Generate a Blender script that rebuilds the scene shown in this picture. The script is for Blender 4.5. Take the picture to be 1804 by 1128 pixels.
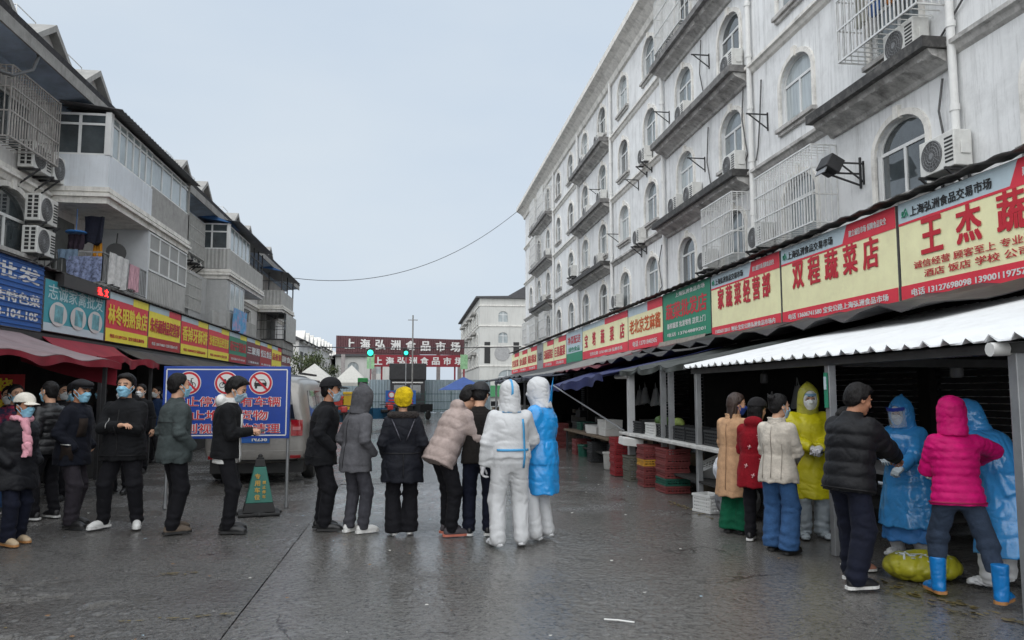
import bpy, bmesh, math, random, time
import numpy as np
from mathutils import Vector, Matrix, Euler, noise as mnoise
from mathutils.geometry import tessellate_polygon
T0 = time.time()
R = math.radians
scene = bpy.context.scene
COL = scene.collection
for o in list(bpy.data.objects): bpy.data.objects.remove(o)

# ------------------------------------------------------------------ camera
cam_d = bpy.data.cameras.new('camera'); cam = bpy.data.objects.new('camera', cam_d); COL.objects.link(cam)
cam.location = (0, 0, 1.6)
cam.rotation_euler = (R(90 + 5.396), 0, R(-7.368))
cam_d.sensor_width = 36; cam_d.lens = 27.04; cam_d.clip_start = 0.1; cam_d.clip_end = 2000
scene.camera = cam
# ------------------------------------------------------------------ world: overcast daylight
SUN_EL, SUN_AZ = 44, 207            # degrees; azimuth clockwise from +Y (behind and left of the camera)
world = bpy.data.worlds.new('World'); scene.world = world; world.use_nodes = True
nt = world.node_tree; nt.nodes.clear()
def N(t, nt=nt, **kw):
    n = nt.nodes.new(t)
    for k, v in kw.items(): setattr(n, k, v)
    return n
out = N('ShaderNodeOutputWorld'); bg = N('ShaderNodeBackground'); sky = N('ShaderNodeTexSky')
sky.sky_type = 'NISHITA'; sky.sun_disc = False; sky.sun_elevation = R(SUN_EL); sky.sun_rotation = R(SUN_AZ)
sky.air_density = 1.0; sky.dust_density = 4.0; sky.ozone_density = 1.0
tc = N('ShaderNodeTexCoord'); mp = N('ShaderNodeMapping'); mp.inputs['Scale'].default_value = (1.0, 1.0, 2.6)
nz = N('ShaderNodeTexNoise'); nz.inputs['Scale'].default_value = 1.7; nz.inputs['Detail'].default_value = 5; nz.inputs['Roughness'].default_value = .5
cr = N('ShaderNodeValToRGB')
cr.color_ramp.elements[0].position = .30; cr.color_ramp.elements[0].color = (4.85, 5.72, 6.80, 1)
cr.color_ramp.elements[1].position = .72; cr.color_ramp.elements[1].color = (5.75, 6.40, 7.05, 1)
mx = N('ShaderNodeMix', data_type='RGBA'); mx.inputs['Factor'].default_value = .90     # thick cloud in front of the clear sky
nt.links.new(tc.outputs['Generated'], mp.inputs['Vector']); nt.links.new(mp.outputs[0], nz.inputs['Vector'])
nt.links.new(nz.outputs['Fac'], cr.inputs['Fac'])
nt.links.new(sky.outputs[0], mx.inputs[6]); nt.links.new(cr.outputs[0], mx.inputs[7])
nt.links.new(mx.outputs[2], bg.inputs['Color']); bg.inputs['Strength'].default_value = .055
nt.links.new(bg.outputs[0], out.inputs[0])
sun_d = bpy.data.lights.new('sun', 'SUN'); sun = bpy.data.objects.new('sun', sun_d); COL.objects.link(sun)
sun_d.energy = 1.5; sun_d.angle = R(140); sun_d.color = (1.0, .975, .94)
_a, _e = R(SUN_AZ), R(SUN_EL)
sun.rotation_euler = Vector((-math.sin(_a)*math.cos(_e), -math.cos(_a)*math.cos(_e), -math.sin(_e))).to_track_quat('-Z', 'Y').to_euler()
sun.location = (-20, -20, 40)
vs = scene.view_settings
vs.view_transform = 'Standard'; vs.look = 'None'; vs.gamma = 1; vs.use_curve_mapping = False; vs.exposure = 1.18
scene.cycles.max_bounces = 6; scene.cycles.diffuse_bounces = 3; scene.cycles.glossy_bounces = 3
scene.cycles.transmission_bounces = 4; scene.cycles.transparent_max_bounces = 8
scene.cycles.caustics_reflective = False; scene.cycles.caustics_refractive = False
scene.cycles.use_denoising = True

# ------------------------------------------------------------------ materials
MATS = {}
def srgb(r, g, b):
    f = lambda c: (c/255/12.92) if c/255 <= .04045 else ((c/255+.055)/1.055)**2.4
    return (f(r), f(g), f(b))
def mat(name, col, rough=.6, var=.12, scale=6, bump=0, bscale=40, metal=0, spec=.5, dirt=None, dscale=2.0, damt=.5,
        streak=0, coat=0, alpha=1, trans=0, sheen=0, emit=None, estr=0, stretch=None, sub=0):
    """principled material: colour varied by noise, optional dirt patches, vertical streaks and bump"""
    if name in MATS: return MATS[name]
    m = bpy.data.materials.new(name); m.use_nodes = True; t = m.node_tree; p = t.nodes['Principled BSDF']
    L = t.links.new
    p.inputs['Roughness'].default_value = rough; p.inputs['Metallic'].default_value = metal
    p.inputs['Specular IOR Level'].default_value = spec
    p.inputs['Coat Weight'].default_value = coat; p.inputs['Transmission Weight'].default_value = trans
    p.inputs['Alpha'].default_value = alpha; p.inputs['Sheen Weight'].default_value = sheen
    if emit: p.inputs['Emission Color'].default_value = (*emit, 1); p.inputs['Emission Strength'].default_value = estr
    c = (*col, 1)
    if var or dirt or bump or streak:
        co = N('ShaderNodeTexCoord', t); src = co.outputs['Object']
        if stretch:
            mm = N('ShaderNodeMapping', t); mm.inputs['Scale'].default_value = stretch; L(src, mm.inputs[0]); src = mm.outputs[0]
    last = None
    if var:
        n = N('ShaderNodeTexNoise', t); n.inputs['Scale'].default_value = scale; n.inputs['Detail'].default_value = 6; n.inputs['Roughness'].default_value = .65
        L(src, n.inputs['Vector'])
        r_ = N('ShaderNodeValToRGB', t)
        r_.color_ramp.elements[0].position = .3; r_.color_ramp.elements[1].position = .7
        r_.color_ramp.elements[0].color = (*[x*(1-var) for x in col], 1); r_.color_ramp.elements[1].color = (*[min(1, x*(1+var)) for x in col], 1)
        L(n.outputs['Fac'], r_.inputs[0]); last = r_.outputs[0]
    if dirt:
        n = N('ShaderNodeTexNoise', t); n.inputs['Scale'].default_value = dscale; n.inputs['Detail'].default_value = 8; n.inputs['Roughness'].default_value = .7
        L(co.outputs['Object'], n.inputs['Vector'])
        r_ = N('ShaderNodeMapRange', t); r_.inputs[1].default_value = .48; r_.inputs[2].default_value = .72; r_.inputs[4].default_value = damt
        L(n.outputs['Fac'], r_.inputs[0])
        x = N('ShaderNodeMix', t, data_type='RGBA'); L(r_.outputs[0], x.inputs[0])
        if last: L(last, x.inputs[6])
        else: x.inputs[6].default_value = c
        x.inputs[7].default_value = (*dirt, 1); last = x.outputs[2]
    for sc3, lo3, hi3 in (((2.3, 2.3, .16), .5, .75), ((8, 8, .45), .54, .72)) if streak else ():
        mm = N('ShaderNodeMapping', t); mm.inputs['Scale'].default_value = sc3; L(co.outputs['Object'], mm.inputs[0])
        n = N('ShaderNodeTexNoise', t); n.inputs['Scale'].default_value = 1.6; n.inputs['Detail'].default_value = 7; n.inputs['Roughness'].default_value = .75
        L(mm.outputs[0], n.inputs['Vector'])
        r_ = N('ShaderNodeMapRange', t); r_.inputs[1].default_value = lo3; r_.inputs[2].default_value = hi3; r_.inputs[4].default_value = streak
        L(n.outputs['Fac'], r_.inputs[0])
        x = N('ShaderNodeMix', t, data_type='RGBA'); L(r_.outputs[0], x.inputs[0])
        if last: L(last, x.inputs[6])
        else: x.inputs[6].default_value = c
        x.inputs[7].default_value = (.09, .085, .075, 1); last = x.outputs[2]
    if last: L(last, p.inputs['Base Color'])
    else: p.inputs['Base Color'].default_value = c
    if bump:
        n = N('ShaderNodeTexNoise', t); n.inputs['Scale'].default_value = bscale; n.inputs['Detail'].default_value = 5
        L(src, n.inputs['Vector'])
        b = N('ShaderNodeBump', t); b.inputs['Strength'].default_value = bump; b.inputs['Distance'].default_value = .02
        L(n.outputs['Fac'], b.inputs['Height']); L(b.outputs[0], p.inputs['Normal'])
    MATS[name] = m
    return m
def folds(m, scale=6, strength=.5, stretch=(1, 1, .7), dist=.05, warp=.6):
    """crease relief: ridged noise bump under the fine grain"""
    if m.get('folds'): return m
    m['folds'] = 1; t = m.node_tree; p = t.nodes['Principled BSDF']; co = N('ShaderNodeTexCoord', t); mm = N('ShaderNodeMapping', t); mm.inputs['Scale'].default_value = stretch; mm.inputs['Rotation'].default_value = (.3, .4, .2)
    n = N('ShaderNodeTexNoise', t); n.noise_type = 'RIDGED_MULTIFRACTAL'; n.inputs['Scale'].default_value = scale; n.inputs['Detail'].default_value = 2.5; n.inputs['Roughness'].default_value = .45; n.inputs['Distortion'].default_value = warp
    t.links.new(co.outputs['Object'], mm.inputs[0]); t.links.new(mm.outputs[0], n.inputs['Vector']); b = N('ShaderNodeBump', t); b.inputs['Strength'].default_value = strength; b.inputs['Distance'].default_value = dist
    t.links.new(n.outputs['Fac'], b.inputs['Height'])
    if p.inputs['Normal'].is_linked: t.links.new(p.inputs['Normal'].links[0].from_socket, b.inputs['Normal'])
    t.links.new(b.outputs[0], p.inputs['Normal']); return m
def cloth(name, col, rough=.85, bump=.35, bscale=28, var=.25, sheen=.02, fs=7, fst=.15, **k):
    return folds(mat(name, col, rough=rough, var=var, scale=9, bump=bump, bscale=bscale, spec=.25, sheen=sheen, **k), fs, fst)

# ------------------------------------------------------------------ object helpers
def setp(o, label=None, cat=None, group=None, kind=None):
    if label: o['label'] = label
    if cat: o['category'] = cat
    if group: o['group'] = group
    if kind: o['kind'] = kind
    return o
def link(name, data, parent=None, loc=None, rot=None, **k):
    o = bpy.data.objects.new(name, data); COL.objects.link(o)
    if parent is not None: o.parent = parent
    if loc is not None: o.location = loc
    if rot is not None: o.rotation_euler = rot
    return setp(o, **k)
def empty(name, loc=(0, 0, 0), rz=0, **k):
    o = link(name, None, None, loc, (0, 0, rz), **k); o.empty_display_size = .2
    return o
def copy_tree(o, parent=None):
    c = o.copy(); COL.objects.link(c)
    if parent is not None: c.parent = parent
    for ch in list(o.children): copy_tree(ch, c)
    return c
def npmesh(name, V, F, smooth=False, mats=(), midx=None):
    me = bpy.data.meshes.new(name)
    V = np.asarray(V, dtype=np.float32); 
    if isinstance(F, np.ndarray):
        n, k = F.shape
        me.vertices.add(len(V)); me.vertices.foreach_set('co', V.ravel())
        me.loops.add(n*k); me.loops.foreach_set('vertex_index', F.astype(np.int32).ravel())
        me.polygons.add(n); me.polygons.foreach_set('loop_start', np.arange(0, n*k, k, dtype=np.int32))
        me.update(calc_edges=True); me.validate()
    else:
        me.from_pydata([tuple(map(float, v)) for v in V], [], [tuple(f) for f in F])
    for m in mats: me.materials.append(m)
    if smooth: me.polygons.foreach_set('use_smooth', np.ones(len(me.polygons), dtype=bool))
    if midx is not None: me.polygons.foreach_set('material_index', np.asarray(midx, dtype=np.int32))
    me.update()
    return me
class MB:
    """collects boxes, bars, tubes and sheets into one mesh"""
    def __init__(s): s.v = []; s.f = []; s.m = []; s.cur = 0
    def add(s, V, F):
        b = len(s.v); s.v += [tuple(v) for v in V]; s.f += [tuple(i+b for i in f) for f in F]; s.m += [s.cur]*len(F); return s
    def box(s, x0, x1, y0, y1, z0, z1):
        V = [(x, y, z) for z in (z0, z1) for y in (y0, y1) for x in (x0, x1)]
        return s.add(V, [(0, 2, 3, 1), (4, 5, 7, 6), (0, 1, 5, 4), (2, 6, 7, 3), (0, 4, 6, 2), (1, 3, 7, 5)])
    def cbox(s, c, size, rz=0, rx=0, ry=0):
        M = Matrix.Translation(c) @ Euler((rx, ry, rz)).to_matrix().to_4x4()
        hx, hy, hz_ = [q/2 for q in size]
        V = [M @ Vector((x, y, z)) for z in (-hz_, hz_) for y in (-hy, hy) for x in (-hx, hx)]
        return s.add(V, [(0, 2, 3, 1), (4, 5, 7, 6), (0, 1, 5, 4), (2, 6, 7, 3), (0, 4, 6, 2), (1, 3, 7, 5)])
    def bar(s, a, b, w, h=None):
        a, b = Vector(a), Vector(b); h = h or w; d = (b-a)
        if d.length < 1e-6: return s
        d.normalize(); up = Vector((0, 0, 1)) if abs(d.z) < .95 else Vector((1, 0, 0))
        x = d.cross(up).normalized()*w/2; y = d.cross(x).normalized()*h/2
        V = [p+i*x+j*y for p in (a, b) for i, j in ((-1, -1), (1, -1), (1, 1), (-1, 1))]
        return s.add(V, [(3, 2, 1, 0), (4, 5, 6, 7), (0, 1, 5, 4), (1, 2, 6, 5), (2, 3, 7, 6), (3, 0, 4, 7)])
    def tube(s, path, r, n=8, caps=True):
        path = [Vector(p) for p in path]; rings = []
        rr = r if isinstance(r, (list, tuple)) else [r]*len(path)
        b = len(s.v); V = []
        px = None
        for i, p in enumerate(path):
            d = (path[min(i+1, len(path)-1)]-path[max(i-1, 0)]).normalized()
            if px is None:
                up = Vector((0, 0, 1)) if abs(d.z) < .9 else Vector((1, 0, 0)); px = d.cross(up).normalized()
            else: px = (px - d*px.dot(d)).normalized()
            py = d.cross(px)
            for k in range(n):
                a = 2*math.pi*k/n; V.append(p+px*math.cos(a)*rr[i]+py*math.sin(a)*rr[i])
        F = []
        for i in range(len(path)-1):
            for k in range(n):
                k2 = (k+1) % n; F.append((i*n+k, i*n+k2, (i+1)*n+k2, (i+1)*n+k))
        if caps: F += [tuple(range(n-1, -1, -1)), tuple((len(path)-1)*n+k for k in range(n))]
        return s.add(V, F)
    def lathe(s, prof, n=24, c=(0, 0, 0), axis='z', caps=True):
        V = []
        for r, z in prof:
            for k in range(n):
                a = 2*math.pi*k/n
                p = (r*math.cos(a), r*math.sin(a), z)
                if axis == 'y': p = (p[0], p[2], p[1])
                if axis == 'x': p = (p[2], p[0], p[1])
                V.append((c[0]+p[0], c[1]+p[1], c[2]+p[2]))
        F = []
        for i in range(len(prof)-1):
            for k in range(n):
                k2 = (k+1) % n; F.append((i*n+k, i*n+k2, (i+1)*n+k2, (i+1)*n+k))
        if caps: F += [tuple(range(n-1, -1, -1)), tuple((len(prof)-1)*n+k for k in range(n))]
        return s.add(V, F)
    def sheet(s, fn, nu, nv, thick=0):
        """grid sheet fn(u,v)->point, u,v in 0..1; with thickness it becomes a closed slab"""
        P = [[Vector(fn(i/nu, j/nv)) for j in range(nv+1)] for i in range(nu+1)]
        V = [p for row in P for p in row]; w = nv+1
        F = [(i*w+j, (i+1)*w+j, (i+1)*w+j+1, i*w+j+1) for i in range(nu) for j in range(nv)]
        if thick:
            Nn = []
            for i in range(nu+1):
                for j in range(nv+1):
                    du = P[min(i+1, nu)][j]-P[max(i-1, 0)][j]; dv = P[i][min(j+1, nv)]-P[i][max(j-1, 0)]
                    Nn.append(du.cross(dv).normalized())
            b = len(V); V2 = [v-n_*thick for v, n_ in zip(V, Nn)]; V = V+V2
            F2 = [tuple(q+b for q in reversed(f)) for f in F]
            E = []
            for i in range(nu): E += [(i*w, i*w+b, (i+1)*w+b, (i+1)*w), ((i+1)*w+nv, (i+1)*w+nv+b, i*w+nv+b, i*w+nv)]
            for j in range(nv): E += [(j+1, j+1+b, j+b, j), (nu*w+j, nu*w+j+b, nu*w+j+1+b, nu*w+j+1)]
            F = F+F2+E
        return s.add(V, F)
    def prism(s, poly, z0, z1, plane='xy', off=0):
        """extruded polygon; plane 'xy' extrudes along z, 'xz' along y, 'yz' along x"""
        def P(a, b, c): return {'xy': (a, b, c), 'xz': (a, c, b), 'yz': (c, a, b)}[plane]
        n = len(poly); V = [P(a, b, z0) for a, b in poly]+[P(a, b, z1) for a, b in poly]
        tris = tessellate_polygon([[Vector((a, b, 0)) for a, b in poly]])
        F = [tuple(t) for t in tris]+[tuple(i+n for i in reversed(t)) for t in tris]
        F += [(i, (i+1) % n, n+(i+1) % n, n+i) for i in range(n)]
        return s.add(V, F)
    def mesh(s, name, mats=(), smooth=False, fix=True):
        me = bpy.data.meshes.new(name); me.from_pydata(s.v, [], s.f)
        if not isinstance(mats, (list, tuple)): mats = [mats]
        for m in mats: me.materials.append(m)
        if len(mats) > 1: me.polygons.foreach_set('material_index', s.m)
        if fix:
            bm = bmesh.new(); bm.from_mesh(me); bmesh.ops.recalc_face_normals(bm, faces=bm.faces); bm.to_mesh(me); bm.free()
        if smooth:
            me.polygons.foreach_set('use_smooth', [True]*len(me.polygons))
            try: me.set_sharp_from_angle(angle=R(40))
            except Exception: pass
        me.update(); return me
    def build(s, name, mats, parent=None, smooth=False, bevel=0, **k):
        o = link(name, s.mesh(name, mats, smooth), parent, k.pop('loc', None), k.pop('rot', None), **k)
        if bevel:
            b = o.modifiers.new('bevel', 'BEVEL'); b.width = bevel; b.segments = 2; b.limit_method = 'ANGLE'
        return o
def wall_holes(outer, holes, depth, axis_pt):
    """flat wall (2D polygon with holes) with reveals; axis_pt(a,b,d) maps to 3D, d runs inward"""
    mb = MB()
    polys = [[Vector((a, b, 0)) for a, b in outer]]+[[Vector((a, b, 0)) for a, b in h] for h in holes]
    tr = tessellate_polygon(polys); flat = [p for q in polys for p in q]
    mb.add([axis_pt(p.x, p.y, 0) for p in flat], [tuple(t) for t in tr])
    for h in holes:
        n = len(h)
        V = [axis_pt(a, b, 0) for a, b in h]+[axis_pt(a, b, depth) for a, b in h]
        mb.add(V, [(i, (i+1) % n, n+(i+1) % n, n+i) for i in range(n)])
    return mb
def arch(c, w, z0, zs, n=10):
    """outline of an opening with a round head: springing at zs"""
    h = w/2; pts = [(c-h, z0), (c+h, z0), (c+h, zs)]
    for k in range(1, n): a = math.pi*k/n; pts.append((c+h*math.cos(a), zs+h*math.sin(a)))
    pts.append((c-h, zs)); return pts
# ------------------------------------------------------------------ lettering
def text_mesh(s, bold=.0, ext=.01):
    key = ('t', s, bold, ext)
    if key in TXT: return TXT[key]
    c = bpy.data.curves.new('lettering', 'FONT'); c.body = s; c.size = 1; c.extrude = ext; c.resolution_u = 2
    o = bpy.data.objects.new('lettering', c); COL.objects.link(o)
    dg = bpy.context.evaluated_depsgraph_get()
    me = bpy.data.meshes.new_from_object(o.evaluated_get(dg)); me.materials.clear(); me.name = 'lettering'
    bpy.data.objects.remove(o); bpy.data.curves.remove(c)
    n = len(me.vertices); V = np.empty(n*3, dtype=np.float32); me.vertices.foreach_get('co', V); V = V.reshape(-1, 3)
    lo, hi = V.min(0)-bold, V.max(0)+bold
    TXT[key] = (me, V, lo, hi); return TXT[key]
TXT = {}
def lettering(s, parent, M, w, h, m, bold=.02, ext=.004, name='lettering'):
    """text fitted to a w x h box centred on the origin of frame M (x right, y up, z out of the board)"""
    me, V, lo, hi = text_mesh(s, bold, .01)
    me = me.copy(); sx, sy = w/(hi[0]-lo[0]), h/(hi[1]-lo[1])
    Q = V.copy(); Q[:, 0] = (V[:, 0]-(lo[0]+hi[0])/2)*sx; Q[:, 1] = (V[:, 1]-(lo[1]+hi[1])/2)*sy; Q[:, 2] = V[:, 2]/.01*ext
    A = np.array(M)
    if bold <= .004: Qs = [Q]
    else:      # heavier strokes: slightly shifted copies of the glyphs
        Qs = [Q+np.array((dx*bold*sx, dy*bold*sy, .0003*i)) for i, (dx, dy) in enumerate(((0, 0), (-1, -.6), (1, -.6), (-1, .6), (1, .6)))]
    nl = len(me.loops); li = np.empty(nl, dtype=np.int32); me.loops.foreach_get('vertex_index', li); ls = [tuple(p.vertices) for p in me.polygons]; n = len(V)
    Vs = np.concatenate(Qs)@A[:3, :3].T+A[:3, 3]; Fs = [tuple(i+k*n for i in f) for k in range(len(Qs)) for f in ls]
    me = bpy.data.meshes.new(name); me.from_pydata(Vs.tolist(), [], Fs); me.materials.append(m); me.update()
    return link(name, me, parent, kind='stuff' if len(s) > 3 else None)
def disc_pts(cx, cy, r, n=24, a0=0): return [(cx+r*math.cos(2*math.pi*k/n+a0), cy+r*math.sin(2*math.pi*k/n+a0)) for k in range(n)]
# ================================================================== figures: signed-distance bodies and clothes
def smin(a, b, k):
    h = np.clip(.5+.5*(b-a)/k, 0, 1); return b+(a-b)*h-k*h*(1-h)
def smax(a, b, k): return -smin(-a, -b, k)
def rcone(P, a, b, r1, r2, quilt=0, qp=.09):
    a = np.asarray(a, float); b = np.asarray(b, float); ba = b-a; L2 = ba@ba
    pa = P-a; h = np.clip((pa@ba)/L2, 0, 1)
    d = np.sqrt(((pa-h[..., None]*ba)**2).sum(-1))-(r1+(r2-r1)*h)
    if quilt: d = d-quilt*(np.abs(np.sin(np.pi*h*math.sqrt(L2)/qp))**.6-.5)
    return d
def ell(P, c, r):
    r = np.asarray(r, float); q = (P-np.asarray(c, float))/r
    k0 = np.sqrt((q**2).sum(-1))+1e-9; k1 = np.sqrt(((q/r)**2).sum(-1))+1e-9
    return k0*(k0-1)/k1
def loft(P, org, X, Y, U, ts, ws, ds, quilt=0, qp=.1, ycs=None, t0=None, t1=None, seam=0):
    q = P-np.asarray(org, float); x = q@X; y = q@Y; t = q@U
    w = np.interp(t, ts, ws); d = np.interp(t, ts, ds)
    if ycs is not None: y = y-np.interp(t, ts, ycs)
    k = np.sqrt((x/w)**2+(y/d)**2+1e-12)
    dist = (k-1)*np.minimum(w, d)*.92
    if quilt: dist = dist-quilt*(np.abs(np.sin(np.pi*t/qp))**.6-.5)
    t0 = ts[0] if t0 is None else t0; t1 = ts[-1] if t1 is None else t1
    return np.maximum(np.maximum(dist, t-t1), t0-t)
_rs = np.random.RandomState(7); _LAT = _rs.rand(64, 64, 64).astype(np.float32)*2-1
def vnoise(P):
    i = np.floor(P).astype(int); f = P-i; f = f*f*(3-2*f); i &= 63; j = (i+1) & 63
    x0, y0, z0 = i[:, 0], i[:, 1], i[:, 2]; x1, y1, z1 = j[:, 0], j[:, 1], j[:, 2]; fx, fy, fz = f[:, 0], f[:, 1], f[:, 2]
    L = _LAT
    a = L[x0, y0, z0]*(1-fx)+L[x1, y0, z0]*fx; b = L[x0, y1, z0]*(1-fx)+L[x1, y1, z0]*fx
    c = L[x0, y0, z1]*(1-fx)+L[x1, y0, z1]*fx; d = L[x0, y1, z1]*(1-fx)+L[x1, y1, z1]*fx
    return (a*(1-fy)+b*fy)*(1-fz)+(c*(1-fy)+d*fy)*fz
def snets(F, org, h):
    s = F < 0; nx, ny, nz_ = F.shape
    cs = [(i, j, k) for i in (0, 1) for j in (0, 1) for k in (0, 1)]
    sl = lambda A, c: A[c[0]:nx-1+c[0], c[1]:ny-1+c[1], c[2]:nz_-1+c[2]]
    cnt = sum(sl(s, c).astype(np.int8) for c in cs)
    act = (cnt > 0) & (cnt < 8); I = np.argwhere(act)
    if len(I) == 0: return np.zeros((0, 3)), np.zeros((0, 4), int)
    idm = -np.ones(act.shape, dtype=np.int64); idm[act] = np.arange(len(I))
    acc = np.zeros((len(I), 3)); n = np.zeros(len(I))
    val = {c: F[I[:, 0]+c[0], I[:, 1]+c[1], I[:, 2]+c[2]] for c in cs}
    for a in cs:
        for ax in range(3):
            if a[ax] == 0:
                b = list(a); b[ax] = 1; b = tuple(b)
                va, vb = val[a], val[b]; m = (va < 0) != (vb < 0)
                t = va[m]/(va[m]-vb[m]); p = np.tile(np.array(a, float), (m.sum(), 1)); p[:, ax] = t
                acc[m] += p; n[m] += 1
    V = (I+acc/n[:, None])*h+np.asarray(org)
    Q = []
    for ax in range(3):
        o1, o2 = [(1, 2), (2, 0), (0, 1)][ax]
        lo = [slice(None)]*3; hi = [slice(None)]*3; lo[ax] = slice(0, -1); hi[ax] = slice(1, None)
        A, B = s[tuple(lo)], s[tuple(hi)]
        E = np.argwhere(A != B); sg = A[E[:, 0], E[:, 1], E[:, 2]]
        ok = (E[:, o1] > 0) & (E[:, o2] > 0) & (E[:, o1] < F.shape[o1]-1) & (E[:, o2] < F.shape[o2]-1); E = E[ok]; sg = sg[ok]
        def cell(d1, d2):
            c = E.copy(); c[:, o1] += d1; c[:, o2] += d2; return idm[c[:, 0], c[:, 1], c[:, 2]]
        q = np.stack([cell(-1, -1), cell(0, -1), cell(0, 0), cell(-1, 0)], 1)
        q[~sg] = q[~sg][:, ::-1]; Q.append(q)
    Q = np.concatenate(Q); Q = Q[(Q >= 0).all(1)]
    return V, Q
def mesh_sdf(fn, lo, hi, h, wr=0, wscale=(9, 9, 14), seed=0, warp=.0, post=None):
    lo = np.asarray(lo, float); hi = np.asarray(hi, float); n = np.ceil((hi-lo)/h).astype(int)+1
    g = [lo[i]+np.arange(n[i])*h for i in range(3)]
    P = np.stack(np.meshgrid(*g, indexing='ij'), -1).reshape(-1, 3)
    D = fn(P)
    if wr:
        m = np.abs(D) < wr*2.5+h*1.5; Q = P[m]+seed*3.17
        n1 = vnoise(Q*np.array(wscale)+4*warp*vnoise(Q*4)[:, None]); n2 = vnoise(Q*np.array(wscale)*2.3+11)
        D[m] += wr*(2.0*np.exp(-(n1/.16)**2)-.35+.5*n2)
    if post is not None: D = post(P, D)
    return snets(D.reshape(n), lo, h)
def xf(V, M): A = np.array(M); return V@A[:3, :3].T+A[:3, 3]

# ---- canonical head (origin mid-head, face along +y)
def head_sdf(P, fem=0):
    d = ell(P, (0, -.012, .032), (.077, .097, .090))
    d = smin(d, ell(P, (0, .030, -.040), (.060-.004*fem, .062, .078)), .03)
    d = smin(d, ell(P, (0, .066, -.096), (.024-.004*fem, .022, .021)), .025)
    for s in (-1, 1):
        d = smin(d, ell(P, (s*.038, .062, -.022), (.024, .020, .020)), .02)
        d = smin(d, ell(P, (s*.030, .078, .026), (.026, .014, .009)), .012)
        d = smax(d, -ell(P, (s*.031, .104, .006), (.019, .019, .013)), .012)
        d = smin(d, ell(P, (s*.031, .080, .005), (.014, .012, .010)), .004)
    d = smin(d, rcone(P, (0, .088, .012), (0, .108, -.030), .008, .012), .012)
    for s in (-1, 1): d = smin(d, ell(P, (s*.012, .096, -.034), (.009, .010, .008)), .006)
    d = smin(d, ell(P, (0, .087, -.060), (.024, .012, .006)), .006)
    d = smin(d, ell(P, (0, .086, -.072), (.020, .012, .006)), .006)
    for s in (-1, 1):
        e = ell(P, (s*.080, -.006, -.004), (.010, .022, .032)); e = smax(e, -ell(P, (s*.088, -.002, 0), (.007, .012, .018)), .006); d = smin(d, e, .008)
    d = smin(d, rcone(P, (0, -.018, -.07), (0, -.035, -.22), .053-.006*fem, .058-.006*fem), .025)
    return d
HC = {}
def head_parts(fem):
    if fem in HC: return HC[fem]
    V, F = mesh_sdf(lambda P: head_sdf(P, fem), (-.11, -.14, -.25), (.11, .14, .14), .0068)
    c = V[F].mean(1); mi = np.zeros(len(F), int)
    eye = (np.abs(np.abs(c[:, 0])-.031) < .013) & (np.abs(c[:, 2]-.005) < .0065) & (c[:, 1] > .075)
    brow = (np.abs(np.abs(c[:, 0])-.031) < .021) & (np.abs(c[:, 2]-.031) < .006) & (c[:, 1] > .07)
    lip = (np.abs(c[:, 0]) < .023) & (np.abs(c[:, 2]+.066) < .009) & (c[:, 1] > .085)
    mi[eye | brow] = 1; mi[lip] = 2
    HC[fem] = (V, F, mi); return HC[fem]
def cranium(P, e): return smin(ell(P, (0, -.012, .034), (.077+e, .097+e, .090+e)), ell(P, (0, -.03, -.03), (.066+e, .07+e, .07+e)), .03)
def hair_short(P, vol=.014, line=.094, seed=0):
    zc0 = np.interp(P[:, 1], [-.12, -.05, -.02, .015, .035, .055, .075, .12], [-.085, -.075, -.03, -.02, .035, .062, line, line+.01]); d = cranium(P, 0)-vol*np.clip((P[:, 2]-zc0)/.045, .18, 1)
    n = vnoise(P*np.array((90, 90, 30))+seed); d = (smin(d, ell(P, (0, .012, .088), (.076, .092, .052)), .02) if vol > .018 else d)+.0030*n+.0045*vnoise(P*30+seed)
    zc = np.interp(P[:, 1], [-.12, -.05, -.02, .015, .035, .055, .075, .12], [-.085, -.075, -.03, -.02, .035, .062, line, line+.01])
    return smax(d, zc-P[:, 2]+.004*n, .006)
def hair_long(P, down=.26, seed=0):
    d = hair_short(P, .016, .080, seed)
    b = loft(P, (0, -.045, 0), np.array((1, 0, 0.)), np.array((0, 1, 0.)), np.array((0, 0, 1.)), [-down, -.12, 0, .08], [.085, .095, .092, .07], [.04, .055, .07, .06])
    n = vnoise(P*np.array((60, 60, 8))+seed)
    return smin(d, b+.006*n, .02)
def hair_bun(P, seed=0):
    d = hair_short(P, .012, .086, seed); n = vnoise(P*45)
    d = smin(d, ell(P, (0, -.105, .075), (.045, .04, .04))+.009*n, .015)
    for q in ((.03, -.12, .13), (-.03, -.13, .12), (.0, -.10, .145), (.05, -.10, .10)): d = smin(d, rcone(P, (0, -.1, .08), q, .014, .006)+.004*n, .01)
    return d
def hair_back(P, seed=0):   # short hair showing under a cap
    d = hair_short(P, .009, .088, seed); return np.maximum(d, P[:, 2]-.05)
def cap_base(P, brim=1, tall=0):
    d = np.abs(cranium(P, .018+tall))-.004
    if tall: d = smin(d, np.abs(ell(P, (0, -.01, .07), (.088, .106, .075)))-.004, .01)
    d = np.maximum(d, .042+P[:, 1]*.12-P[:, 2])
    if brim:
        v = np.abs(P[:, 2]-(.052-(P[:, 0]**2)*3.2-(P[:, 1]-.09)*.16))-.004
        v = np.maximum(v, ell(P*np.array((1, 1, 0)), (0, .085, 0), (.083, .105, 1))); v = np.maximum(v, .075-P[:, 1])
        d = np.minimum(d, v)
    return d
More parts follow.
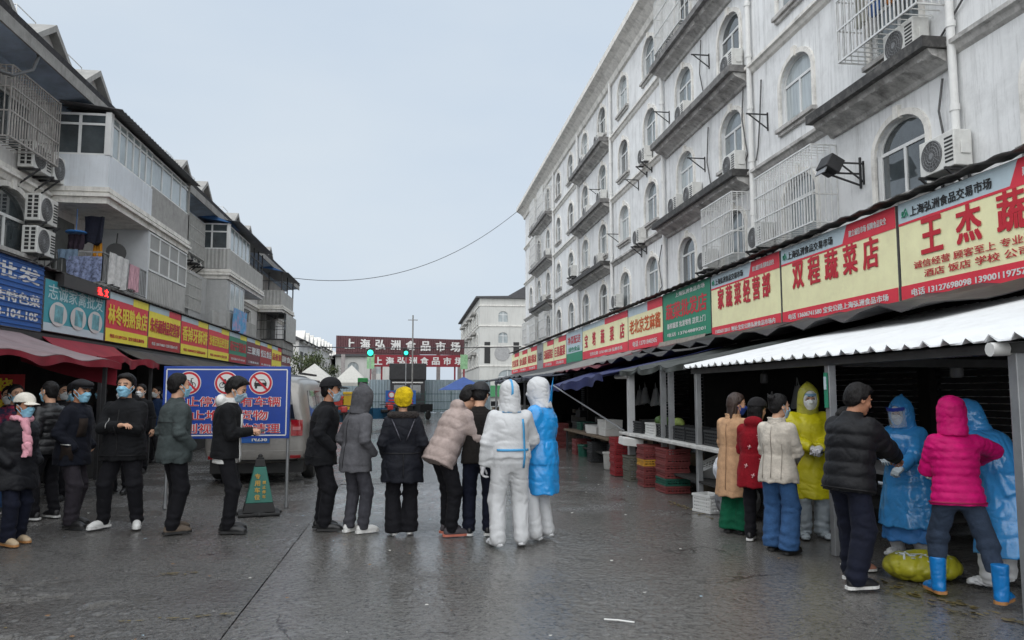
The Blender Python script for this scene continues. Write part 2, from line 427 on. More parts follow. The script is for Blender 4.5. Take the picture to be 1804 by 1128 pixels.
def flat_cap(P):
    d = ell(P, (0, .005, .082), (.104, .128, .045)); d = smin(d, np.maximum(cranium(P, .014), .05-P[:, 2]), .015)
    v = np.maximum(np.abs(P[:, 2]-(.052-(P[:, 0]**2)*2.5-(P[:, 1]-.09)*.25))-.005, ell(P*np.array((1, 1, 0)), (0, .08, 0), (.075, .085, 1)))
    d = smin(d, np.maximum(v, .06-P[:, 1]), .006)
    return np.maximum(d, .030+P[:, 1]*.10-P[:, 2])
def beanie(P):
    d = cranium(P, .026)+.007*vnoise(P*np.array((16, 16, 30)))
    d = smin(d, ell(P, (.02, -.05, .085), (.085, .085, .065))+.006*vnoise(P*24), .04)
    return np.maximum(d, np.interp(P[:, 1], [-.12, -.03, .09], [-.075, -.02, .045])-P[:, 2])
def mask_sdf(P):
    d = np.abs(head_sdf(P, 0)-.007)-.0035
    d = smin(d, 1e3*np.ones(len(P)), .001)
    lo = -.112-.02*np.abs(P[:, 0])/.06; hi = .002-1.1*np.maximum(np.abs(P[:, 0])-.03, 0)*.8
    d = np.maximum(d, np.maximum(lo-P[:, 2], P[:, 2]-hi)); d = np.maximum(d, .036-P[:, 1])
    for s in (-1, 1):
        for a, b in (((s*.066, .040, -.028), (s*.090, -.012, .018)), ((s*.060, .040, -.085), (s*.088, -.016, -.022))): d = np.minimum(d, rcone(P, a, b, .0045, .0045))
    return d
PC = {}
def head_piece(kind, m, h=.0062):
    key = (kind, m.name)
    if key in PC: return PC[key]
    fn = {'short': lambda P: hair_short(P), 'short2': lambda P: hair_short(P, .019, .088, 5), 'thin': lambda P: hair_short(P, .006, .10, 9), 'long': lambda P: hair_long(P),
          'longer': lambda P: hair_long(P, .18, 3), 'bun': hair_bun, 'back': hair_back, 'cap': lambda P: cap_base(P, 1, .004), 'flatcap': flat_cap, 'beanie': beanie, 'mask': mask_sdf}[kind]
    lo, hi = (-.14, -.19, -.30 if kind in ('long', 'longer') else -.13), (.14, .23 if kind in ('cap', 'flatcap') else .14, .19)
    V, F = mesh_sdf(fn, lo, hi, h if kind != 'mask' else .0055)
    PC[key] = npmesh(kind, V, F, True, [m]); return PC[key]
# ---- canonical hand: wrist at origin, forearm along +y, palm faces -z, thumb towards -x (right hand)
HD = {}
def hand(kind='relaxed', left=False):
    key = (kind, left)
    if key in HD: return HD[key]
    curl = {'relaxed': 24, 'grip': 52, 'flat': 8, 'loose': 38}[kind]
    segs = []
    for x, L, r, k in ((-.031, .072, .0095, .9), (-.010, .082, .0098, 1.0), (.011, .076, .0094, 1.08), (.030, .060, .0086, 1.2)):
        p = np.array((x, .088, 0.)); a = 6.; spread = x*.9
        for f in (.44, .31, .25):
            a += curl*k*(1 if f != .44 else .7)
            q = p+L*f*np.array((spread, math.cos(R(a)), -math.sin(R(a)))); segs.append((p, q, r, r*.9)); p = q; r *= .9
    t = [np.array((-.024, .022, -.006)), np.array((-.050, .052, -.016)), np.array((-.056, .080, -.026-curl*.0003)), np.array((-.052, .102, -.034-curl*.0004))]
    for i, r in ((0, .0145), (1, .0115), (2, .010)): segs.append((t[i], t[i+1], r, r*.9))
    def fn(P):
        q = np.abs(P-np.array((0, .052, 0)))-np.array((.030, .034, .003)); d = np.sqrt((np.maximum(q, 0)**2).sum(-1))+np.minimum(q.max(-1), 0)-.0115
        d = smin(d, rcone(P, (0, -.10, 0), (0, .02, 0), .036, .026), .02)
        g = None
        for a, b, r1, r2 in segs:
            e = rcone(P, a, b, r1, r2); g = e if g is None else np.minimum(g, e)
        return smin(d, g, .006)
    V, F = mesh_sdf(fn, (-.085, -.10, -.11), (.062, .19, .035), .0055)
    if left: V = V*np.array((-1, 1, 1)); F = F[:, ::-1]
    HD[key] = (V, F); return HD[key]
def frame(o, fwd, up):
    y = Vector(fwd).normalized(); z = Vector(up); x = y.cross(z).normalized(); z = x.cross(y)
    return Matrix(((x.x, y.x, z.x, o[0]), (x.y, y.y, z.y, o[1]), (x.z, y.z, z.z, o[2]), (0, 0, 0, 1)))
def ik(S, Wp, a, b, pole):
    S, Wp, pole = Vector(S), Vector(Wp), Vector(pole); d = Wp-S; L = d.length
    if L > (a+b)*.985: d *= (a+b)*.985/L; Wp = S+d; L = d.length
    u = d.normalized(); ca = (a*a+L*L-b*b)/(2*a*L); ca = max(-1, min(1, ca)); h = a*math.sqrt(1-ca*ca)
    pole = (pole-u*pole.dot(u)).normalized()
    return S+u*a*ca+pole*h, Wp
SKIN = mat('skin', srgb(205, 160, 132), rough=.5, var=.08, scale=30, spec=.4)
SKIN2 = mat('skin_tanned', srgb(178, 128, 100), rough=.5, var=.1, scale=30, spec=.4)
DARK = mat('eye_brow', (.016, .012, .010), rough=.5, var=0)
LIP = mat('lip', srgb(168, 96, 88), rough=.45, var=0)
HAIR = mat('hair_black', (.007, .006, .006), rough=.55, spec=.25, var=.3, scale=60, bump=.5, bscale=120, stretch=(1, 1, .25))
HAIRB = mat('hair_brown', (.035, .018, .012), rough=.4, var=.4, scale=60, bump=.5, bscale=120, stretch=(1, 1, .25))
MASKB = mat('mask_blue', srgb(150, 205, 230), rough=.8, var=.06, bump=.2, bscale=90)
MASKW = mat('mask_white', (.78, .80, .80), rough=.8, var=.05)
MASKG = mat('mask_grey_blue', srgb(165, 190, 205), rough=.8, var=.06)
SOLEW = mat('sole_white', (.72, .72, .70), rough=.6, var=.15, dirt=(.2, .18, .15), dscale=20)
SOLEB = mat('sole_black', (.02, .02, .02), rough=.6, var=.2)
SOLEG = mat('sole_gum', (.42, .20, .07), rough=.6, var=.2)

SEAM = mat('seam_dark', (.005, .005, .006), rough=.7, var=0)
class Person:
    """builds one figure: an Empty at the feet with body, clothes, hair and accessories as children (local: +y forward, +x right)"""
    def __init__(s, label, x, y, face, H=1.70, fem=0, skin=None, lean=0, side=0, feet=((-.11, 0, 8), (.11, 0, -8)), head=(0, 0, 0), larm='down', rarm='down',
                 py=0, hip=0, fat=1.0, crouch=0):
        s.root = empty('person', (x, y, 0), R(face), label=label, cat='person'); s.H = H; k = s.k = H/1.72; s.fem = fem; s.fat = fat
        s.seed = abs(hash(label)) % 97 if False else sum(map(ord, label)) % 97
        s.skin = skin or SKIN
        A = lambda *v: np.array(v, float)
        s.P = A(hip, py, (.925-crouch)*k); l, sd = R(lean), R(side)
        s.U = A(math.sin(sd), math.sin(l)*math.cos(sd), math.cos(l)*math.cos(sd)); s.X = A(1, 0, 0)-s.U*s.U[0]; s.X /= np.linalg.norm(s.X); s.Y = np.cross(s.U, s.X)
        s.neck = s.P+s.U*.535*k; sw = (.168-.016*fem)*k
        s.sh = {q: s.P+s.U*.448*k+s.X*q*sw for q in (-1, 1)}
        hp, hy, hr = [R(a) for a in head]     # pitch down +, yaw right +, roll
        Mh = Euler((-hp-l*.45, hr+sd*.5, -hy), 'YXZ').to_matrix()
        hd = Vector(s.neck)+Vector(s.U)*.025*k+Mh@Vector((0, .030, .128*k))
        s.HM = Matrix.Translation(hd)@Mh.to_4x4()@Matrix.Scale(k*1.07, 4)
        # legs
        s.hipj = {q: s.P+A(q*.088*k, 0, -.02*k) for q in (-1, 1)}; s.ank = {}; s.knee = {}; s.fy = {}
        for q, f in zip((-1, 1), feet):
            an = A(f[0], f[1], .085*k+(f[3] if len(f) > 3 else 0)); yaw = R(f[2]); s.fy[q] = yaw
            pole = (q*.12-math.sin(yaw)*.6, math.cos(yaw), 0)
            kn, an2 = ik(s.hipj[q], an, .422*k, .404*k, pole); s.knee[q] = np.array(kn); s.ank[q] = np.array(an2)
        # arms
        presets = {'down': ((.285, .03, .80), (.3, -.8, 0)), 'pocket': ((.205, .13, .94), (.42, -1, 0)), 'front': ((.05, .26, 1.0), (.8, -.5, -.3)),
                   'crossed': ((-.05, .225, 1.14), (.9, -.1, -.5)), 'phone': ((.05, .27, 1.12), (.6, -.4, -1)), 'back': ((.05, -.2, .93), (.9, -.3, 0))}
        s.el = {}; s.wr = {}; s.hk = {}
        for q, arm in ((-1, larm), (1, rarm)):
            if isinstance(arm, str):
                w, pole = presets[arm]; w = A(w[0]*q, w[1], w[2])*k; pole = A(pole[0]*q, pole[1], pole[2])
                if arm == 'crossed': w = w+A(0, .03 if q > 0 else 0, .03 if q > 0 else 0)
                s.hk[q] = 'hidden' if arm in ('pocket', 'back') or (arm == 'crossed' and q < 0) else ('grip' if arm == 'phone' else 'relaxed')
            else:
                w = A(*arm[0])*k; pole = A(*(arm[1] if len(arm) > 1 and arm[1] else (q*.6, -.6, -.3))); s.hk[q] = arm[2] if len(arm) > 2 else 'relaxed'
            e, w2 = ik(s.sh[q], w, .285*k, .255*k, pole); s.el[q] = np.array(e); s.wr[q] = np.array(w2)
        s.body()
    def part(s, name, V, F, m, parent=None, **kk):
        return link(name, npmesh(name, V, F, True, m if isinstance(m, (list, tuple)) else [m], kk.pop('midx', None)), parent or s.root, **kk)
    def body(s):
        k = s.k
        def fn(P):
            d = loft(P, s.P, s.X, s.Y, s.U, [-.1*k, 0, .2*k, .4*k, .5*k, .56*k], [.14*k, .14*k, .12*k, .15*k, .08*k, .05*k], [.09*k, .095*k, .085*k, .09*k, .06*k, .05*k])
            for q in (-1, 1):
                d = smin(d, rcone(P, s.hipj[q], s.knee[q], .078*k, .050*k), .03); d = np.minimum(d, rcone(P, s.knee[q], s.ank[q], .048*k, .034*k))
                d = smin(d, rcone(P, s.sh[q], s.el[q], .045*k, .036*k), .03); d = np.minimum(d, rcone(P, s.el[q], s.el[q]+(s.wr[q]-s.el[q])*(.5 if s.hk[q] == 'hidden' else 1), .034*k, .026*k))
            return d
        lo = np.min([s.ank[-1], s.ank[1], s.el[-1], s.el[1], s.wr[-1], s.wr[1], s.P-.2], 0)-.1; hi = np.max([s.neck, s.sh[-1], s.sh[1], s.el[-1], s.el[1], s.wr[-1], s.wr[1], s.ank[1], s.ank[-1]], 0)+.1
        V, F = mesh_sdf(fn, lo, hi, .030); mi = np.zeros(len(F), int)
        hv, hf, hm = head_parts(s.fem); Vs = [V, xf(hv, s.HM)]; Fs = [F, hf+len(V)]; Ms = [mi, hm]; n = len(V)+len(hv)
        for q in (-1, 1):
            if s.hk[q] == 'hidden' or s.hk[q].startswith('glove'): continue
            v, f = hand(s.hk[q], q < 0); Vs.append(xf(v, s.handM(q))); Fs.append(f+n); Ms.append(np.zeros(len(f), int)); n += len(v)
        s.bodyo = s.part('body', np.concatenate(Vs), np.concatenate(Fs), [s.skin, DARK, LIP], midx=np.concatenate(Ms))
    def handM(s, q):
        d = Vector(s.wr[q]-s.el[q]).normalized(); up = Vector((q*.9, .1, .25)) if abs(d.z) > .6 else Vector((q*.35, 0, 1))
        up = up-d*up.dot(d); return frame(Vector(s.wr[q])-d*.005, d, up)@Matrix.Scale(s.k, 4)
    def glove(s, m, kind='loose', qs=(-1, 1)):
        for q in qs:
            v, f = hand(kind, q < 0); c = np.array((0, .05, 0)); v = (v-c)*np.array((1.12, 1.04, 1.2))+c; s.part('glove', xf(v, s.handM(q)), f, m)
    def box_of(s, pts, pad): return np.min(pts, 0)-pad, np.max(pts, 0)+pad
    def trousers(s, m, rk=.078, ra=.068, cut=.045, wr=.0030, h=.0125, top=.10, flare=0, keep=False, rip=1):
        wr = min(wr, .0034); k = s.k; fat = s.fat
        def fn(P):
            d = loft(P, s.P, s.X, s.Y, s.U, [-.14*k, -.04*k, .06*k, top*k+.04], [.13*k, .178*k*fat, .168*k*fat, .155*k*fat], [.09*k, .128*k*fat, .122*k*fat, .11*k*fat])
            for q in (-1, 1):
                h_ = s.hipj[q]; e = rcone(P, h_+np.array((0, -.005, -.02)), s.knee[q], .098*k*fat, rk*k)
                e = smin(e, rcone(P, s.knee[q], s.ank[q], rk*k, (ra+flare)*k), .03)
                z = P[:, 2]; e = e+rip*(.006*np.sin(z*70+P[:, 0]*14*q)*np.exp(-((z-.14)/.09)**2)+.005*np.sin(z*60+P[:, 1]*30)*np.exp(-((z-s.knee[q][2])/.08)**2))
                d = smin(d, e, .035 if True else 0)
            return np.maximum(d, cut-P[:, 2])
        lo, hi = s.box_of([s.ank[-1], s.ank[1], s.knee[-1], s.knee[1], s.P], .20); lo[2] = cut-.03; hi[2] = s.P[2]+.2; s.tfn, s.tbox = fn, (lo, hi)
        if keep: return
        V, F = mesh_sdf(fn, lo, hi, h, wr, (6, 6, 10), s.seed, .6)
        return s.part('trousers', V, F, m)
    def torso_prof(s, ease, waist=0, hemw=0):
        k = s.k; f = s.fat; fe = s.fem
        ts = [-.16, -.06, .04, .15, .30, .39, .44, .475, .51, .545]
        ws = [.178+hemw+.01*fe, .180+hemw*.6+.008*fe, .168, .158-waist-.01*fe, .174-.012*fe, .176-.016*fe, .160-.014*fe, .132-.01*fe, .092, .062]
        ds = [.130+hemw*.8, .132+hemw*.5, .124, .116-waist*.6, .128, .122, .112, .098, .080, .064]
        es = [1, 1, 1, 1, 1, .95, .8, .62, .42, .25]
        return [t*k for t in ts], [(w*f+ease*e)*k for w, e in zip(ws, es)], [(d*f+ease*e)*k for d, e in zip(ds, es)]
    def jacket(s, m, hem=-.12, ease=.022, sl=(.068, .058, .046), puff=0, qp=.105, skirt=None, waist=0, hemw=0, collar=.05, wr=.0030, h=.0115, name='jacket', hood=None, sleeves=True,
               cuff=.02, cr=.066, wsc=(5.5, 5.5, 9), hoodm=None, onepiece=False):
        """hem is measured along the spine from the pelvis; skirt=(z_hem, w, d) hangs a coat skirt straight down"""
        ease *= .90; wr = min(wr, .0034); k = s.k; ts, ws, ds = s.torso_prof(ease, waist, hemw)
        def fn(P):
            d = loft(P, s.P, s.X, s.Y, s.U, ts, ws, ds, puff, qp, t0=max(hem, -.16)*k if skirt is None else -.10*k)
            if skirt:
                zh, w, dd = skirt; z0 = s.P[2]; L = z0-zh
                g = loft(P, (s.P[0], s.P[1], zh), np.array((1, 0, 0.)), np.array((0, 1, 0.)), np.array((0, 0, 1.)), [0, L*.55, L, L+.12*k], [w, (w+ws[2])/2+.006, ws[2], ws[3]], [dd, (dd+ds[2])/2+.006, ds[2], ds[3]], puff, qp)
                a = np.arctan2(P[:, 0]-s.P[0], P[:, 1]-s.P[1]); g = g+.006*np.sin(a*7+s.seed)*np.clip((z0-P[:, 2])/max(L, .1), 0, 1)
                d = smin(d, g, .03)
            if sleeves:
                for q in (-1, 1):
                    wv = s.wr[q]-(s.wr[q]-s.el[q])/np.linalg.norm(s.wr[q]-s.el[q])*cuff
                    e = smin(rcone(P, s.sh[q]-s.U*.012*k, s.el[q], (sl[0]*.95+ease*.35)*k, (sl[1]*.94+ease*.25)*k, puff*.8, qp*.9), rcone(P, s.el[q], wv, (sl[1]*.94+ease*.25)*k, (sl[2]*.95+ease*.2)*k, puff*.7, qp*.9), .025)
                    pl = P-s.el[q]; e = e+.006*np.sin((pl@((s.sh[q]-s.wr[q])/np.linalg.norm(s.sh[q]-s.wr[q])))*90)*np.exp(-(pl**2).sum(1)/.010)
                    # end the sleeve in a flat cuff
                    dv = (s.wr[q]-s.el[q])/np.linalg.norm(s.wr[q]-s.el[q]); e = np.maximum(e, (P-s.wr[q])@dv+cuff*.2-.004) if s.hk[q] != 'hidden' else e
                    d = smin(d, e, .035)
            if onepiece: d = smin(d, s.tfn(P), .07)
            if collar:
                c0 = s.neck-s.U*.035*k; c1 = c0+s.U*collar*k+s.Y*.006; d = smin(d, np.maximum(rcone(P, c0, c1, (cr+.008)*k, cr*k), (P-c1)@s.U), .018)
            if hood == 'down':
                c = s.neck-s.Y*.085*k-s.U*.0*k; q = P-c; d = smin(d, ell(np.stack([q@s.X, q@s.Y, q@s.U], 1), (0, 0, 0), (.12*k, .065*k, .075*k)), .03)
            return d
        pts = [s.P+s.U*ts[-1], s.P-s.U*.2*k, s.P+s.X*.25, s.P-s.X*.25, s.P-s.Y*.2, s.P+s.Y*.2, s.neck+s.U*.05, s.neck-s.Y*.1]+[s.sh[q] for q in (-1, 1)]
        if sleeves: pts += [s.el[-1], s.el[1], s.wr[-1], s.wr[1]]
        lo, hi = s.box_of(pts, .09)
        if skirt: lo[2] = skirt[0]-.04; lo[0] = min(lo[0], s.P[0]-skirt[1]-.05); hi[0] = max(hi[0], s.P[0]+skirt[1]+.05); lo[1] = min(lo[1], s.P[1]-skirt[2]-.05); hi[1] = max(hi[1], s.P[1]+skirt[2]+.05)
        if onepiece: lo = np.minimum(lo, s.tbox[0]); hi = np.maximum(hi, s.tbox[1])
        s.jfn = fn; s.jwr = wr
        V, F = mesh_sdf(fn, lo, hi, h, wr, wsc, s.seed, .5)
        return s.part(name, V, F, m)
    def hoodup(s, m, e=.026, name='hood', opening=(.072, .095), peak=0, wr=.005, puff=0, face=True, drop=.02):
        """raised hood round the head with an open face"""
        wr = min(wr, .0026)
        def fn(P):
            d = cranium(P, e); d = smin(d, ell(P, (0, .015, -.03), (.078+e*.8, .085+e*.5, .10+e*.5)), .03)
            if peak: d = smin(d, rcone(P, (0, -.02, .10+e), (0, -.06, .13+e+peak), .05, .015), .04)
            d = smin(d, rcone(P, (0, -.025, -.06), (0, -.035, -.17-drop), .088+e*.6, .10+e*.5), .03)
            if puff: d = d-puff*(np.abs(np.sin(np.pi*(P[:, 2]-P[:, 1]*.3)/.075))**.6-.5)
            if face:
                o = ell(P, (0, .125, -.012), (opening[0], .085, opening[1])); d = smax(d, -o, .008)
            return np.maximum(d, -.165-drop-P[:, 2])
        V, F = mesh_sdf(fn, (-.17, -.2, -.21-drop), (.17, .17, .22+peak), .0095, wr, (16, 16, 20), s.seed, .5)
        return s.part(name, xf(V, s.HM), F, m)
    def piece(s, kind, m, name=None, parent=None):
        o = link(name or {'mask': 'face_mask', 'cap': 'cap', 'flatcap': 'cap', 'beanie': 'knitted_hat'}.get(kind, 'hair'), head_piece(kind, m), parent or s.root); o.matrix_local = s.HM; return o
    def shoes(s, m, sole=SOLEW, big=1.0, boot=0, cover=False, name='shoe'):
        for q in (-1, 1):
            k = s.k*big; an = s.ank[q]; z0 = an[2]-.085*s.k
            def fn(P):
                d = ell(P, (0, .075, .045), (.046*big, .105, .045)); d = smin(d, ell(P, (0, .155, .030), (.043*big, .055, .032)), .02); d = smin(d, ell(P, (0, -.03, .05), (.038*big, .055, .055)), .02)
                d = smin(d, rcone(P, (0, -.012, .05), (0, -.018, .095+boot), .040*big+boot*.06, .041*big+boot*.10), .02)
                d = np.maximum(d, P[:, 2]-(.10+boot)); return np.maximum(d, .012-P[:, 2])
            key = ('shoe', boot, cover, big)
            if key not in HD: HD[key] = mesh_sdf(fn, (-.09, -.11, -.01), (.09, .23, .13+boot), .0085, .009 if cover else (.002 if boot else 0), (22, 22, 26), 3, .5)
            V, F = HD[key]; M = Matrix.Translation((an[0], an[1], z0))@Matrix.Rotation(s.fy[q], 4, 'Z')@Matrix.Scale(s.k*1.0, 4)
            o = s.part(name, xf(V, M), F, m)
            if sole and not cover:
                b = MB(); out_ = [(.044, -.04), (.040, -.075), (.022, -.092), (-.022, -.092), (-.040, -.075), (-.044, -.04), (-.040, .02), (-.048, .10), (-.047, .15), (-.036, .19), (-.012, .213), (.012, .213), (.036, .19), (.047, .15), (.048, .10), (.040, .02)]
                b.prism([(x*big, y) for x, y in out_], 0.002, .026, 'xy'); so = b.build('sole', sole, o); so.matrix_local = M
    def ring(s, t, w=.010, m=None, a0=0, a1=360, z=None, name='seam', off=.0055):
        """stitched seam or hem band round the torso at spine height t"""
        A = [R(a) for a in np.linspace(a0, a1, max(6, int(abs(a1-a0)/12)))]
        c = s.P+s.U*t; D = [-(s.X*math.cos(a)+s.Y*math.sin(a)) for a in A]
        return s.ribbon(s.jfn, [c-d*.55 for d in D], D, w, m or SEAM, name, off)
    def zip(s, t0, t1, x=0, w=.012, m=None, back=False, name='zip', off=.0055):
        sg = -1 if back else 1; return s.ribbon(s.jfn, [s.P+s.Y*sg*.55+s.X*x+s.U*t for t in np.linspace(t0, t1, 9)], s.Y*-sg, w, m or SEAM, name, off)
    def surf(s, fn, p, d, far=.5, steps=40, off=.006):
        """march from p along d to the garment surface"""
        p = np.array(p, float); d = np.array(d, float); d /= np.linalg.norm(d); t = 0
        for _ in range(steps):
            v = float(fn((p+d*t)[None])[0])
            if abs(v) < .0015: break
            t += v*.8
            if t > far: return None
        return p+d*(t-off)
    def ribbon(s, fn, path, d, w, m, name='tape', off=.008, across=None):
        """strip of tape laid on a garment: path of points marched along d"""
        L, Rr = [], []; n = len(path)
        P = [np.array(p, float) for p in path]
        for i, p in enumerate(P):
            tg = P[min(i+1, n-1)]-P[max(i-1, 0)]; dd = np.array(d[i] if isinstance(d, list) else d, float); ac = np.cross(tg, dd); ac /= (np.linalg.norm(ac)+1e-9)
            a = s.surf(fn, p+ac*w/2, dd, off=off); b = s.surf(fn, p-ac*w/2, dd, off=off)
            if a is None or b is None: continue
            L.append(a); Rr.append(b)
        if len(L) < 2: return
        V = np.array(L+Rr); k = len(L); F = [(i, i+1, k+i+1, k+i) for i in range(k-1)]
        me = npmesh(name, V, F, True, [m]); o = link(name, me, s.root); md = o.modifiers.new('thickness', 'SOLIDIFY'); md.thickness = .003; md.offset = 0
        return o
# ================================================================== ground
def ground_mat(name, base, base2, dry, wet, rs=(.10, .55), bump=.35, grain=90, patch=.55, brown=None):
    m = bpy.data.materials.new(name); m.use_nodes = True; t = m.node_tree; p = t.nodes['Principled BSDF']; L = t.links.new
    co = N('ShaderNodeTexCoord', t); g = co.outputs['Object']
    def noise(sc, det=6, ro=.6, vec=g):
        n = N('ShaderNodeTexNoise', t); n.inputs['Scale'].default_value = sc; n.inputs['Detail'].default_value = det; n.inputs['Roughness'].default_value = ro; L(vec, n.inputs[0]); return n.outputs['Fac']
    def ramp(v, a, b, lo=0, hi=1):
        r = N('ShaderNodeMapRange', t); r.inputs[1].default_value = a; r.inputs[2].default_value = b; r.inputs[3].default_value = lo; r.inputs[4].default_value = hi; L(v, r.inputs[0]); return r.outputs[0]
    def mix(f, a, b):
        x = N('ShaderNodeMix', t, data_type='RGBA'); L(f, x.inputs[0])
        for i, c in ((6, a), (7, b)):
            if isinstance(c, tuple): x.inputs[i].default_value = (*c, 1)
            else: L(c, x.inputs[i])
        return x.outputs[2]
    c = mix(ramp(noise(1.1, 8, .7), .35, .65), base, base2)
    if brown: c = mix(ramp(noise(.45, 5), .42, .66, 0, .8), c, brown)
    vo = N('ShaderNodeTexVoronoi', t); vo.inputs['Scale'].default_value = grain; L(g, vo.inputs['Vector'])
    c = mix(ramp(vo.outputs['Distance'], .0, .5, .0, .55), c, tuple(x*1.9 for x in base2))
    c = mix(ramp(noise(26, 4, .7), .52, .62, 0, .62), c, tuple(x*.25 for x in base)); c = mix(ramp(noise(34, 3, .6), .60, .68, 0, .5), c, tuple(min(1, x*2.6) for x in base2))  # dark and bright flecks of the wet reflection, put into the base colour
    # cracks
    v2 = N('ShaderNodeTexVoronoi', t, feature='DISTANCE_TO_EDGE'); v2.inputs['Scale'].default_value = .55
    wv = N('ShaderNodeVectorMath', t, operation='ADD'); nn = N('ShaderNodeTexNoise', t); nn.inputs['Scale'].default_value = 2.2; nn.inputs['Detail'].default_value = 6; L(g, nn.inputs[0]); L(g, wv.inputs[0]); 
    sc_ = N('ShaderNodeVectorMath', t, operation='SCALE'); sc_.inputs['Scale'].default_value = .8; L(nn.outputs['Color'], sc_.inputs[0]); L(sc_.outputs[0], wv.inputs[1]); L(wv.outputs[0], v2.inputs['Vector'])
    crk = ramp(v2.outputs['Distance'], .0, .012, 1, 0)
    cm = N('ShaderNodeMath', t, operation='MULTIPLY'); L(crk, cm.inputs[0]); L(ramp(noise(.7, 4), .5, .6), cm.inputs[1])
    c = mix(cm.outputs[0], c, (.012, .011, .010))
    L(c, p.inputs['Base Color'])
    mp_ = N('ShaderNodeMapping', t); mp_.inputs['Scale'].default_value = (.8, 1.0, 1); L(g, mp_.inputs[0])
    w = noise(.6, 8, .66, mp_.outputs[0]); wa = N('ShaderNodeMath', t, operation='MULTIPLY_ADD'); L(noise(11, 5, .7), wa.inputs[0]); wa.inputs[1].default_value = .30; L(w, wa.inputs[2]); wetf = ramp(wa.outputs[0], dry+.19, wet+.13)            # 1 = standing water
    fr = ramp(noise(24, 4, .7), .44, .58, rs[0]+.03, rs[1]+.10)
    rm = N('ShaderNodeMix', t, data_type='FLOAT'); L(wetf, rm.inputs[0]); L(fr, rm.inputs[2]); rm.inputs[3].default_value = rs[0]; L(rm.outputs[0], p.inputs['Roughness'])
    p.inputs['Specular IOR Level'].default_value = .5
    h = N('ShaderNodeMath', t, operation='ADD'); L(ramp(noise(20, 4, .68), .2, .8, 0, 1.5), h.inputs[0]); L(ramp(noise(8, 5, .6), 0, 1, 0, 1.1), h.inputs[1])
    h2 = N('ShaderNodeMath', t, operation='SUBTRACT'); L(h.outputs[0], h2.inputs[0]); L(cm.outputs[0], h2.inputs[1])
    b = N('ShaderNodeBump', t); b.inputs['Distance'].default_value = .02
    L(ramp(wetf, 0, 1, bump, bump*.34), b.inputs['Strength']); L(h2.outputs[0], b.inputs['Height']); L(b.outputs[0], p.inputs['Normal'])
    MATS[name] = m; return m
ASPH = ground_mat('wet_asphalt', (.052, .051, .049), (.085, .082, .078), .40, .56, (.08, .36), .70, 70)
CONC = ground_mat('wet_concrete', (.068, .066, .063), (.102, .099, .094), .32, .48, (.05, .24), .55, 110, brown=(.062, .052, .040))
b = MB(); b.box(-400, 400, -60, 700, -.30, -.06); b.build('ground', ASPH, kind='structure')
def road(name, x0, x1, y0, y1, step, amp, m, seed, z=0, flake=0, rag=.0, grit=0):
    nx, ny = max(1, int((x1-x0)/step)), max(1, int((y1-y0)/step)); X, Y = np.meshgrid(np.linspace(x0, x1, nx+1), np.linspace(y0, y1, ny+1), indexing='ij')
    P = np.stack([X.ravel(), Y.ravel(), np.full(X.size, seed*1.7)], 1); Z = amp*vnoise(P*np.array((.9, .9, 1)))+amp*.4*vnoise(P*np.array((3.1, 3.1, 1)))
    if flake:
        n = vnoise(P*np.array((2.6, 3.6, 1)))+.5*vnoise(P*np.array((8, 11, 1)))+.3*vnoise(P*np.array((21, 21, 1))); near = np.clip((8.6-P[:, 1])/2.5, 0, 1)*np.clip((-1.2-P[:, 0])/1.6, 0, 1); fk = near*np.clip((n-.16+.5*(near-1))*12, 0, 1)
        Z -= flake*fk; Z += .004*fk*vnoise(P*np.array((26, 26, 1)))
    if grit:
        calm = np.clip(.55+1.3*vnoise(P*np.array((.5, .7, 1))+9)+.5*vnoise(P*np.array((2.3, 2.9, 1))), .10, 1); Z += grit*calm*(vnoise(P*np.array((23, 23, 1)))*.7+1.0*vnoise(P*np.array((41, 41, 1))+5))
    xx = X.ravel().copy()
    if rag: 
        e = (np.arange(X.size).reshape(X.shape)[0] if rag < 0 else np.arange(X.size).reshape(X.shape)[-1]); xx[e] += (-1 if rag > 0 else 1)*  .0018*(1+vnoise(P[e]*np.array((1, 5, 1))))
    V = np.stack([xx, P[:, 1], Z+z], 1); I = np.arange(X.size).reshape(X.shape)
    F = np.stack([I[:-1, :-1], I[1:, :-1], I[1:, 1:], I[:-1, 1:]], -1).reshape(-1, 4)
    if flake: return link(name, npmesh(name, V, F, True, [m, BROKEN], (fk[F].mean(1) > .5).astype(int)), kind='structure')
    return link(name, npmesh(name, V, F, True, [m]), kind='structure')
BROKEN = ground_mat('broken_asphalt', (.060, .058, .054), (.105, .10, .092), .60, .80, (.20, .60), 1.0, 45)
road('road_asphalt', -5.2, -1.2285, 2.5, 9.0, .021, .006, ASPH, 1, -.006, .016, 1, grit=.0050); road('road_asphalt_mid', -5.2, -1.2285, 9.0, 14.0, .035, .006, ASPH, 1, -.006, 0, 1, grit=.0050); road('road_asphalt_side', -8.4, -5.2, 2.5, 14.0, .2, .006, ASPH, 1, -.006); road('road_asphalt_far', -8.4, -1.2285, 14.0, 64, .25, .010, ASPH, 2, -.008)
road('road_concrete', -1.2255, 5.0, 2.5, 9.0, .021, .006, CONC, 3, -.006, 0, -1, grit=.0034); road('road_concrete_mid', -1.2255, 5.0, 9.0, 14.0, .035, .006, CONC, 3, -.006, 0, -1, grit=.0030); road('road_concrete_side', 5.0, 8.6, 1.5, 14.0, .2, .006, CONC, 3, -.006); road('road_concrete_far', -1.2255, 8.6, 14, 64, .25, .010, CONC, 4, -.006)
YP = mat('paint_yellow_worn', srgb(118, 104, 62), rough=.45, var=.35, scale=20, dirt=(.07, .065, .06), dscale=9, damt=1)
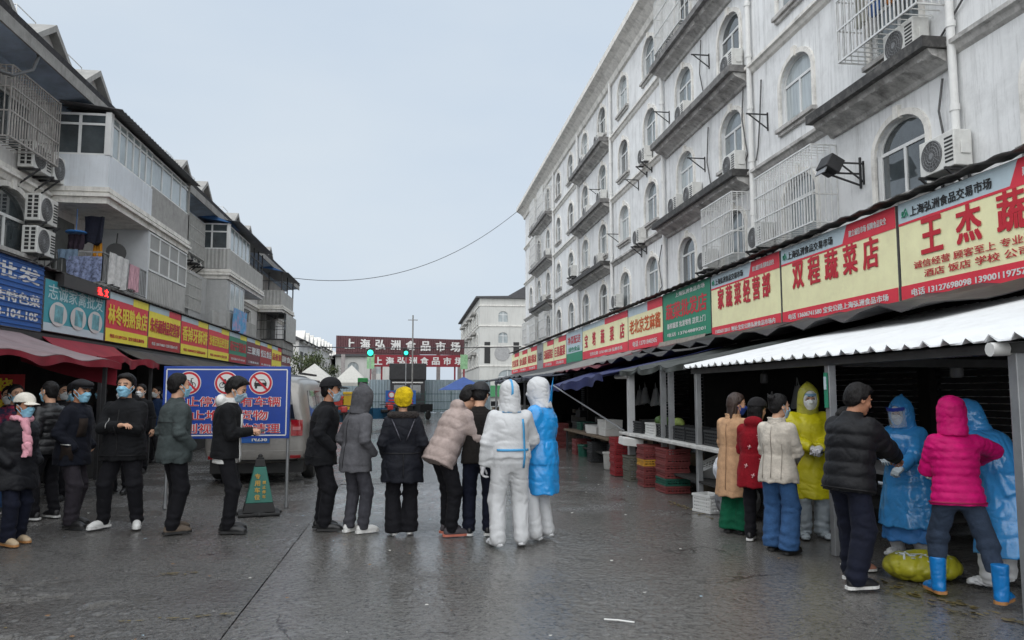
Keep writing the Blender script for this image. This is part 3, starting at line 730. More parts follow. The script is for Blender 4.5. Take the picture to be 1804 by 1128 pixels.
def paint(name, pts, w, seed, z=.006):
    """worn line of road paint built from ragged chips"""
    rnd = random.Random(seed); mb = MB(); (x0, y0), (x1, y1) = pts; L_ = math.hypot(x1-x0, y1-y0); ux, uy = (x1-x0)/L_, (y1-y0)/L_; s_ = 0
    while s_ < L_:
        l = rnd.uniform(.02, .13); 
        for _ in range(rnd.choice([0, 1, 2, 3])):
            c = rnd.uniform(-w*.5, w*.5); n = 9; r1 = l*rnd.uniform(.2, .7); r2 = rnd.uniform(.05, .18)*w
            poly = [(s_+l/2+r1*math.cos(2*math.pi*k/n)*rnd.uniform(.6, 1.1), c+r2*math.sin(2*math.pi*k/n)*rnd.uniform(.5, 1.2)) for k in range(n)]
            mb.add([(x0+ux*a-uy*b_, y0+uy*a+ux*b_, z) for a, b_ in poly], [tuple(range(n))])
        s_ += l*rnd.uniform(.5, .9)
    return mb.build(name, YP, kind='structure')
paint('road_marking', [(3.78, 11.2), (3.80, 9.6)], .14, 1); paint('road_marking', [(3.95, 6.4), (4.22, 5.0)], .20, 2); paint('road_marking', [(3.78, 6.1), (3.98, 5.2)], .07, 5)
paint('road_marking', [(-3.9, 5.75), (-2.7, 5.85)], .10, 3); paint('road_marking', [(-2.1, 5.85), (-1.3, 5.95)], .08, 4); paint('road_marking', [(-2.3, 7.3), (-1.9, 7.35)], .12, 6)
# litter
LIT = mat('litter_white', (.7, .7, .68), rough=.5, var=.1)
o = MB().tube([(1.36, 5.46, .012), (1.45, 5.42, .014), (1.55, 5.36, .012)], .006, 6).build('drinking_straw', LIT, label='white drinking straw lying on the wet road near the bottom edge', cat='straw')
rnd = random.Random(11)
PAP = [mat('litter_paper', (.55, .54, .50), rough=.8, var=.2), mat('litter_brown', srgb(120, 90, 60), rough=.8, var=.3), mat('litter_pale_blue', srgb(150, 175, 190), rough=.6, var=.2)]
mb = MB()
for i in range(150):
    x = rnd.uniform(-6, 4.2); y = rnd.uniform(4.6, 15); s_ = rnd.uniform(.006, .022); a = rnd.uniform(0, 3.1); n = 5; mb.cur = rnd.choice([0, 0, 1, 1, 2])
    mb.add([(x+s_*math.cos(a+k*1.256)*rnd.uniform(.5, 1.4), y+s_*math.sin(a+k*1.256)*rnd.uniform(.5, 1.4), .010+rnd.uniform(0, .006)) for k in range(n)], [tuple(range(n))])
mb.build('litter', PAP, label='small scraps of paper and leaves scattered on wet road', cat='litter', kind='stuff')

# ================================================================== right-hand apartment block
WALLR = mat('render_white_grey', (.78, .79, .79), rough=.9, var=.06, scale=1.2, bump=.15, bscale=14, dirt=(.44, .445, .44), dscale=.8, damt=.6, streak=.44)
TRIM = mat('trim_white', (.80, .78, .73), rough=.85, var=.1, scale=5, dirt=(.2, .19, .17), dscale=3, damt=.5, streak=.3)
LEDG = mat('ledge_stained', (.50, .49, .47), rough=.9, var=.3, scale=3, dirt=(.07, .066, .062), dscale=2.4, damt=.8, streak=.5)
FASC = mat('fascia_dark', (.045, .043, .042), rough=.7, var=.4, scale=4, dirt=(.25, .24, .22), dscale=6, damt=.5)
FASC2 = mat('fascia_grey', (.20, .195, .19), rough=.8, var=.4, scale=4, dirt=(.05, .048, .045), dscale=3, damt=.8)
PVC = mat('pvc_white', (.74, .74, .72), rough=.45, var=.06, streak=.12); FRM = mat('frame_white', (.70, .71, .70), rough=.45, var=.06)
GLASS = mat('window_glass', (.06, .072, .078), rough=.04, var=.5, scale=1.5, spec=1.0, coat=.3); CURT = mat('curtain', (.34, .36, .36), rough=.8, var=.3, scale=7, stretch=(1, 6, .3))
IRON = mat('cage_steel', (.74, .74, .72), rough=.45, var=.15, metal=.3); DIRON = mat('iron_dark', (.03, .03, .032), rough=.6, var=.3); CONCG = mat('concrete_grey', (.30, .295, .28), rough=.9, var=.18, scale=4, bump=.2, dirt=(.08, .075, .07), dscale=1.5, damt=.6, streak=.4)
def arch2(c, w, z0, zs, rise, n=12):
    h = w/2; pts = [(c-h, z0), (c+h, z0), (c+h, zs)]
    for k in range(1, n): a = math.pi*k/n; pts.append((c+h*math.cos(a), zs+rise*math.sin(a)))
    pts.append((c-h, zs)); return pts
def ring(outer, inner):
    n = len(outer); return n
def arch_band(mb, c, w, z0, zs, rise, t, x0, x1, n=14):
    """raised trim following jambs and arch; x0 front, x1 back"""
    def out(e): 
        h = w/2+e; P = [(c-h, z0)]+[(c-h*math.cos(math.pi*k/n), zs+(rise+e)*math.sin(math.pi*k/n)) for k in range(0, n+1)]+[(c+h, z0)]; return P
    A, B = out(0), out(t); k = len(A)
    V = [(x0, a, b) for a, b in A]+[(x0, a, b) for a, b in B]+[(x1, a, b) for a, b in A]+[(x1, a, b) for a, b in B]; F = []
    for i in range(k-1): F += [(i, i+1, k+i+1, k+i), (k+i, k+i+1, 3*k+i+1, 3*k+i), (2*k+i, 2*k+i+1, i+1, i)]
    F += [(0, k, 3*k, 2*k), (k-1, 2*k-1, 4*k-1, 3*k-1)]
    return mb.add(V, F)
WM = {}
GLS = {'a': GLASS, 'b': mat('window_glass_curtain', (.38, .42, .43), rough=.10, var=.25, scale=3, spec=.9, stretch=(1, 4, .4)), 'c': mat('window_glass_grey', (.20, .23, .24), rough=.06, var=.4, scale=2, spec=1.0)}  # paler panes: curtains, with sky reflection also put into the glass colour
def arch_window(parent, X, yc, z0, w=1.4, h=1.45, rise=.5, sgn=-1, trim=True, key='a', curtain=0):
    """white framed window with a round head: frame (part) with panes, sill and trim as sub-parts; sgn=-1 faces -x"""
    k = (key, w, h, rise, sgn)
    if k not in WM:
        zs = h-rise; b = MB(); d = .10; xo, xi = -sgn*(-d)+0, 0     # frame sits .10 inside the wall
        f0, f1 = (.08, .14) if sgn < 0 else (-.14, -.08)
        arch_band(b, 0, w-.10, .05, zs, rise-.05, .05, f0, f1); b.box(f0, f1, -w/2+.05, w/2-.05, 0, .05); b.box(f0-.004, f1+.004, -w/2+.05, w/2-.05, zs-.03, zs+.03); b.box(f0-.004, f1+.004, -.03, .03, .05, zs-.03)
        fm = b.mesh('window', [FRM])
        xp = .11 if sgn < 0 else -.11
        panes = []
        for a0, a1 in ((-w/2+.05, -.03), (.03, w/2-.05)):
            q = MB(); q.box(xp-.008, xp+.008, a0, a1, .05, zs-.03); panes.append(q.mesh('pane', [GLS[key]]))
        q = MB(); q.prism(arch2(0, w-.10, zs+.031, zs+.032, rise-.06)[0:], xp-.008, xp+.008, 'yz'); panes.append(q.mesh('pane', [GLS[key]]))
        s_ = MB(); a, c_ = (-.13, .05) if sgn < 0 else (-.05, .13); s_.box(a, c_, -w/2-.14, w/2+.14, -.09, -.005); s_.box(a*.55 if sgn < 0 else a, c_ if sgn < 0 else c_*.55, -w/2-.09, w/2+.09, -.17, -.092); sm = s_.mesh('sill', [LEDG])
        t_ = MB(); x0, x1 = (-.045, .02) if sgn < 0 else (.045, -.02); arch_band(t_, 0, w, 0, zs, rise, .11, x0, x1); t_.box(min(x0*1.8, x1), max(x0*1.8, x1), -.07, .07, h-.03, h+.20); tm = t_.mesh('arch_trim', [TRIM])
        cu = MB(); xc = .2 if sgn < 0 else -.2; cu.sheet(lambda u, v: (xc+.03*math.sin(u*40), -w/2+w*.46*u, .05+(h-.1)*v), 30, 1); cu = cu.mesh('curtain', [CURT], smooth=True)
        bk = MB(); xb = .42 if sgn < 0 else -.42; bk.box(min(xb, xb+.02), max(xb, xb+.02), -w/2-.3, w/2+.3, -.2, h+.2); bk = bk.mesh('room_dark', [mat('room_dark', (.02, .02, .022), rough=1, var=0)])
        WM[k] = (fm, panes, sm, tm, cu, bk)
    fm, panes, sm, tm, cu, bk = WM[k]
    f = link('window', fm, parent, (X, yc, z0))
    for p_ in panes: link('pane', p_, f)
    link('sill', sm, f)
    if trim: link('arch_trim', tm, f)
    return f
def sweep_y(mb, prof, y0, y1):
    """profile [(x,z)...] closed polygon, extruded along y"""
    return mb.prism(prof, y0, y1, 'xz')
BR = empty('apartment_building', (8.4, 25, 0), label='long five storey white apartment block with arched windows above the right stalls', cat='building')
def rel(o, par): o.location = Vector(o.location)-par.location; return o
XW = 8.4; BAYS = [12.1+3.5*i for i in range(-3, 13)]; FL = [(5.0, 1.40), (7.65, 1.45), (10.35, 1.45), (13.05, 1.42)]
holes = [arch2(yc, 1.4, z0, z0+h-.5, .5) for yc in BAYS for z0, h in FL]
wb = wall_holes([(-2.0, 0), (57, 0), (57, 15.5), (-2.0, 15.5)], holes, .30, lambda a, b_, d: (d, a-25, b_))
wb.box(.3, 12, 31.7, 32, 0, 15.5); wb.box(.3, 12, -27, -26.7, 0, 15.5); wb.box(.32, .34, -26.7, 31.7, 3.0, 15.4)
wb.build('wall', WALLR, BR)
MATS['dark_int'] = mat('room_dark', (.02, .02, .022), rough=1, var=0)
wins = {}
for i, yc in enumerate(BAYS):
    for j, (z0, h) in enumerate(FL): wins[(i, j)] = arch_window(BR, 0, yc-25, z0, 1.4, h, key='abcacb'[(i*2+j*5+i*j) % 6])
for j, z in enumerate((7.02, 9.72, 12.42)):
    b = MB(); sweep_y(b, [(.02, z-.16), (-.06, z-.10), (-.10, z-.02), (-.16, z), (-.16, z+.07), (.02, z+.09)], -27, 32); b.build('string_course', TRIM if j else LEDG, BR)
def ledge(y0, y1, z):
    b = MB(); b.cur = 0; sweep_y(b, [(.02, z-.34), (-.07, z-.33), (-.11, z-.27), (-.24, z-.20), (-.38, z-.15), (-.44, z-.06), (.02, z-.06)], y0-25, y1-25)
    b.cur = 1; b.box(-.56, .02, y0-.06-25, y1+.06-25, z-.058, z+.12)
    n = int((y1-y0)/.42); b.cur = 0
    for k in range(n): b.box(-.40, -.30, y0-25+.2+k*.42, y0-25+.30+k*.42, z-.17, z-.062)
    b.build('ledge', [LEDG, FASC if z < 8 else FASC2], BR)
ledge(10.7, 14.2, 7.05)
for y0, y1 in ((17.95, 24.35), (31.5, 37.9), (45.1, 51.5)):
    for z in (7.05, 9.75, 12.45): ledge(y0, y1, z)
b = MB(); sweep_y(b, [(.02, 14.75), (-.10, 14.80), (-.16, 15.0), (-.40, 15.22), (-.62, 15.34), (-.66, 15.36), (-.66, 15.62), (.02, 15.66)], -27, 32.3); b.build('cornice', TRIM, BR)
b = MB(); b.prism([(-27, 15.6), (32.2, 15.6), (32.2, 15.7), (-27, 15.7)], -.5, 12, 'yz'); b.build('roof', CONCG, BR)
for y in (3.6, 10.6, 17.75, 24.5, 31.35, 38.0, 44.9, 51.7):
    b = MB(); b.tube([(-.10, y-25, 3.3), (-.10, y-25, 15.0)], .065, 10); b.cur = 0
    for z in np.arange(4.6, 15, 1.35): b.tube([(-.10, y-25, z), (-.10, y-25, z+.10)], .080, 10)
    b.build('drainpipe', PVC, BR, smooth=True)
def cage(parent, y0, y1, z0, z1, d=.55, X=0, sgn=-1, step=.11, m=IRON, tray=True):
    b = MB(); xf_ = X+sgn*d; r = .020; xs = (X+sgn*.02, xf_)
    for z in (z0, z1, z0+(z1-z0)*.36, z0+(z1-z0)*.70):
        b.bar((xf_, y0, z), (xf_, y1, z), .032)
        for y in (y0, y1): b.bar((xs[0], y, z), (xf_, y, z), .024)
    for y in np.arange(y0, y1+.01, step): b.bar((xf_, y, z0), (xf_, y, z1), .020)
    for y in (y0, y1):
        for x in np.linspace(xs[0], xf_, 5): b.bar((x, y, z0), (x, y, z1), .018)
    for y in np.arange(y0, y1, step*1.6): b.bar((xs[0], y, z0), (xf_, y, z0), .016); b.bar((xs[0], y, z1), (xf_, y, z1), .014)
    return b.build('window_cage', m, parent)
for y0, y1, z0, z1 in ((14.1, 16.7, 4.98, 6.55), (17.95, 20.0, 5.05, 6.6), (10.75, 13.0, 7.75, 9.45), (21.3, 23.8, 12.75, 14.5), (46, 48.2, 12.8, 14.4), (48.9, 51.2, 10.1, 11.8), (52.8, 55.0, 5.0, 6.5), (45.6, 47.6, 5.0, 6.5), (49.2, 51.4, 5.0, 6.5), (49.4, 51.3, 12.8, 14.4)):
    cage(BR, y0-25, y1-25, z0, z1)
# cables and hoses on the facade
for pts in ([(10.9, 6.6), (11.0, 6.1), (10.95, 5.6), (10.7, 5.2)], [(10.4, 8.6), (10.1, 7.8), (10.9, 7.3), (11.1, 7.2)], [(18.2, 9.5), (18.3, 8.6), (18.1, 7.6), (18.4, 7.3)], [(20.6, 9.2), (20.7, 8.2), (20.5, 7.4)], [(21.0, 12.0), (21.1, 11.0), (20.8, 10.0)], [(24.9, 6.6), (25.2, 6.0), (25.0, 5.2), (25.6, 4.9)], [(17.2, 9.2), (17.3, 8.2), (17.5, 7.6), (17.6, 7.3)]):
    b = MB(); b.tube([(-.05-.02*math.sin(i*2), y-25, z) for i, (y, z) in enumerate(pts)], .018, 6); b.build('hose', mat('hose_grey', (.10, .10, .10), rough=.6, var=.5, scale=12), BR, smooth=True)
# washing-line brackets
for y, z in ((17.0, 8.25), (13.2, 5.9), (21.0, 8.4), (24.0, 10.9), (27.6, 9.6), (20.5, 11.3), (30.4, 8.1), (33.5, 10.8)):
    b = MB(); b.bar((0, y-25, z), (-.55, y-25, z), .03); b.bar((-.02, y-25, z-.35), (-.5, y-25, z), .025); b.bar((-.015, y-25, z-.4), (-.015, y-25, z+.05), .03); b.build('clothes_bracket', DIRON, BR)
# air conditioners
ACW = mat('ac_white', (.70, .70, .67), rough=.5, var=.06, dirt=(.35, .33, .3), dscale=5, damt=.4); ACG = mat('ac_grille', (.20, .205, .21), rough=.5, var=.2); ACB = mat('ac_dark', (.025, .025, .025), rough=.6, var=.2)
def make_ac():
    """origin at the back bottom centre, front faces -x, .8 m wide along y"""
    r = empty('air_conditioner', (0, 0, 0)); b = MB(); b.box(-.32, -.02, -.40, .40, 0, .56); b.build('casing', ACW, r, bevel=.015)
    b = MB(); n = 28
    for rr in (.05, .10, .15, .20, .235): b.tube([(-.328, .11+rr*math.cos(2*math.pi*k/n), .28+rr*math.sin(2*math.pi*k/n)) for k in range(n+1)], .006, 5, caps=False)
    for k in range(16): a = 2*math.pi*k/16; b.bar((-.328, .11+.04*math.cos(a), .28+.04*math.sin(a)), (-.328, .11+.24*math.cos(a+.25), .28+.24*math.sin(a+.25)), .007)
    b.lathe([(.045, -.336), (.045, -.322)], 16, (0, .11, .28), 'x'); b.build('fan_grille', ACG, r)
    b = MB(); b.lathe([(.245, -.3235), (.245, -.3215)], 28, (0, .11, .28), 'x'); b.build('fan_recess', mat('ac_recess', (.10, .10, .10), rough=.7, var=.3, scale=14), r)
    b = MB()
    for i in range(2):
        for k in range(6): b.box(-.12-.12*i-.04, -.12-.12*i+.04, .398, .404, .06+k*.08, .12+k*.08)
    for k in range(7): b.box(-.325, -.318, -.37, -.19, .08+k*.06, .11+k*.06)
    b.build('vent_slots', ACB, r, kind='stuff')
    b = MB(); b.box(-.22, -.06, -.425, -.402, .18, .36); b.build('service_cover', ACW, r, bevel=.006)
    for y in (-.3, .3): b = MB(); b.box(-.42, 0, y-.02, y+.02, -.05, -.006); b.bar((-.4, y, -.03), (-.01, y, -.34), .03); b.box(-.03, 0, y-.02, y+.02, -.4, -.006); b.build('bracket', DIRON, r)
    return r
AC0 = make_ac(); AC_N = [0]
ORD = ['lowest', 'second', 'third', 'top']
def ac(x, y, z, label, face=-1, brk=True):
    o = AC0 if AC_N[0] == 0 else copy_tree(AC0); AC_N[0] += 1
    o.location = (x, y, z); o.rotation_euler = (0, 0, 0 if face < 0 else math.pi); setp(o, label, 'air conditioner', 'air conditioners on the facades'); return o
acs = [(10.75, 5.02, 'white air conditioner with big fan above the red and yellow sign, nearest on right block'), (11.55, 7.20, 'white air conditioner on the near dark ledge of the right block under a cage'),
 (18.6, 7.20, 'air conditioner at the near end of the lowest long ledge, right block'), (21.6, 7.20, 'air conditioner in the middle of the lowest long ledge, right block'), (23.0, 7.20, 'air conditioner beside the far end of the lowest long ledge, right block'),
 (18.6, 9.90, 'air conditioner at the near end of the second long ledge, right block'), (22.2, 9.90, 'air conditioner at the far half of the second long ledge, right block'), (26.2, 9.80, 'bracketed air conditioner below a third row window past the second drainpipe'),
 (17.2, 5.02, 'air conditioner between the two white window cages, nearer one'), (20.55, 5.02, 'air conditioner beside the smaller white window cage, farther one'), (22.9, 12.6, 'upper air conditioner near the roof cornice of right block'), (24.0, 12.6, 'air conditioner under the roof cornice beyond the upper one'),
 (27.0, 7.0, 'bracketed air conditioner on plain wall beyond the lowest long ledge'), (32.6, 9.90, 'air conditioner on the far middle ledge, nearer of two'), (35.4, 9.90, 'air conditioner on the far middle ledge, farther of two'), (33.0, 12.6, 'air conditioner on the far upper ledge, nearer of two'), (36.2, 12.6, 'air conditioner on the far upper ledge, farther of two'),
 (33.2, 7.2, 'air conditioner on the far lower ledge above the vegetable shop sign'), (46.5, 9.9, 'air conditioner on the farthest ledge of right block, middle row'), (47.8, 7.2, 'air conditioner on the farthest ledge of right block, lower row'), (30.2, 5.0, 'low air conditioner above the small yellow sign on the right'), (38.9, 7.6, 'air conditioner beside the fifth drainpipe of the right block')]
for y, z, lb in acs: ac(8.38, y, z, lb)
# flood lamp on the wall
fl = empty('flood_lamp', (8.4, 13.3, 5.75), label='black flood lamp on an arm beside the arched window above signs', cat='lamp')
b = MB(); b.cbox((-.62, .0, .12), (.30, .40, .28), 0, 0, .5); b.build('lamp_head', DIRON, fl, bevel=.02); b = MB(); b.cbox((-.785, 0, .04), (.02, .32, .22), 0, 0, .5); b.build('lamp_glass', mat('lamp_glass', (.25, .26, .27), rough=.2, var=.1), fl); b = MB(); b.bar((0, 0, -.25), (-.75, 0, -.02), .03); b.bar((0, 0, -.02), (-.75, 0, -.02), .03); b.bar((-.012, 0, -.3), (-.012, 0, .3), .04); b.build('arm', DIRON, fl)

# ================================================================== left-hand building
WALLL = mat('render_grey', (.66, .65, .63), rough=.9, var=.1, scale=1.3, bump=.15, bscale=14, dirt=(.28, .275, .27), dscale=.8, damt=.6, streak=.4)
PALEB = mat('render_pale_blue', (.70, .74, .78), rough=.85, var=.06, scale=2, dirt=(.55, .56, .57), dscale=1.2, damt=.6, streak=.25); ROUGHG = mat('render_rough_grey', (.36, .355, .34), rough=.95, var=.15, scale=5, bump=.5, bscale=60, dirt=(.14, .13, .12), dscale=2)
CORR = mat('cladding_grey', (.40, .40, .385), rough=.6, var=.15, scale=3, streak=.4); SOFF = mat('soffit_blue_grey', srgb(165, 182, 202), rough=.8, var=.2, scale=2, dirt=(.20, .21, .22), dscale=1.2, damt=.7); BLUES = mat('sheet_blue', srgb(58, 104, 158), rough=.5, var=.2, scale=2)
TILE = mat('roof_tile_dark', (.06, .06, .065), rough=.8, var=.4, scale=10)
BL = empty('apartment_building', (-7.95, 25, 0), label='three storey grey building with enclosed balconies above the left shops', cat='building')
def PL(x, y, z): return (x+7.95, y-25, z)
LW = [(16.1, 1.75), (12.0, 1.75), (8.0, 1.75)]
holes = [arch2(y, w, 4.42, 5.10, .55) for y, w in LW]+[[(y0, 6.45), (y1, 6.45), (y1, 7.55), (y0, 7.55)] for y0, y1 in ((15.2, 16.9), (11, 12.8), (26.0, 27.6), (37.6, 39.2))]+[[(y0, 4.5), (y1, 4.5), (y1, 5.6), (y0, 5.6)] for y0, y1 in ((26.0, 27.6), (37.6, 39.2))]
wb = wall_holes([(-2, 0), (49, 0), (49, 8.1), (-2, 8.1)], holes, .25, lambda a, b_, d: (-d, a-25, b_)); wb.box(-.30, -.28, -27, 24, 2.6, 8.0); wb.box(-9, -.3, 23.8, 24, 0, 8.1); wb.build('wall', WALLL, BL)
for y, w in LW: arch_window(BL, 0, y-25, 4.42, w, 1.23, .55, 1)
def rwin(parent, y0, y1, z0, z1, X=0, n=2, m=FRM):
    w = y1-y0; b = MB(); f0, f1 = X-.14, X-.08
    b.box(f0, f1, y0, y1, z0, z0+.05); b.box(f0, f1, y0, y1, z1-.05, z1)
    for k in range(n+1): yy = y0+w*k/n; b.box(f0-.002, f1+.002, max(y0, yy-.03), min(y1, yy+.03), z0+.05, z1-.05)
    f = b.build('window', m, parent)
    for k in range(n): q = MB(); q.box(X-.115, X-.10, y0+w*k/n+.03, y0+w*(k+1)/n-.03, z0+.05, z1-.05); q.build('pane', GLASS, f)
    return f
for y0, y1 in ((15.2, 16.9), (11, 12.8), (26.0, 27.6), (37.6, 39.2)): rwin(BL, y0-25, y1-25, 6.45, 7.55)
for y0, y1 in ((26.0, 27.6), (37.6, 39.2)): rwin(BL, y0-25, y1-25, 4.5, 5.6)
b = MB(); sweep_y(b, [(-.02, 5.72), (.05, 5.74), (.09, 5.84), (.14, 5.86), (.14, 5.92), (.06, 5.94), (.06, 6.05), (-.02, 6.06)], -27, 24); b.build('string_course', TRIM, BL)
b = MB(); sweep_y(b, [(0, 7.90), (.06, 7.92), (.10, 8.0), (.72, 8.06), (.76, 8.02), (.80, 8.02), (.80, 8.22), (0, 8.30)], -27, 24.3)
b.build('eave', SOFF, BL)
b = MB(); sweep_y(b, [(.802, 8.0), (.84, 8.0), (.84, 8.24), (.802, 8.24)], -27, 24.3); b.build('eave_board', CONCG, BL)
b = MB(); b.sheet(lambda u, v: (.84-6*u, -27+51.3*v, 8.245+2.5*u), 2, 4, .1); b.build('roof', TILE, BL)
for yc in (9.5, 13.6, 15.85, 18.05, 24.9, 27.4, 32.2, 34.6, 39.6):
    b = MB(); b.cur = 0; hw = .78; y = yc-25
    b.prism([(y-hw, 8.25), (y+hw, 8.25), (y, 8.82)], -1.2, .62, 'yz'); b.cur = 1
    for sg in (-1, 1): b.prism([(y, 8.94), (y+sg*(hw+.14), 8.30), (y+sg*(hw+.14), 8.18), (y, 8.80)] if sg > 0 else [(y, 8.80), (y-(hw+.14), 8.18), (y-(hw+.14), 8.30), (y, 8.94)], -1.25, .80, 'yz')
    b.cur = 2; b.prism([(y-.28, 8.29), (y+.28, 8.29), (y+.12, 8.56), (y-.12, 8.56)], .615, .635, 'yz')
    b.build('dormer', [WALLL, mat('dormer_board', (.34, .335, .32), rough=.9, var=.2, scale=3, streak=.3), DIRON], BL)
    b = MB(); z = 9.06; b.tube([(.3, y-.55, 8.5), (.3, y-.55, z), (.3, y+.2, z), (.3, y+.3, 8.7)], .012, 6); b.tube([(-.8, y-.55, z), (.3, y-.55, z)], .011, 6); b.build('roof_rail', IRON, BL)
def corrug(mb, y0, y1, z0, z1, x, sgn=1, pitch=.12, amp=.012, axis='y'):
    """vertical ribbed cladding sheet facing +x"""
    n = int((y1-y0)/pitch)*4
    tri = lambda k: (0, 0, 1, 1)[k % 4]
    V = []; F = []
    for k in range(n+1):
        yy = y0+(y1-y0)*k/n; xx = x+sgn*amp*tri(k)
        V += [(xx, yy, z0), (xx, yy, z1)] if axis == 'y' else [(yy, xx, z0), (yy, xx, z1)]
    for k in range(n): F.append((2*k, 2*k+2, 2*k+3, 2*k+1))
    return mb.add(V, F)
def slab(y0, y1, z, xf=1.25):
    b = MB(); b.box(0, xf, y0, y1, z-.26, z); b.box(0, xf+.07, y0-.07, y1+.07, z-.12, z-.05); b.box(0, xf+.04, y0-.04, y1+.04, z-.002, z+.10); b.build('balcony_slab', TRIM, BL)
def thin(y0, y1): b = MB(); b.box(0, 1.24, y0, y1, 3.90, 3.97); b.build('balcony_slab', CONCG, BL)
def glazing(y0, y1, z0, z1, n, X, tr=.72, name='balcony_window', m=FRM, gl=GLASS, side=None):
    """framed glazing along y at x=X, or along x at y=side when side is given (y0,y1 then mean x0,x1)"""
    b = MB(); t = .025
    def bx(mb, a0, a1, c0, c1, e=0):
        if side is None: mb.box(X-t-e, X+t+e, a0, a1, c0, c1)
        else: mb.box(a0, a1, side-t-e, side+t+e, c0, c1)
    bx(b, y0, y1, z0, z0+.05); bx(b, y0, y1, z1-.05, z1); zt = z0+(z1-z0)*tr
    for k in range(n+1):
        c = y0+(y1-y0)*k/n; bx(b, max(y0, c-.03), min(y1, c+.03), z0+.05, z1-.05, .003)
    if tr < 1: bx(b, y0+.03, y1-.03, zt-.025, zt+.025, .0015)
    f = b.build(name, m, BL)
    for k in range(n):
        q = MB(); a0, a1 = y0+(y1-y0)*k/n+.03, y0+(y1-y0)*(k+1)/n-.03
        if side is None: q.box(X-.008, X+.008, a0, a1, z0+.05, z1-.05)
        else: q.box(a0, a1, side-.008, side+.008, z0+.05, z1-.05)
        q.build('pane', gl, f)
    return f
GLP = mat('glass_pale', (.30, .35, .36), rough=.12, var=.3, scale=1.2, spec=.9); GLF = mat('glass_frosted', (.30, .30, .285), rough=.5, var=.12, scale=2)
def leanto(y0, y1, zb=8.02, zf=7.84, xf=1.5, m=None):
    b = MB(); n = int((y1-y0)/.05)
    b.sheet(lambda u, v: (0.02+(xf-.02)*v, y0+(y1-y0)*u, zb+(zf-zb)*v+.012*math.sin(u*n*math.pi*.5)), n, 1, .012); b.build('lean_to_roof', m or mat('sheet_grey', (.16, .16, .165), rough=.5, var=.3), BL)
# balcony one (nearest)
y0, y1, ym = 17.6-25, 23.8-25, 20.45-25
slab(y0, y1, 6.0); thin(y0, y1)
b = MB(); b.box(0, 1.25, y0, y0+.10, 6.1, 6.82); b.box(1.15, 1.25, y0+.1, ym, 6.1, 6.82); b.build('parapet', PALEB, BL); b = MB(); b.box(1.14, 1.24, ym, y1, 6.02, 6.90); b.build('parapet', ROUGHG, BL); b = MB(); b.box(0, 1.24, y1-.1, y1, 6.1, 7.9); b.build('parapet', ROUGHG, BL)
glazing(.05, 1.15, 6.82, 7.78, 2, 0, .74, side=y0+.05); glazing(y0+.16, ym, 6.82, 7.78, 6, 1.2, .80, gl=GLP); glazing(ym, y1, 6.90, 7.78, 4, 1.19, .84, gl=GLP); b = MB(); b.box(1.14, 1.26, y0-.01, y0+.14, 6.83, 7.80); b.build('corner_post', FRM, BL)
leanto(y0-.1, y1+.2)
b = MB(); b.box(0, 1.22, ym-.05, ym+.05, 3.95, 5.74); b.build('partition', mat('partition_white', (.58, .60, .62), rough=.8, var=.05), BL)
glazing(ym+.06, y1, 4.72, 5.72, 4, 1.2, .55, gl=GLF); b = MB(); corrug(b, ym+.06, y1, 3.7, 4.70, 1.2, 1, .14, .02); b.build('cladding', CORR, BL)
def rail(pts, z0, z1, step=.12, m=IRON):
    b = MB()
    for (ax, ay), (bx_, by) in zip(pts[:-1], pts[1:]):
        for z in (z0, z1): b.bar((ax, ay, z), (bx_, by, z), .03)
        n = int(math.hypot(bx_-ax, by-ay)/step)
        for k in range(n+1): b.bar((ax+(bx_-ax)*k/n, ay+(by-ay)*k/n, z0), (ax+(bx_-ax)*k/n, ay+(by-ay)*k/n, z1), .016)
    return b.build('railing', m, BL)
rail([(0.02, y0+.04), (1.2, y0+.04), (1.2, ym-.06)], 4.02, 4.66, .11, mat('rail_grey', (.25, .25, .25), rough=.5, var=.3)); b = MB(); b.box(.06, .10, y0+.3, y0+1.2, 4.0, 5.5); b.build('door_panel', mat('door_dark', (.08, .085, .08), rough=.5, var=.3), BL)
# things drying on the balcony
def hang(name, label, cat, x, y, z, w, h, m, along='y', sag=.03, waves=3, th=.012, rz=0):
    b = MB(); b.sheet(lambda u, v: ((u-.5)*w*(1-.10*v), sag*math.sin(u*math.pi*waves*2+v*2)*(.4+v), -h*v+.03*math.sin(u*7)*v), 18, 6, th); return b.build(name, m, None, smooth=True, loc=(x, y, z), rot=(0, 0, R(90) if along == 'y' else rz), label=label, cat=cat)
XB = -6.72
hang('blanket', 'white quilt hung over the nearest balcony railing on the left', 'blanket', XB+.06, 18.35, 4.70, 1.15, .72, cloth('quilt_white', (.56, .56, .55)), sag=.035)
hang('towel', 'pink and white striped towel beside the quilt on the balcony rail', 'towel', XB+.05, 19.35, 4.64, .62, .60, mat('towel_pink', srgb(190, 150, 160), rough=.9, var=.5, scale=20, stretch=(1, 6, .2)))
hang('blanket', 'blue and red checked cloth hung on the side of the nearest balcony', 'blanket', -7.1, 17.56, 4.55, .75, .55, mat('check_cloth', srgb(120, 130, 160), rough=.9, var=.8, scale=14), along='x')
hang('jacket', 'dark jacket hanging from the balcony ceiling', 'jacket', -7.15, 18.15, 5.55, .42, .62, cloth('hang_navy', (.015, .017, .03)), along='x', waves=1.5, th=.08); hang('garment', 'mustard cloth hanging below the dark jacket on the balcony', 'garment', -7.12, 18.28, 5.02, .16, .42, cloth('hang_mustard', srgb(190, 130, 40)), along='x', th=.03)
hang('garment', 'dark small clothes under a blue drying ring on the balcony', 'garment', -7.45, 17.95, 5.10, .34, .34, cloth('hang_dark', (.03, .02, .03)), along='x', th=.03)
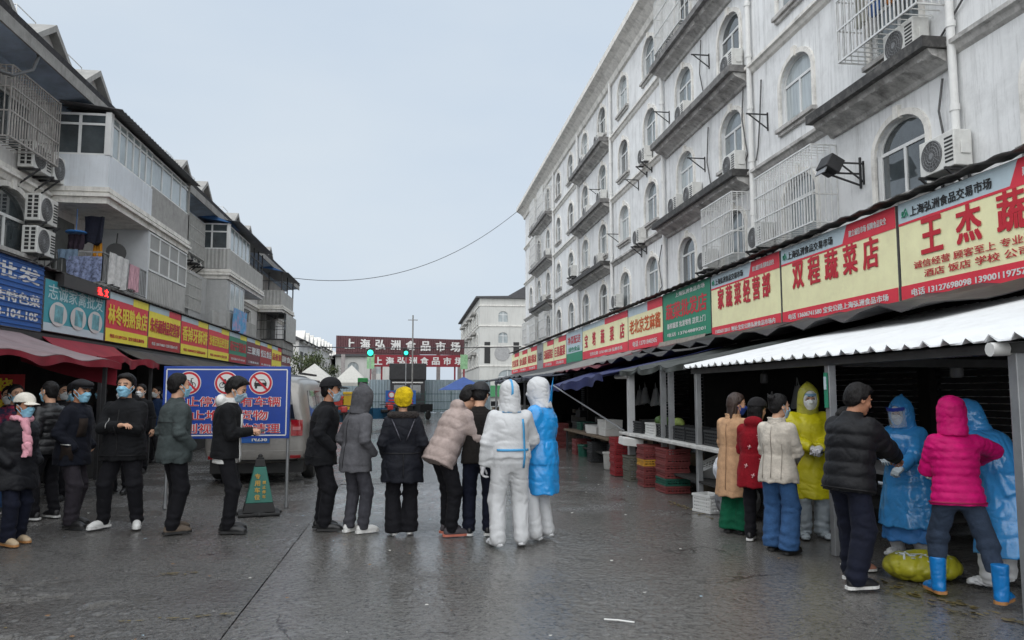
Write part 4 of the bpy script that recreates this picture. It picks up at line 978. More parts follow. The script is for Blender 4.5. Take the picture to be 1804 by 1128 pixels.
o = MB().lathe([(.20, 0), (.22, .02), (.20, .04)], 20, (0, 0, 0)).tube([(0, 0, .02), (0, 0, .55)], .008, 6).build('drying_rack', mat('rack_blue', srgb(70, 130, 200), rough=.5, var=.1), loc=(-7.45, 17.95, 5.13), label='round blue drying rack hanging from the balcony ceiling', cat='rack')
hang('cloth', 'blue grey cloth lying over the balcony side rail', 'cloth', -7.45, 17.58, 4.70, .42, .22, cloth('cloth_bluegrey', srgb(110, 130, 150)), along='x')
b = MB(); b.lathe([(.02, -.12), (.16, -.10), (.22, 0), (.23, .02)], 20, (0, 0, 0), 'x'); b.tube([(0, 0, .2), (.0, .02, .48)], .016, 6); b.build('wok', mat('wok_black', (.02, .02, .02), rough=.4, var=.2), loc=(-7.2, 19.6, 5.0), rot=(0, 0, R(-60)), label='black wok hanging in the open balcony', cat='wok')
# balcony two
y0, y1 = 28.95-25, 35.4-25
slab(y0, y1, 6.0); thin(y0, y1)
b = MB(); corrug(b, y0, y1, 6.12, 6.84, 1.22, 1, .13, .018); corrug(b, 0.02, 1.23, 6.12, 6.84, y0-.012, -1, .13, .018, 'x'); b.build('cladding', CORR, BL); glazing(.05, 1.15, 6.84, 7.80, 2, 0, .68, side=y0+.05); glazing(y0+.16, y0+3.6, 6.84, 7.74, 5, 1.2, 1, gl=GLP)
b = MB(); b.box(1.16, 1.25, y0-.02, y0+.12, 6.85, 7.8); b.build('corner_post', FRM, BL)
for k in range(4): b = MB(); yy = y0+3.7+k*.9; b.bar((1.2, yy, 6.84), (1.2, yy, 7.75), .05); b.bar((1.2, yy, 7.3), (1.2, min(yy+.9, y1), 7.3), .04) if k < 3 else None; b.build('post', DIRON, BL)
leanto(y0-.1, y1+.25, 8.0, 7.86, 1.6); b = MB(); b.prism([(.0, 8.02), (1.3, 7.80), (0, 8.35)], y0-.12, y0+1.4, 'xz'); b.build('side_sheet', BLUES, BL)
b = MB(); b.box(0, 1.2, y0+.02, y0+.10, 4.0, 5.72); b.build('side_panel', mat('panel_pale_grey', (.44, .445, .44), rough=.7, var=.1, streak=.3), BL); b = MB(); b.box(1.12, 1.2, y0+.10, y0+.5, 4.0, 5.72); b.build('side_panel', MATS['panel_pale_grey'], BL); glazing(y0+.5, y0+2.9, 4.55, 5.72, 3, 1.18, 1, gl=GLP)
b = MB(); corrug(b, y0-.9, y0, 3.6, 4.5, .95, 1, .13, .018); corrug(b, y0+.1, y0+3, 3.7, 4.55, 1.2, 1, .13, .018); corrug(b, y0+3.05, y1+2.0, 3.6, 4.75, .6, 1, .13, .018); b.build('cladding', CORR, BL)
hang('cloth', 'blue cloth with pink pattern hung below the second balcony window', 'cloth', XB+.12, 30.6, 4.75, 2.3, .85, mat('cloth_blue_pink', srgb(96, 158, 200), rough=.85, var=.15, dirt=srgb(214, 150, 170), dscale=2.2, damt=1), sag=.05, waves=4)
b = MB(); b.box(.0, .5, y0-2.2, y0-.1, 3.9, 5.7); b.build('infill', MATS['panel_pale_grey'], BL); cage(BL, 26.0-25, 28.4-25, 6.3, 7.6, .5, 0, 1, .07, mat('mesh_grey', (.42, .42, .40), rough=.6, var=.2)); cage(BL, 26.0-25, 28.2-25, 4.4, 5.6, .5, 0, 1, .07, MATS['mesh_grey'])
# balcony three
y0, y1 = 40.6-25, 44.4-25
slab(y0, y1, 6.0); b = MB(); corrug(b, y0, y1, 6.12, 6.86, 1.22, 1, .16, .018); corrug(b, 0.02, 1.23, 6.12, 6.86, y0-.012, -1, .16, .018, 'x'); b.build('cladding', CORR, BL); leanto(y0-.2, y1+.3, 8.0, 7.75, 1.55)
for x_, y_ in ((.55, y0+.03), (1.2, y0+.03), (1.2, y0+1.8), (1.2, y1-.03), (.05, y0+.03)): b = MB(); b.bar((x_, y_, 6.86), (x_, y_, 7.78), .06); b.build('post', DIRON, BL)
b = MB(); b.bar((.05, y0+.03, 7.35), (1.2, y0+.03, 7.35), .04); b.bar((1.2, y0, 7.35), (1.2, y1, 7.35), .04); b.build('rail_bar', DIRON, BL)
cage(BL, y0+.1, y1, 4.35, 5.7, 1.35, 0, 1, .16, DIRON); b = MB(); b.box(0, 1.3, y0+.2, y1, 3.6, 4.3); b.box(0, .3, y0+1.0, y1, 4.3, 5.74); b.build('base_box', CONCG, BL); b = MB(); b.box(1.37, 1.40, y0+.6, y1+.1, 4.3, 5.7); b.build('screen', MATS['mesh_grey'], BL)
b = MB(); b.prism([(.0, 8.02), (1.3, 7.80), (0, 8.35)], y0-.32, y0+1.2, 'xz'); b.build('side_sheet', BLUES, BL)
for y, z, lb in ((16.6, 6.12, 'air conditioner under the near left window cage, nearer of the pair'), (17.45+.02, 6.12, 'air conditioner under the near left window cage, touching the pale balcony'), (17.0, 5.12, 'upper air conditioner beside the left arched window'), (16.95, 4.44, 'lower air conditioner beside the left arched window'), (27.6, 6.15, 'air conditioner on the left block before the second balcony, nearer one'), (28.45, 6.15, 'air conditioner on the left block before the second balcony, farther one'), (25.3, 4.6, 'small low air conditioner left of the second balcony above signs'), (28.3, 5.2, 'air conditioner tucked under the second balcony corner')): ac(-7.93, y, z, lb, 1)
cage(BL, 15.0-25, 17.0-25, 6.36, 7.72, .45, 0, 1, .10, mat('cage_rusty', (.34, .32, .30), rough=.6, var=.3))
o = MB().tube([(-7.2, 13.2, 7.0), (-7.1, 14.2, 7.2), (-7.1, 14.9, 7.6), (-7.15, 15.2, 8.0), (-7.2, 15.0, 8.2), (-7.3, 14.2, 8.35)], .03, 8).build('cable_loop', mat('cable_black', (.05, .05, .05), rough=.5, var=0), BL, smooth=True); rel(o, BL); 
# ================================================================== shop signs
KL = .868      # the left signs hang from a box that stands out to the balcony fronts
def MR(y, z, x): return Matrix(((0, 0, -1, x), (-1, 0, 0, y), (0, 1, 0, z), (0, 0, 0, 1)))     # right boards, facing -x
def ML(y, z, x): return Matrix(((0, 0, 1, x), (1, 0, 0, y), (0, 1, 0, z), (0, 0, 0, 1)))       # left boards, facing +x
def sm(name, c, rough=.55): return mat('sign_'+name, c, rough=rough, var=.07, scale=3, dirt=tuple(x*.75 for x in c), dscale=1.3, damt=.4)
S_YEL = sm('pale_yellow', srgb(250, 245, 196)); S_RED = sm('red', srgb(226, 56, 74)); S_RED2 = sm('deep_red', srgb(176, 40, 44)); S_PALE = sm('pale_blue', srgb(196, 214, 222)); S_GRN = sm('green', srgb(44, 140, 108)); S_Y2 = sm('yellow', srgb(250, 232, 70)); S_TEAL = sm('teal', srgb(66, 160, 174)); S_WHT = sm('white', (.66, .67, .66)); S_BLUE = sm('blue', srgb(40, 96, 170)); S_GREY = sm('grey', (.32, .32, .33)); S_BLK = mat('letter_black', (.02, .02, .02), var=0); S_MAR = sm('maroon', srgb(120, 48, 54)); S_LW = mat('letter_white', (.74, .74, .72), var=0, rough=.5); S_LR = mat('letter_red', srgb(196, 34, 50), var=0, rough=.5); S_LY = mat('letter_yellow', srgb(240, 214, 60), var=0, rough=.5); S_LB = mat('letter_blue_pale', srgb(188, 220, 226), var=0, rough=.5)
EDGE = mat('sign_edge', (.16, .16, .16), rough=.5, var=.2)
def board(MF, X, ya, yb, z0, z1, label, bands, texts, th=.10, extra=None):
    """shop sign: bands = (v0,v1,u0,u1,mat) fractions of the face, texts = (string,u,v,w,h,mat)"""
    if MF is ML: ya, yb, z0, z1 = ya*KL, yb*KL, 1.6+(z0-1.6)*KL, 1.6+(z1-1.6)*KL
    right = MF is MR; yc, zc = (ya+yb)/2, (z0+z1)/2; W, H = yb-ya, z1-z0
    r = empty('shop_sign', (X, yc, zc), label=label, cat='sign', group='shop signs over the stalls'); M0 = MF(0, 0, 0)
    b = MB(); hx = th; b.box(0 if right else -hx, hx if right else 0, -W/2+.015, W/2-.015, -H/2, H/2); b.build('panel', EDGE, r)
    def P(u, v, d): p = M0@Vector(((u-.5)*(W-.04), (v-.5)*(H-.02), d)); return p
    for i, (v0, v1, u0, u1, m) in enumerate(bands):
        sl = 0
        if isinstance(u0, tuple): u0, sl = u0
        q = MB(); d = .004+.0025*i; V = [P(u0, v0, d), P(u1, v0, d), P(u1, v1, d), P(u0+sl, v1, d)]; q.add(V, [(0, 1, 2, 3)]); q.build('face_panel', m, r)
    for t in texts:
        s_, u, v, w, h, m = t[:6]; M = M0.copy(); c = P(u, v, .006+.0025*len(bands)); M.translation = c; lettering(s_, r, M, w*W, h*H, m, t[6] if len(t) > 6 else .02, .0015)
    if extra: extra(r, P, W, H)
    return r
def veg(ya, yb, name, sub, label, foot):
    n = len(name); W = yb-ya
    tx = [(ch, .10+.80*(k+.5)/n, .60, .46/W*1.12*min(1, 4.6/n), .35, S_LR, .035) for k, ch in enumerate(name)]
    tx += [('上海弘洲食品交易市场', .30, .885, .44, .10, S_BLK), ('建立诚信市场 保障食品安全', .80, .885, .28, .075, S_LW), (foot, .5, .085, .86, .075, S_LW, .03)]
    if sub: tx += [(sub[0], .42, .345, .66, .075, S_LR, .008), (sub[1], .48, .245, .66, .075, S_LR, .008)]
    def logo(r, P, W_, H_):
        b = MB(); pts = [P(.045+.012*math.cos(a), .885+.03*math.sin(a), .03) for a in np.linspace(2.2, 6.6, 9)]; b.tube(pts, .012, 5); b.tube([P(.03, .85, .03), P(.055, .93, .03), P(.07, .85, .03)], .010, 5); b.build('logo', S_GRN, r)
    return board(MR, 8.0, ya, yb, 3.06, 4.72, label, [(0, 1, 0, 1, S_YEL), (.80, 1, 0, .66, S_PALE), (.80, 1, (.60, .04), 1, S_RED), (.775, .80, 0, 1, S_RED), (0, .165, 0, 1, S_RED)], tx, extra=logo)
veg(7.62, 11.68, '王杰蔬菜', ('诚信经营 顾客至上 专业配送', '酒店 饭店 学校 公司 食堂'), 'pale yellow vegetable shop sign with four big red characters, nearest on the right', '电话 13127698098 13900119757 地址:宝安公路')
veg(11.72, 15.80, '双程蔬菜店', None, 'second pale yellow shop sign from the right edge, five red characters', '电话 13606741580 宝安公路上海弘洲食品市场')
veg(15.84, 19.80, '家蔬菜经营部', None, 'third pale yellow shop sign from the right edge, next to the green board', '15026312011 地址:宝安公路弘洲食品市场内')
board(MR, 8.0, 19.84, 23.84, 3.20, 4.74, 'green shop board with red characters among the yellow signs on the right', [(0, 1, 0, 1, S_GRN)], [('蔬菜批发店', .5, .60, .86, .34, S_LR, .03), ('新鲜蔬菜 批发零售 送货上门', .5, .30, .8, .12, S_LW), ('电话 13764889201', .5, .12, .8, .08, S_LW), ('上海弘洲食品市场', .6, .90, .6, .09, S_LW)])
board(MR, 8.0, 23.88, 27.9, 3.14, 4.72, 'yellow sesame shop sign with orange characters beside the green board', [(0, 1, 0, 1, S_YEL), (.80, 1, 0, .6, S_PALE), (.8, 1, .6, 1, S_RED), (0, .26, 0, 1, S_RED)], [('老北京芝麻酱', .5, .54, .9, .34, mat('letter_orange', srgb(208, 96, 40), var=0)), ('电话 13701840305', .5, .13, .7, .13, S_LW)])
board(MR, 8.0, 27.94, 35.7, 3.14, 4.70, 'long yellow vegetable shop sign with five spaced red characters on the right', [(0, 1, 0, 1, S_YEL), (.86, 1, 0, .55, S_PALE), (.84, 1, .55, 1, S_RED), (0, .24, 0, 1, S_RED)], [(c, .10+.2*k, .54, .085, .40, S_LR, .035) for k, c in enumerate('宝塔蔬菜店')]+[('宝安公路 13761480128 弘洲市场', .55, .12, .7, .10, S_LW)])
board(MR, 8.0, 35.75, 39.6, 3.12, 4.68, 'pale green and white shop sign beyond the long yellow one', [(0, 1, 0, 1, S_PALE), (0, .3, 0, 1, S_GRN)], [('净菜配送', .5, .72, .8, .26, S_LR), ('绿色食品', .5, .42, .7, .16, S_GRN)])
for ya, yb, tx, lb in ((39.65, 43.2, '巨昌蔬菜', 'small far yellow sign after the pale green one'), (43.25, 46.8, '日新蔬菜店', 'small far yellow sign before the grey board'), (49.2, 53.4, '顺达粮油', 'far yellow sign just beyond the grey board'), (53.45, 57.6, '金山蔬菜', 'far yellow sign, last but one before the end'), (57.65, 62.0, '农家菜', 'farthest yellow sign at the end of the right row')):
    board(MR, 8.0, ya, yb, 3.10, 4.64, lb, [(0, 1, 0, 1, S_YEL), (.82, 1, .4, 1, S_RED), (0, .2, 0, 1, S_RED)], [(tx, .5, .5, .86, .38, S_LR, .035), ('13761480128', .5, .10, .6, .10, S_LW)])
board(MR, 8.0, 46.85, 49.15, 3.10, 4.64, 'dark grey sign board between far yellow signs', [(0, 1, 0, 1, S_GREY)], [('批发', .5, .5, .6, .35, S_BLK)])
b = MB(); b.sheet(lambda u, v: (7.78+.4*v, 2.0+60.4*u, 4.77+.018*math.sin(u*700)+.02*mnoise.noise((u*90, v, 0))+.05*v), 400, 1, .02); b.build('sign_ledge_roof', FASC, BR).location = (-8.4, -25, 0)
b = MB(); b.box(8.12, 8.38, 2, 57, 2.9, 4.70); b.build('sign_back', DIRON, BR).location = (-8.4, -25, 0)
b = MB(); b.box(8.12, 8.38, 57.05, 62.3, 0, 4.70); b.build('end_wall', WALLR, BR).location = (-8.4, -25, 0)
# left boards
XL = -6.70
board(ML, XL, 11.2, 17.18, 2.86, 4.24, 'blue ribbed wholesale sign with white characters at the left edge', [(0, 1, 0, 1, S_BLUE)], [('家禽批发', .66, .80, .62, .23, S_LW, .03), ('酒店特色菜', .79, .44, .38, .17, S_LW, .035), ('号 103-104-105', .76, .20, .42, .15, S_LW, .035)],
      extra=lambda r, P, W, H: [MB().bar(P(0, v, .012), P(1, v, .012), .018, .012).build('rib', S_BLUE, r) for v in np.arange(.05, 1, .075)])
def circ(r, P, W, H):
    for k, u in enumerate((.20, .52, .82)):
        c = P(u, .36, .02); b = MB(); b.add([Vector((c.x, c.y+.37*math.cos(a), c.z+.23*math.sin(a))) for a in np.linspace(0, 2*math.pi, 28)[:-1]], [tuple(range(27))]); b.build('picture_disc', S_WHT, r)
        b = MB(); b.add([Vector((c.x+.004, c.y+dy, c.z+dz)) for dy, dz in ((-.18, -.15), (.18, -.17), (.2, .15), (-.16, .17))], [(0, 1, 2, 3)]); b.build('picture', mat('disc_picture', srgb(110, 170, 180), rough=.6, var=.6, scale=5), r)
board(ML, XL, 17.22, 20.46, 2.90, 4.02, 'teal poultry sign with pale characters and three white round pictures', [(0, 1, 0, 1, S_TEAL), (0, .16, 0, 1, S_PALE)], [('志诚家禽批发', .5, .78, .9, .30, S_LB, .01)], extra=circ)
r = empty('led_display', (XL+.06, 16.58, 3.735), label='dark LED display with glowing red characters above the teal sign', cat='display'); b = MB(); b.box(-.1, .06, -1.13, 1.13, -.12, .12); b.build('case', mat('led_case', (.025, .022, .022), rough=.5, var=.2), r); lettering('强、文', r, ML(.72, 0, .068), .54, .17, mat('led_red', (.8, .02, .02), var=0, emit=(1, .02, .02), estr=2.2), .03)
def lsign(ya, yb, bg, strip, txt, tm, foot, label, h=.40, fm=S_LR):
    board(ML, XL, ya+.02, yb-.02, 2.90, 4.20, label, [(0, 1, 0, 1, bg), (.86, 1, 0, .6, S_PALE), (.84, 1, .6, 1, S_Y2 if bg is not S_Y2 else S_RED), (0, .26, 0, 1, strip)], [(txt, .5, .55, .92, h, tm, .03), (foot, .5, .12, .8, .08, fm)])
lsign(20.5, 23.7, S_RED, S_Y2, '林冬明熟食店', S_LY, '电话:13128912236  宝安公路弘洲市场', 'red cooked food sign with yellow characters right of the teal sign'); lsign(23.7, 26.9, S_Y2, S_RED2, '朱伟面制品经营部', S_LR, '电话 13817100271 宝安公路4715号', 'yellow noodle shop sign with crimson characters on the left', .34, S_LW); lsign(26.9, 30.4, S_RED, S_Y2, '香掉牙酥饼', S_LY, '电话 15000500273 弘洲食品市场', 'red biscuit shop sign with five yellow characters on the left')
lsign(30.4, 33.8, S_RED, S_Y2, '沙通豆制品经营部', S_LY, '电话 13661620713 宝安公路', 'red bean product sign with small yellow characters, left row', .32); lsign(33.8, 37.3, S_GRN, S_RED2, '杨记干货批发', S_LR, '宝安公路4715号 13701660', 'green sign with red characters near far end of left row', .34, S_LW); lsign(37.3, 40.5, S_MAR, S_MAR, '三聚阁', S_LW, '三聚阁食品', 'maroon sign with a picture near far end of left row', .3, S_LW); lsign(40.5, 43.8, S_RED2, S_RED2, '悦五食品', S_LW, '弘洲市场', 'crimson sign near far end of left row', .3, S_LW); lsign(43.8, 47, S_Y2, S_Y2, '品香源', S_LR, '弘洲市场', 'small yellow sign near far end of left row', .3); lsign(47, 50.5, S_MAR, S_GREY, '副食', S_LW, '弘洲市场', 'dull maroon sign at the far end of left row', .3)
b = MB(); b.sheet(lambda u, v: (-7.95+1.32*v, 5+39*u, 3.885-.01*v+.010*math.sin(u*900)), 300, 1, .02); o = b.build('sign_ledge_roof', FASC, BL); o.location = -BL.location
b = MB(); b.box(-6.86, -6.81, 5, 43.8, 2.55, 3.86); o = b.build('sign_back', DIRON, BL); o.location = -BL.location; b = MB(); b.box(-6.80, -6.71, 5, 43.8, 2.5, 2.68); o = b.build('sign_valance', DIRON, BL); o.location = -BL.location

# ================================================================== stalls on the right
STEEL = mat('steel_post', (.36, .37, .38), rough=.4, var=.15, metal=.6); TARPG = mat('tarp_grey', (.045, .045, .047), rough=.6, var=.4, scale=2, bump=.3, bscale=6, dirt=(.11, .105, .10), dscale=1.5, damt=.5); TARPK = mat('tarp_black', (.022, .022, .024), rough=.5, var=.4, scale=2, bump=.3, bscale=6, dirt=(.12, .115, .11), dscale=1.2, damt=.6); TARPB = mat('tarp_navy', srgb(26, 36, 88), rough=.6, var=.25, scale=2, bump=.3, bscale=6); TARPR = mat('tarp_maroon', srgb(96, 34, 44), rough=.7, var=.3, scale=2, bump=.2, bscale=6); TARPW = mat('tarp_pale', (.24, .24, .23), rough=.7, var=.25, scale=2, dirt=(.12, .11, .1), dscale=2)
WCOR = mat('corrugated_white', (.76, .78, .79), rough=.4, var=.05, scale=2, dirt=(.55, .55, .54), dscale=2.5, damt=.4); SHUT = mat('shutter_shaded', (.035, .035, .036), rough=.7, var=.3); INTD = mat('stall_shaded', (.02, .019, .018), rough=.9, var=.4, scale=3)  # shutter and stall interior colours are darkened to hold the shade under the awnings
r = empty('stall_canopy', (4.1, 7, 0), label='white corrugated canopy on steel posts over the swab stall at right', cat='canopy')
def prof(s_): t = (s_ % 1.0); return 0 if t < .62 else (1 if .70 < t < .92 else .5)
b = MB(); ny = 36*6; y_a, y_b = 2.6, 11.1; V = []; F = []
for k in range(ny+1):
    yy = y_a+(y_b-y_a)*k/ny; hz = .045*prof(k/6); V += [(4.02+.01*math.sin(k*.7), yy, 1.965+hz), (8.12, yy, 2.86+hz), (4.02, yy, 1.953+hz), (8.12, yy, 2.848+hz)]
for k in range(ny): a = 4*k; F += [(a, a+1, a+5, a+4), (a+2, a+6, a+7, a+3), (a, a+4, a+6, a+2)]
b.add(V, F); o = b.build('roof_sheet', WCOR, r); o.location = (-4.1, -7, 0)
for y in (4.87, 7.3, 10.95): b = MB(); b.box(4.14, 4.22, y-.04, y+.04, 0, 1.92); o = b.build('post', STEEL, r, bevel=.006); o.location = (-4.1, -7, 0)
b = MB(); b.box(4.12, 4.22, 2.6, 11.05, 1.875, 1.945); b.box(4.3, 8.0, 4.83, 4.90, 1.86, 1.94); b.box(4.3, 8.0, 7.26, 7.33, 1.86, 1.94); o = b.build('beam', mat('beam_dark', (.05, .05, .05), rough=.6, var=.3), r); o.location = (-4.1, -7, 0)
b = MB(); b.tube([(4.0, 4.90, 1.90), (4.45, 4.88, 1.92)], .05, 10); o = b.build('gutter_pipe', PVC, r, smooth=True); o.location = (-4.1, -7, 0)
b = MB(); b.box(4.125, 4.135, 7.27, 7.33, 1.45, 1.80); o = b.build('notice', S_GRN, r); o.location = (-4.1, -7, 0); b = MB(); b.box(4.118, 4.124, 7.28, 7.32, 1.63, 1.76); o = b.build('notice_card', S_PALE, r); o.location = (-4.1, -7, 0)
def tarp(name, label, y0, y1, xe, ze, xw, zw, m, sag=.08, ripple=.03, post=True, drop=0, n=30, edge=.05, ze2=None, seed=0, group='tarpaulin awnings over the right stalls'):
    r = empty('stall_awning', (xe, (y0+y1)/2, 0), label=label, cat='awning', group=group); yc = (y0+y1)/2; b = MB()
    def fn(u, v):
        y = y0+(y1-y0)*u; s_ = math.sin(math.pi*v); 
        return (xe+(xw-xe)*v+edge*math.sin(u*17+seed)*(1-v)-xe, y-yc, (ze+((ze2 or ze)-ze)*u)*(1-v)+zw*v-sag*s_*(1+.5*math.sin(u*9+seed))+ripple*math.sin(u*(y1-y0)*5+seed+v*3)*(1-.5*v)+(.05*mnoise.noise((u*8, v*3, seed))))
    b.sheet(fn, n, 8, .012); b.build('sheet', m, r, smooth=True)
    if drop:
        b = MB(); b.sheet(lambda u, v: (fn(u, 0)[0]-.02*math.sin(u*40+seed)*v-.01, fn(u, 0)[1], fn(u, 0)[2]-drop*v*(1+.25*math.sin(u*13+seed))), n*2, 3, .008); b.build('valance', m, r, smooth=True)
    if post:
        for y in (y0+.2, y1-.2): q = MB(); q.box(.06, .13, y-yc-.035, y-yc+.035, 0, ze-.03); q.build('post', STEEL, r)
    return r
tarp('t', 'grey green tarpaulin awning with ragged edge between white canopy and blue awning', 11.15, 14.75, 4.08, 2.02, 8.1, 2.95, mat('tarp_grey_green', (.045, .052, .048), rough=.6, var=.4, scale=3, bump=.3, bscale=5, dirt=(.12, .125, .12), dscale=2), seed=1, drop=.07, post=False)
tarp('t', 'black tarpaulin stretched above the white canopy below the yellow signs', 8.2, 20.5, 5.9, 2.62, 8.0, 3.10, TARPK, .05, .07, False, seed=3)
tarp('t', 'navy blue awning sloping low behind the blue gowned worker', 14.8, 24.6, 3.75, 1.97, 6.2, 2.5, TARPB, .05, .03, False, seed=5, drop=.16, ze2=1.60)
tarp('t', 'grey tarpaulin awning above the navy one', 14.8, 22, 5.2, 2.42, 8.0, 3.1, TARPG, .1, .05, False, seed=6); tarp('t', 'maroon tarpaulin awning beyond the grey one under signs', 20, 27, 5.0, 2.30, 8.0, 3.1, TARPR, .08, .04, False, seed=7)
tarp('t', 'pale grey tarpaulin awning below the long yellow sign', 26, 34, 4.8, 2.25, 8.0, 3.12, TARPW, .08, .04, False, seed=8); tarp('t', 'dark navy awning past the head of the white suited worker', 25, 37, 3.9, 2.10, 7.0, 2.7, mat('tarp_dark_navy', (.014, .016, .032), rough=.6, var=.3), .1, .03, seed=9, drop=.10)
tarp('t', 'grey tarpaulin awning far along the right side', 34, 46, 4.9, 2.35, 8.0, 3.1, TARPG, .08, .04, seed=10); tarp('t', 'black tarpaulin awning at the far end of right row', 46, 60, 4.9, 2.35, 8.0, 3.05, TARPK, .08, .04, seed=11)
b = MB(); b.sheet(lambda u, v: (7.85-.28*v-.05*math.sin(u*9)*v, 19.9+3.9*u, 3.20-.62*v-.16*math.sin(math.pi*u)*v), 24, 6, .012); b.build('cloth_flap', cloth('canvas_grey', srgb(140, 134, 126), bscale=20), None, smooth=True, label='grey brown canvas flap hanging under the green shop board', cat='canvas')
# stall interior: shutters, rear wall, partitions, ceiling clutter
r = empty('stall_interior', (8.3, 25, 0), label='dark shop fronts with roller shutters behind the right stalls', cat='shop front')
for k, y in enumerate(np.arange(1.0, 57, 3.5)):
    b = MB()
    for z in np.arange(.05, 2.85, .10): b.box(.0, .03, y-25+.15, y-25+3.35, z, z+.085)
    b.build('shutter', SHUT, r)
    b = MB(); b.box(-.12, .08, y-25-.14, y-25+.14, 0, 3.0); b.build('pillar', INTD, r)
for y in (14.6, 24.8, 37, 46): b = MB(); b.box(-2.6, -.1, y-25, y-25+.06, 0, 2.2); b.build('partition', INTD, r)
def table(label, x0, x1, y0, y1, z, top=PVC, leg=DIRON, apron=.05, skirt=None):
    r = empty('stall_table', ((x0+x1)/2, (y0+y1)/2, 0), label=label, cat='table'); hx, hy = (x1-x0)/2, (y1-y0)/2; b = MB(); b.box(-hx, hx, -hy, hy, z-apron, z); b.build('table_top', top, r, bevel=.008)
    for sx in (-1, 1):
        for sy in (-1, 1): q = MB(); q.box(sx*(hx-.08)-.025, sx*(hx-.08)+.025, sy*(hy-.08)-.025, sy*(hy-.08)+.025, 0, z-apron-.002); q.build('leg', leg, r)
    b = MB(); b.box(-hx+.1, hx-.1, -hy+.1, hy-.1, z*.35, z*.35+.03); b.build('shelf', INTD, r)
    return r
table('long stall counter with white edge carrying black crates', 4.05, 5.0, 9.9, 14.9, .84, mat('counter_white', (.62, .62, .60), rough=.5, var=.15, dirt=(.25, .22, .2), dscale=4)); table('second stall counter farther along with foam boxes', 4.15, 5.1, 16.2, 21.0, .62, mat('board_wood', srgb(110, 96, 80), rough=.8, var=.3)); table('swab table behind the worker in yellow', 5.3, 6.1, 7.4, 9.6, .72, mat('table_cloth_grey', (.33, .33, .34), rough=.8, var=.1)); table('dark stall table behind the two blue gowned workers', 5.9, 6.7, 4.4, 7.2, .75, INTD)
def bag(name, label, cat, c, r, m, seed=0, tie=True, h=.014):
    def fn(P):
        d = ell(P, (0, 0, r[2]*.85), r)
        if tie: d = smin(d, rcone(P, (0, 0, r[2]*1.5), (.02, 0, r[2]*2.1), r[0]*.35, r[0]*.15), .08)
        return np.maximum(d, -P[:, 2])
    V, F = mesh_sdf(fn, (-r[0]*1.3, -r[1]*1.3, -.03), (r[0]*1.3, r[1]*1.3, r[2]*2.5), h, .012, (6, 6, 7), seed, .6)
    return link(name, npmesh(name, V, F, True, [m]), None, c, label=label, cat=cat)
CR = {}
def crate_mesh(L=.5, W=.36, H=.2, m=None, key='r', solid=False):
    k = (L, W, H, m.name)
    if k in CR: return CR[k]
    b = MB(); t = .014
    b.box(-W/2, W/2, -L/2, L/2, 0, .015)
    for z in (.002, H-.03):
        b.box(-W/2-.006, -W/2+t, -L/2, L/2, z, z+.03); b.box(W/2-t, W/2+.006, -L/2, L/2, z, z+.03); b.box(-W/2+t, W/2-t, -L/2-.006, -L/2+t, z, z+.03); b.box(-W/2+t, W/2-t, L/2-t, L/2+.006, z, z+.03)
    for zz in np.arange(.05, H-.04, .045): b.box(-W/2+.002, -W/2+.009, -L/2+.01, L/2-.01, zz, zz+.024); b.box(-W/2+.01, W/2-.01, -L/2+.002, -L/2+.009, zz, zz+.024); b.box(W/2-.009, W/2-.002, -L/2+.01, L/2-.01, zz, zz+.024); b.box(-W/2+.01, W/2-.01, L/2-.009, L/2-.002, zz, zz+.024)
    for yy in np.linspace(-L/2+.02, L/2-.02, 9): b.box(-W/2, -W/2+.012, yy-.008, yy+.008, .03, H-.03); b.box(W/2-.012, W/2, yy-.008, yy+.008, .03, H-.03)
    for xx in np.linspace(-W/2+.02, W/2-.02, 7): b.box(xx-.008, xx+.008, -L/2, -L/2+.012, .03, H-.03); b.box(xx-.008, xx+.008, L/2-.012, L/2, .03, H-.03)
    CR[k] = b.mesh('crate', [m]); return CR[k]
CRED = mat('crate_red', srgb(122, 56, 56), rough=.5, var=.25, scale=5, dirt=(.12, .09, .08), dscale=5); CRD2 = mat('crate_bright_red', srgb(142, 36, 42), rough=.5, var=.2, dirt=(.1, .05, .05), dscale=5); CGRN = mat('crate_green', srgb(24, 84, 70), rough=.5, var=.2); CYEL = mat('crate_yellow', srgb(190, 140, 50), rough=.5, var=.2); CBLK = mat('crate_black', (.022, .024, .026), rough=.5, var=.2); CGRY = mat('crate_grey', srgb(96, 96, 86), rough=.6, var=.2); CWHT = mat('crate_white', (.66, .67, .66), rough=.5, var=.1, dirt=(.4, .38, .35), dscale=6)
ORDN = ['bottom', 'second from bottom', 'third from bottom', 'fourth from bottom', 'fifth from bottom', 'sixth from bottom', 'seventh from bottom']
def stack(x, y, mats_, where, z=0, H=.115, L=.52, W=.40, rz=0, seed=0):
    rn = random.Random(seed); zz = z
    for k, (nm, m) in enumerate(mats_):
        hh = H
        link('crate', crate_mesh(L, W, hh, m), None, (x+rn.uniform(-.008, .008), y+rn.uniform(-.008, .008), zz), (0, 0, R(rz+rn.uniform(-2, 2))), label=f'{nm} plastic crate, {ORDN[k]} of the stack {where}', cat='crate', group='plastic crates at the stalls'); zz += hh+.002
r_ = ('dull red', CRED); g_ = ('dark green', CGRN); y_ = ('mustard', CYEL)
stack(4.22, 12.25, [r_, g_, r_, r_, r_, r_], 'under the white counter edge', seed=1); stack(4.12, 13.05, [r_, r_, r_, y_, r_, r_], 'left of the main red stack', seed=2, L=.42); stack(4.1, 14.85, [('bright red', CRD2)]*6, 'left of the grey baskets', seed=3, H=.12, L=.40); stack(4.12, 13.95, [('grey', CGRY), ('grey', CGRY)], 'below the white foam lid', seed=4, H=.22, L=.44)
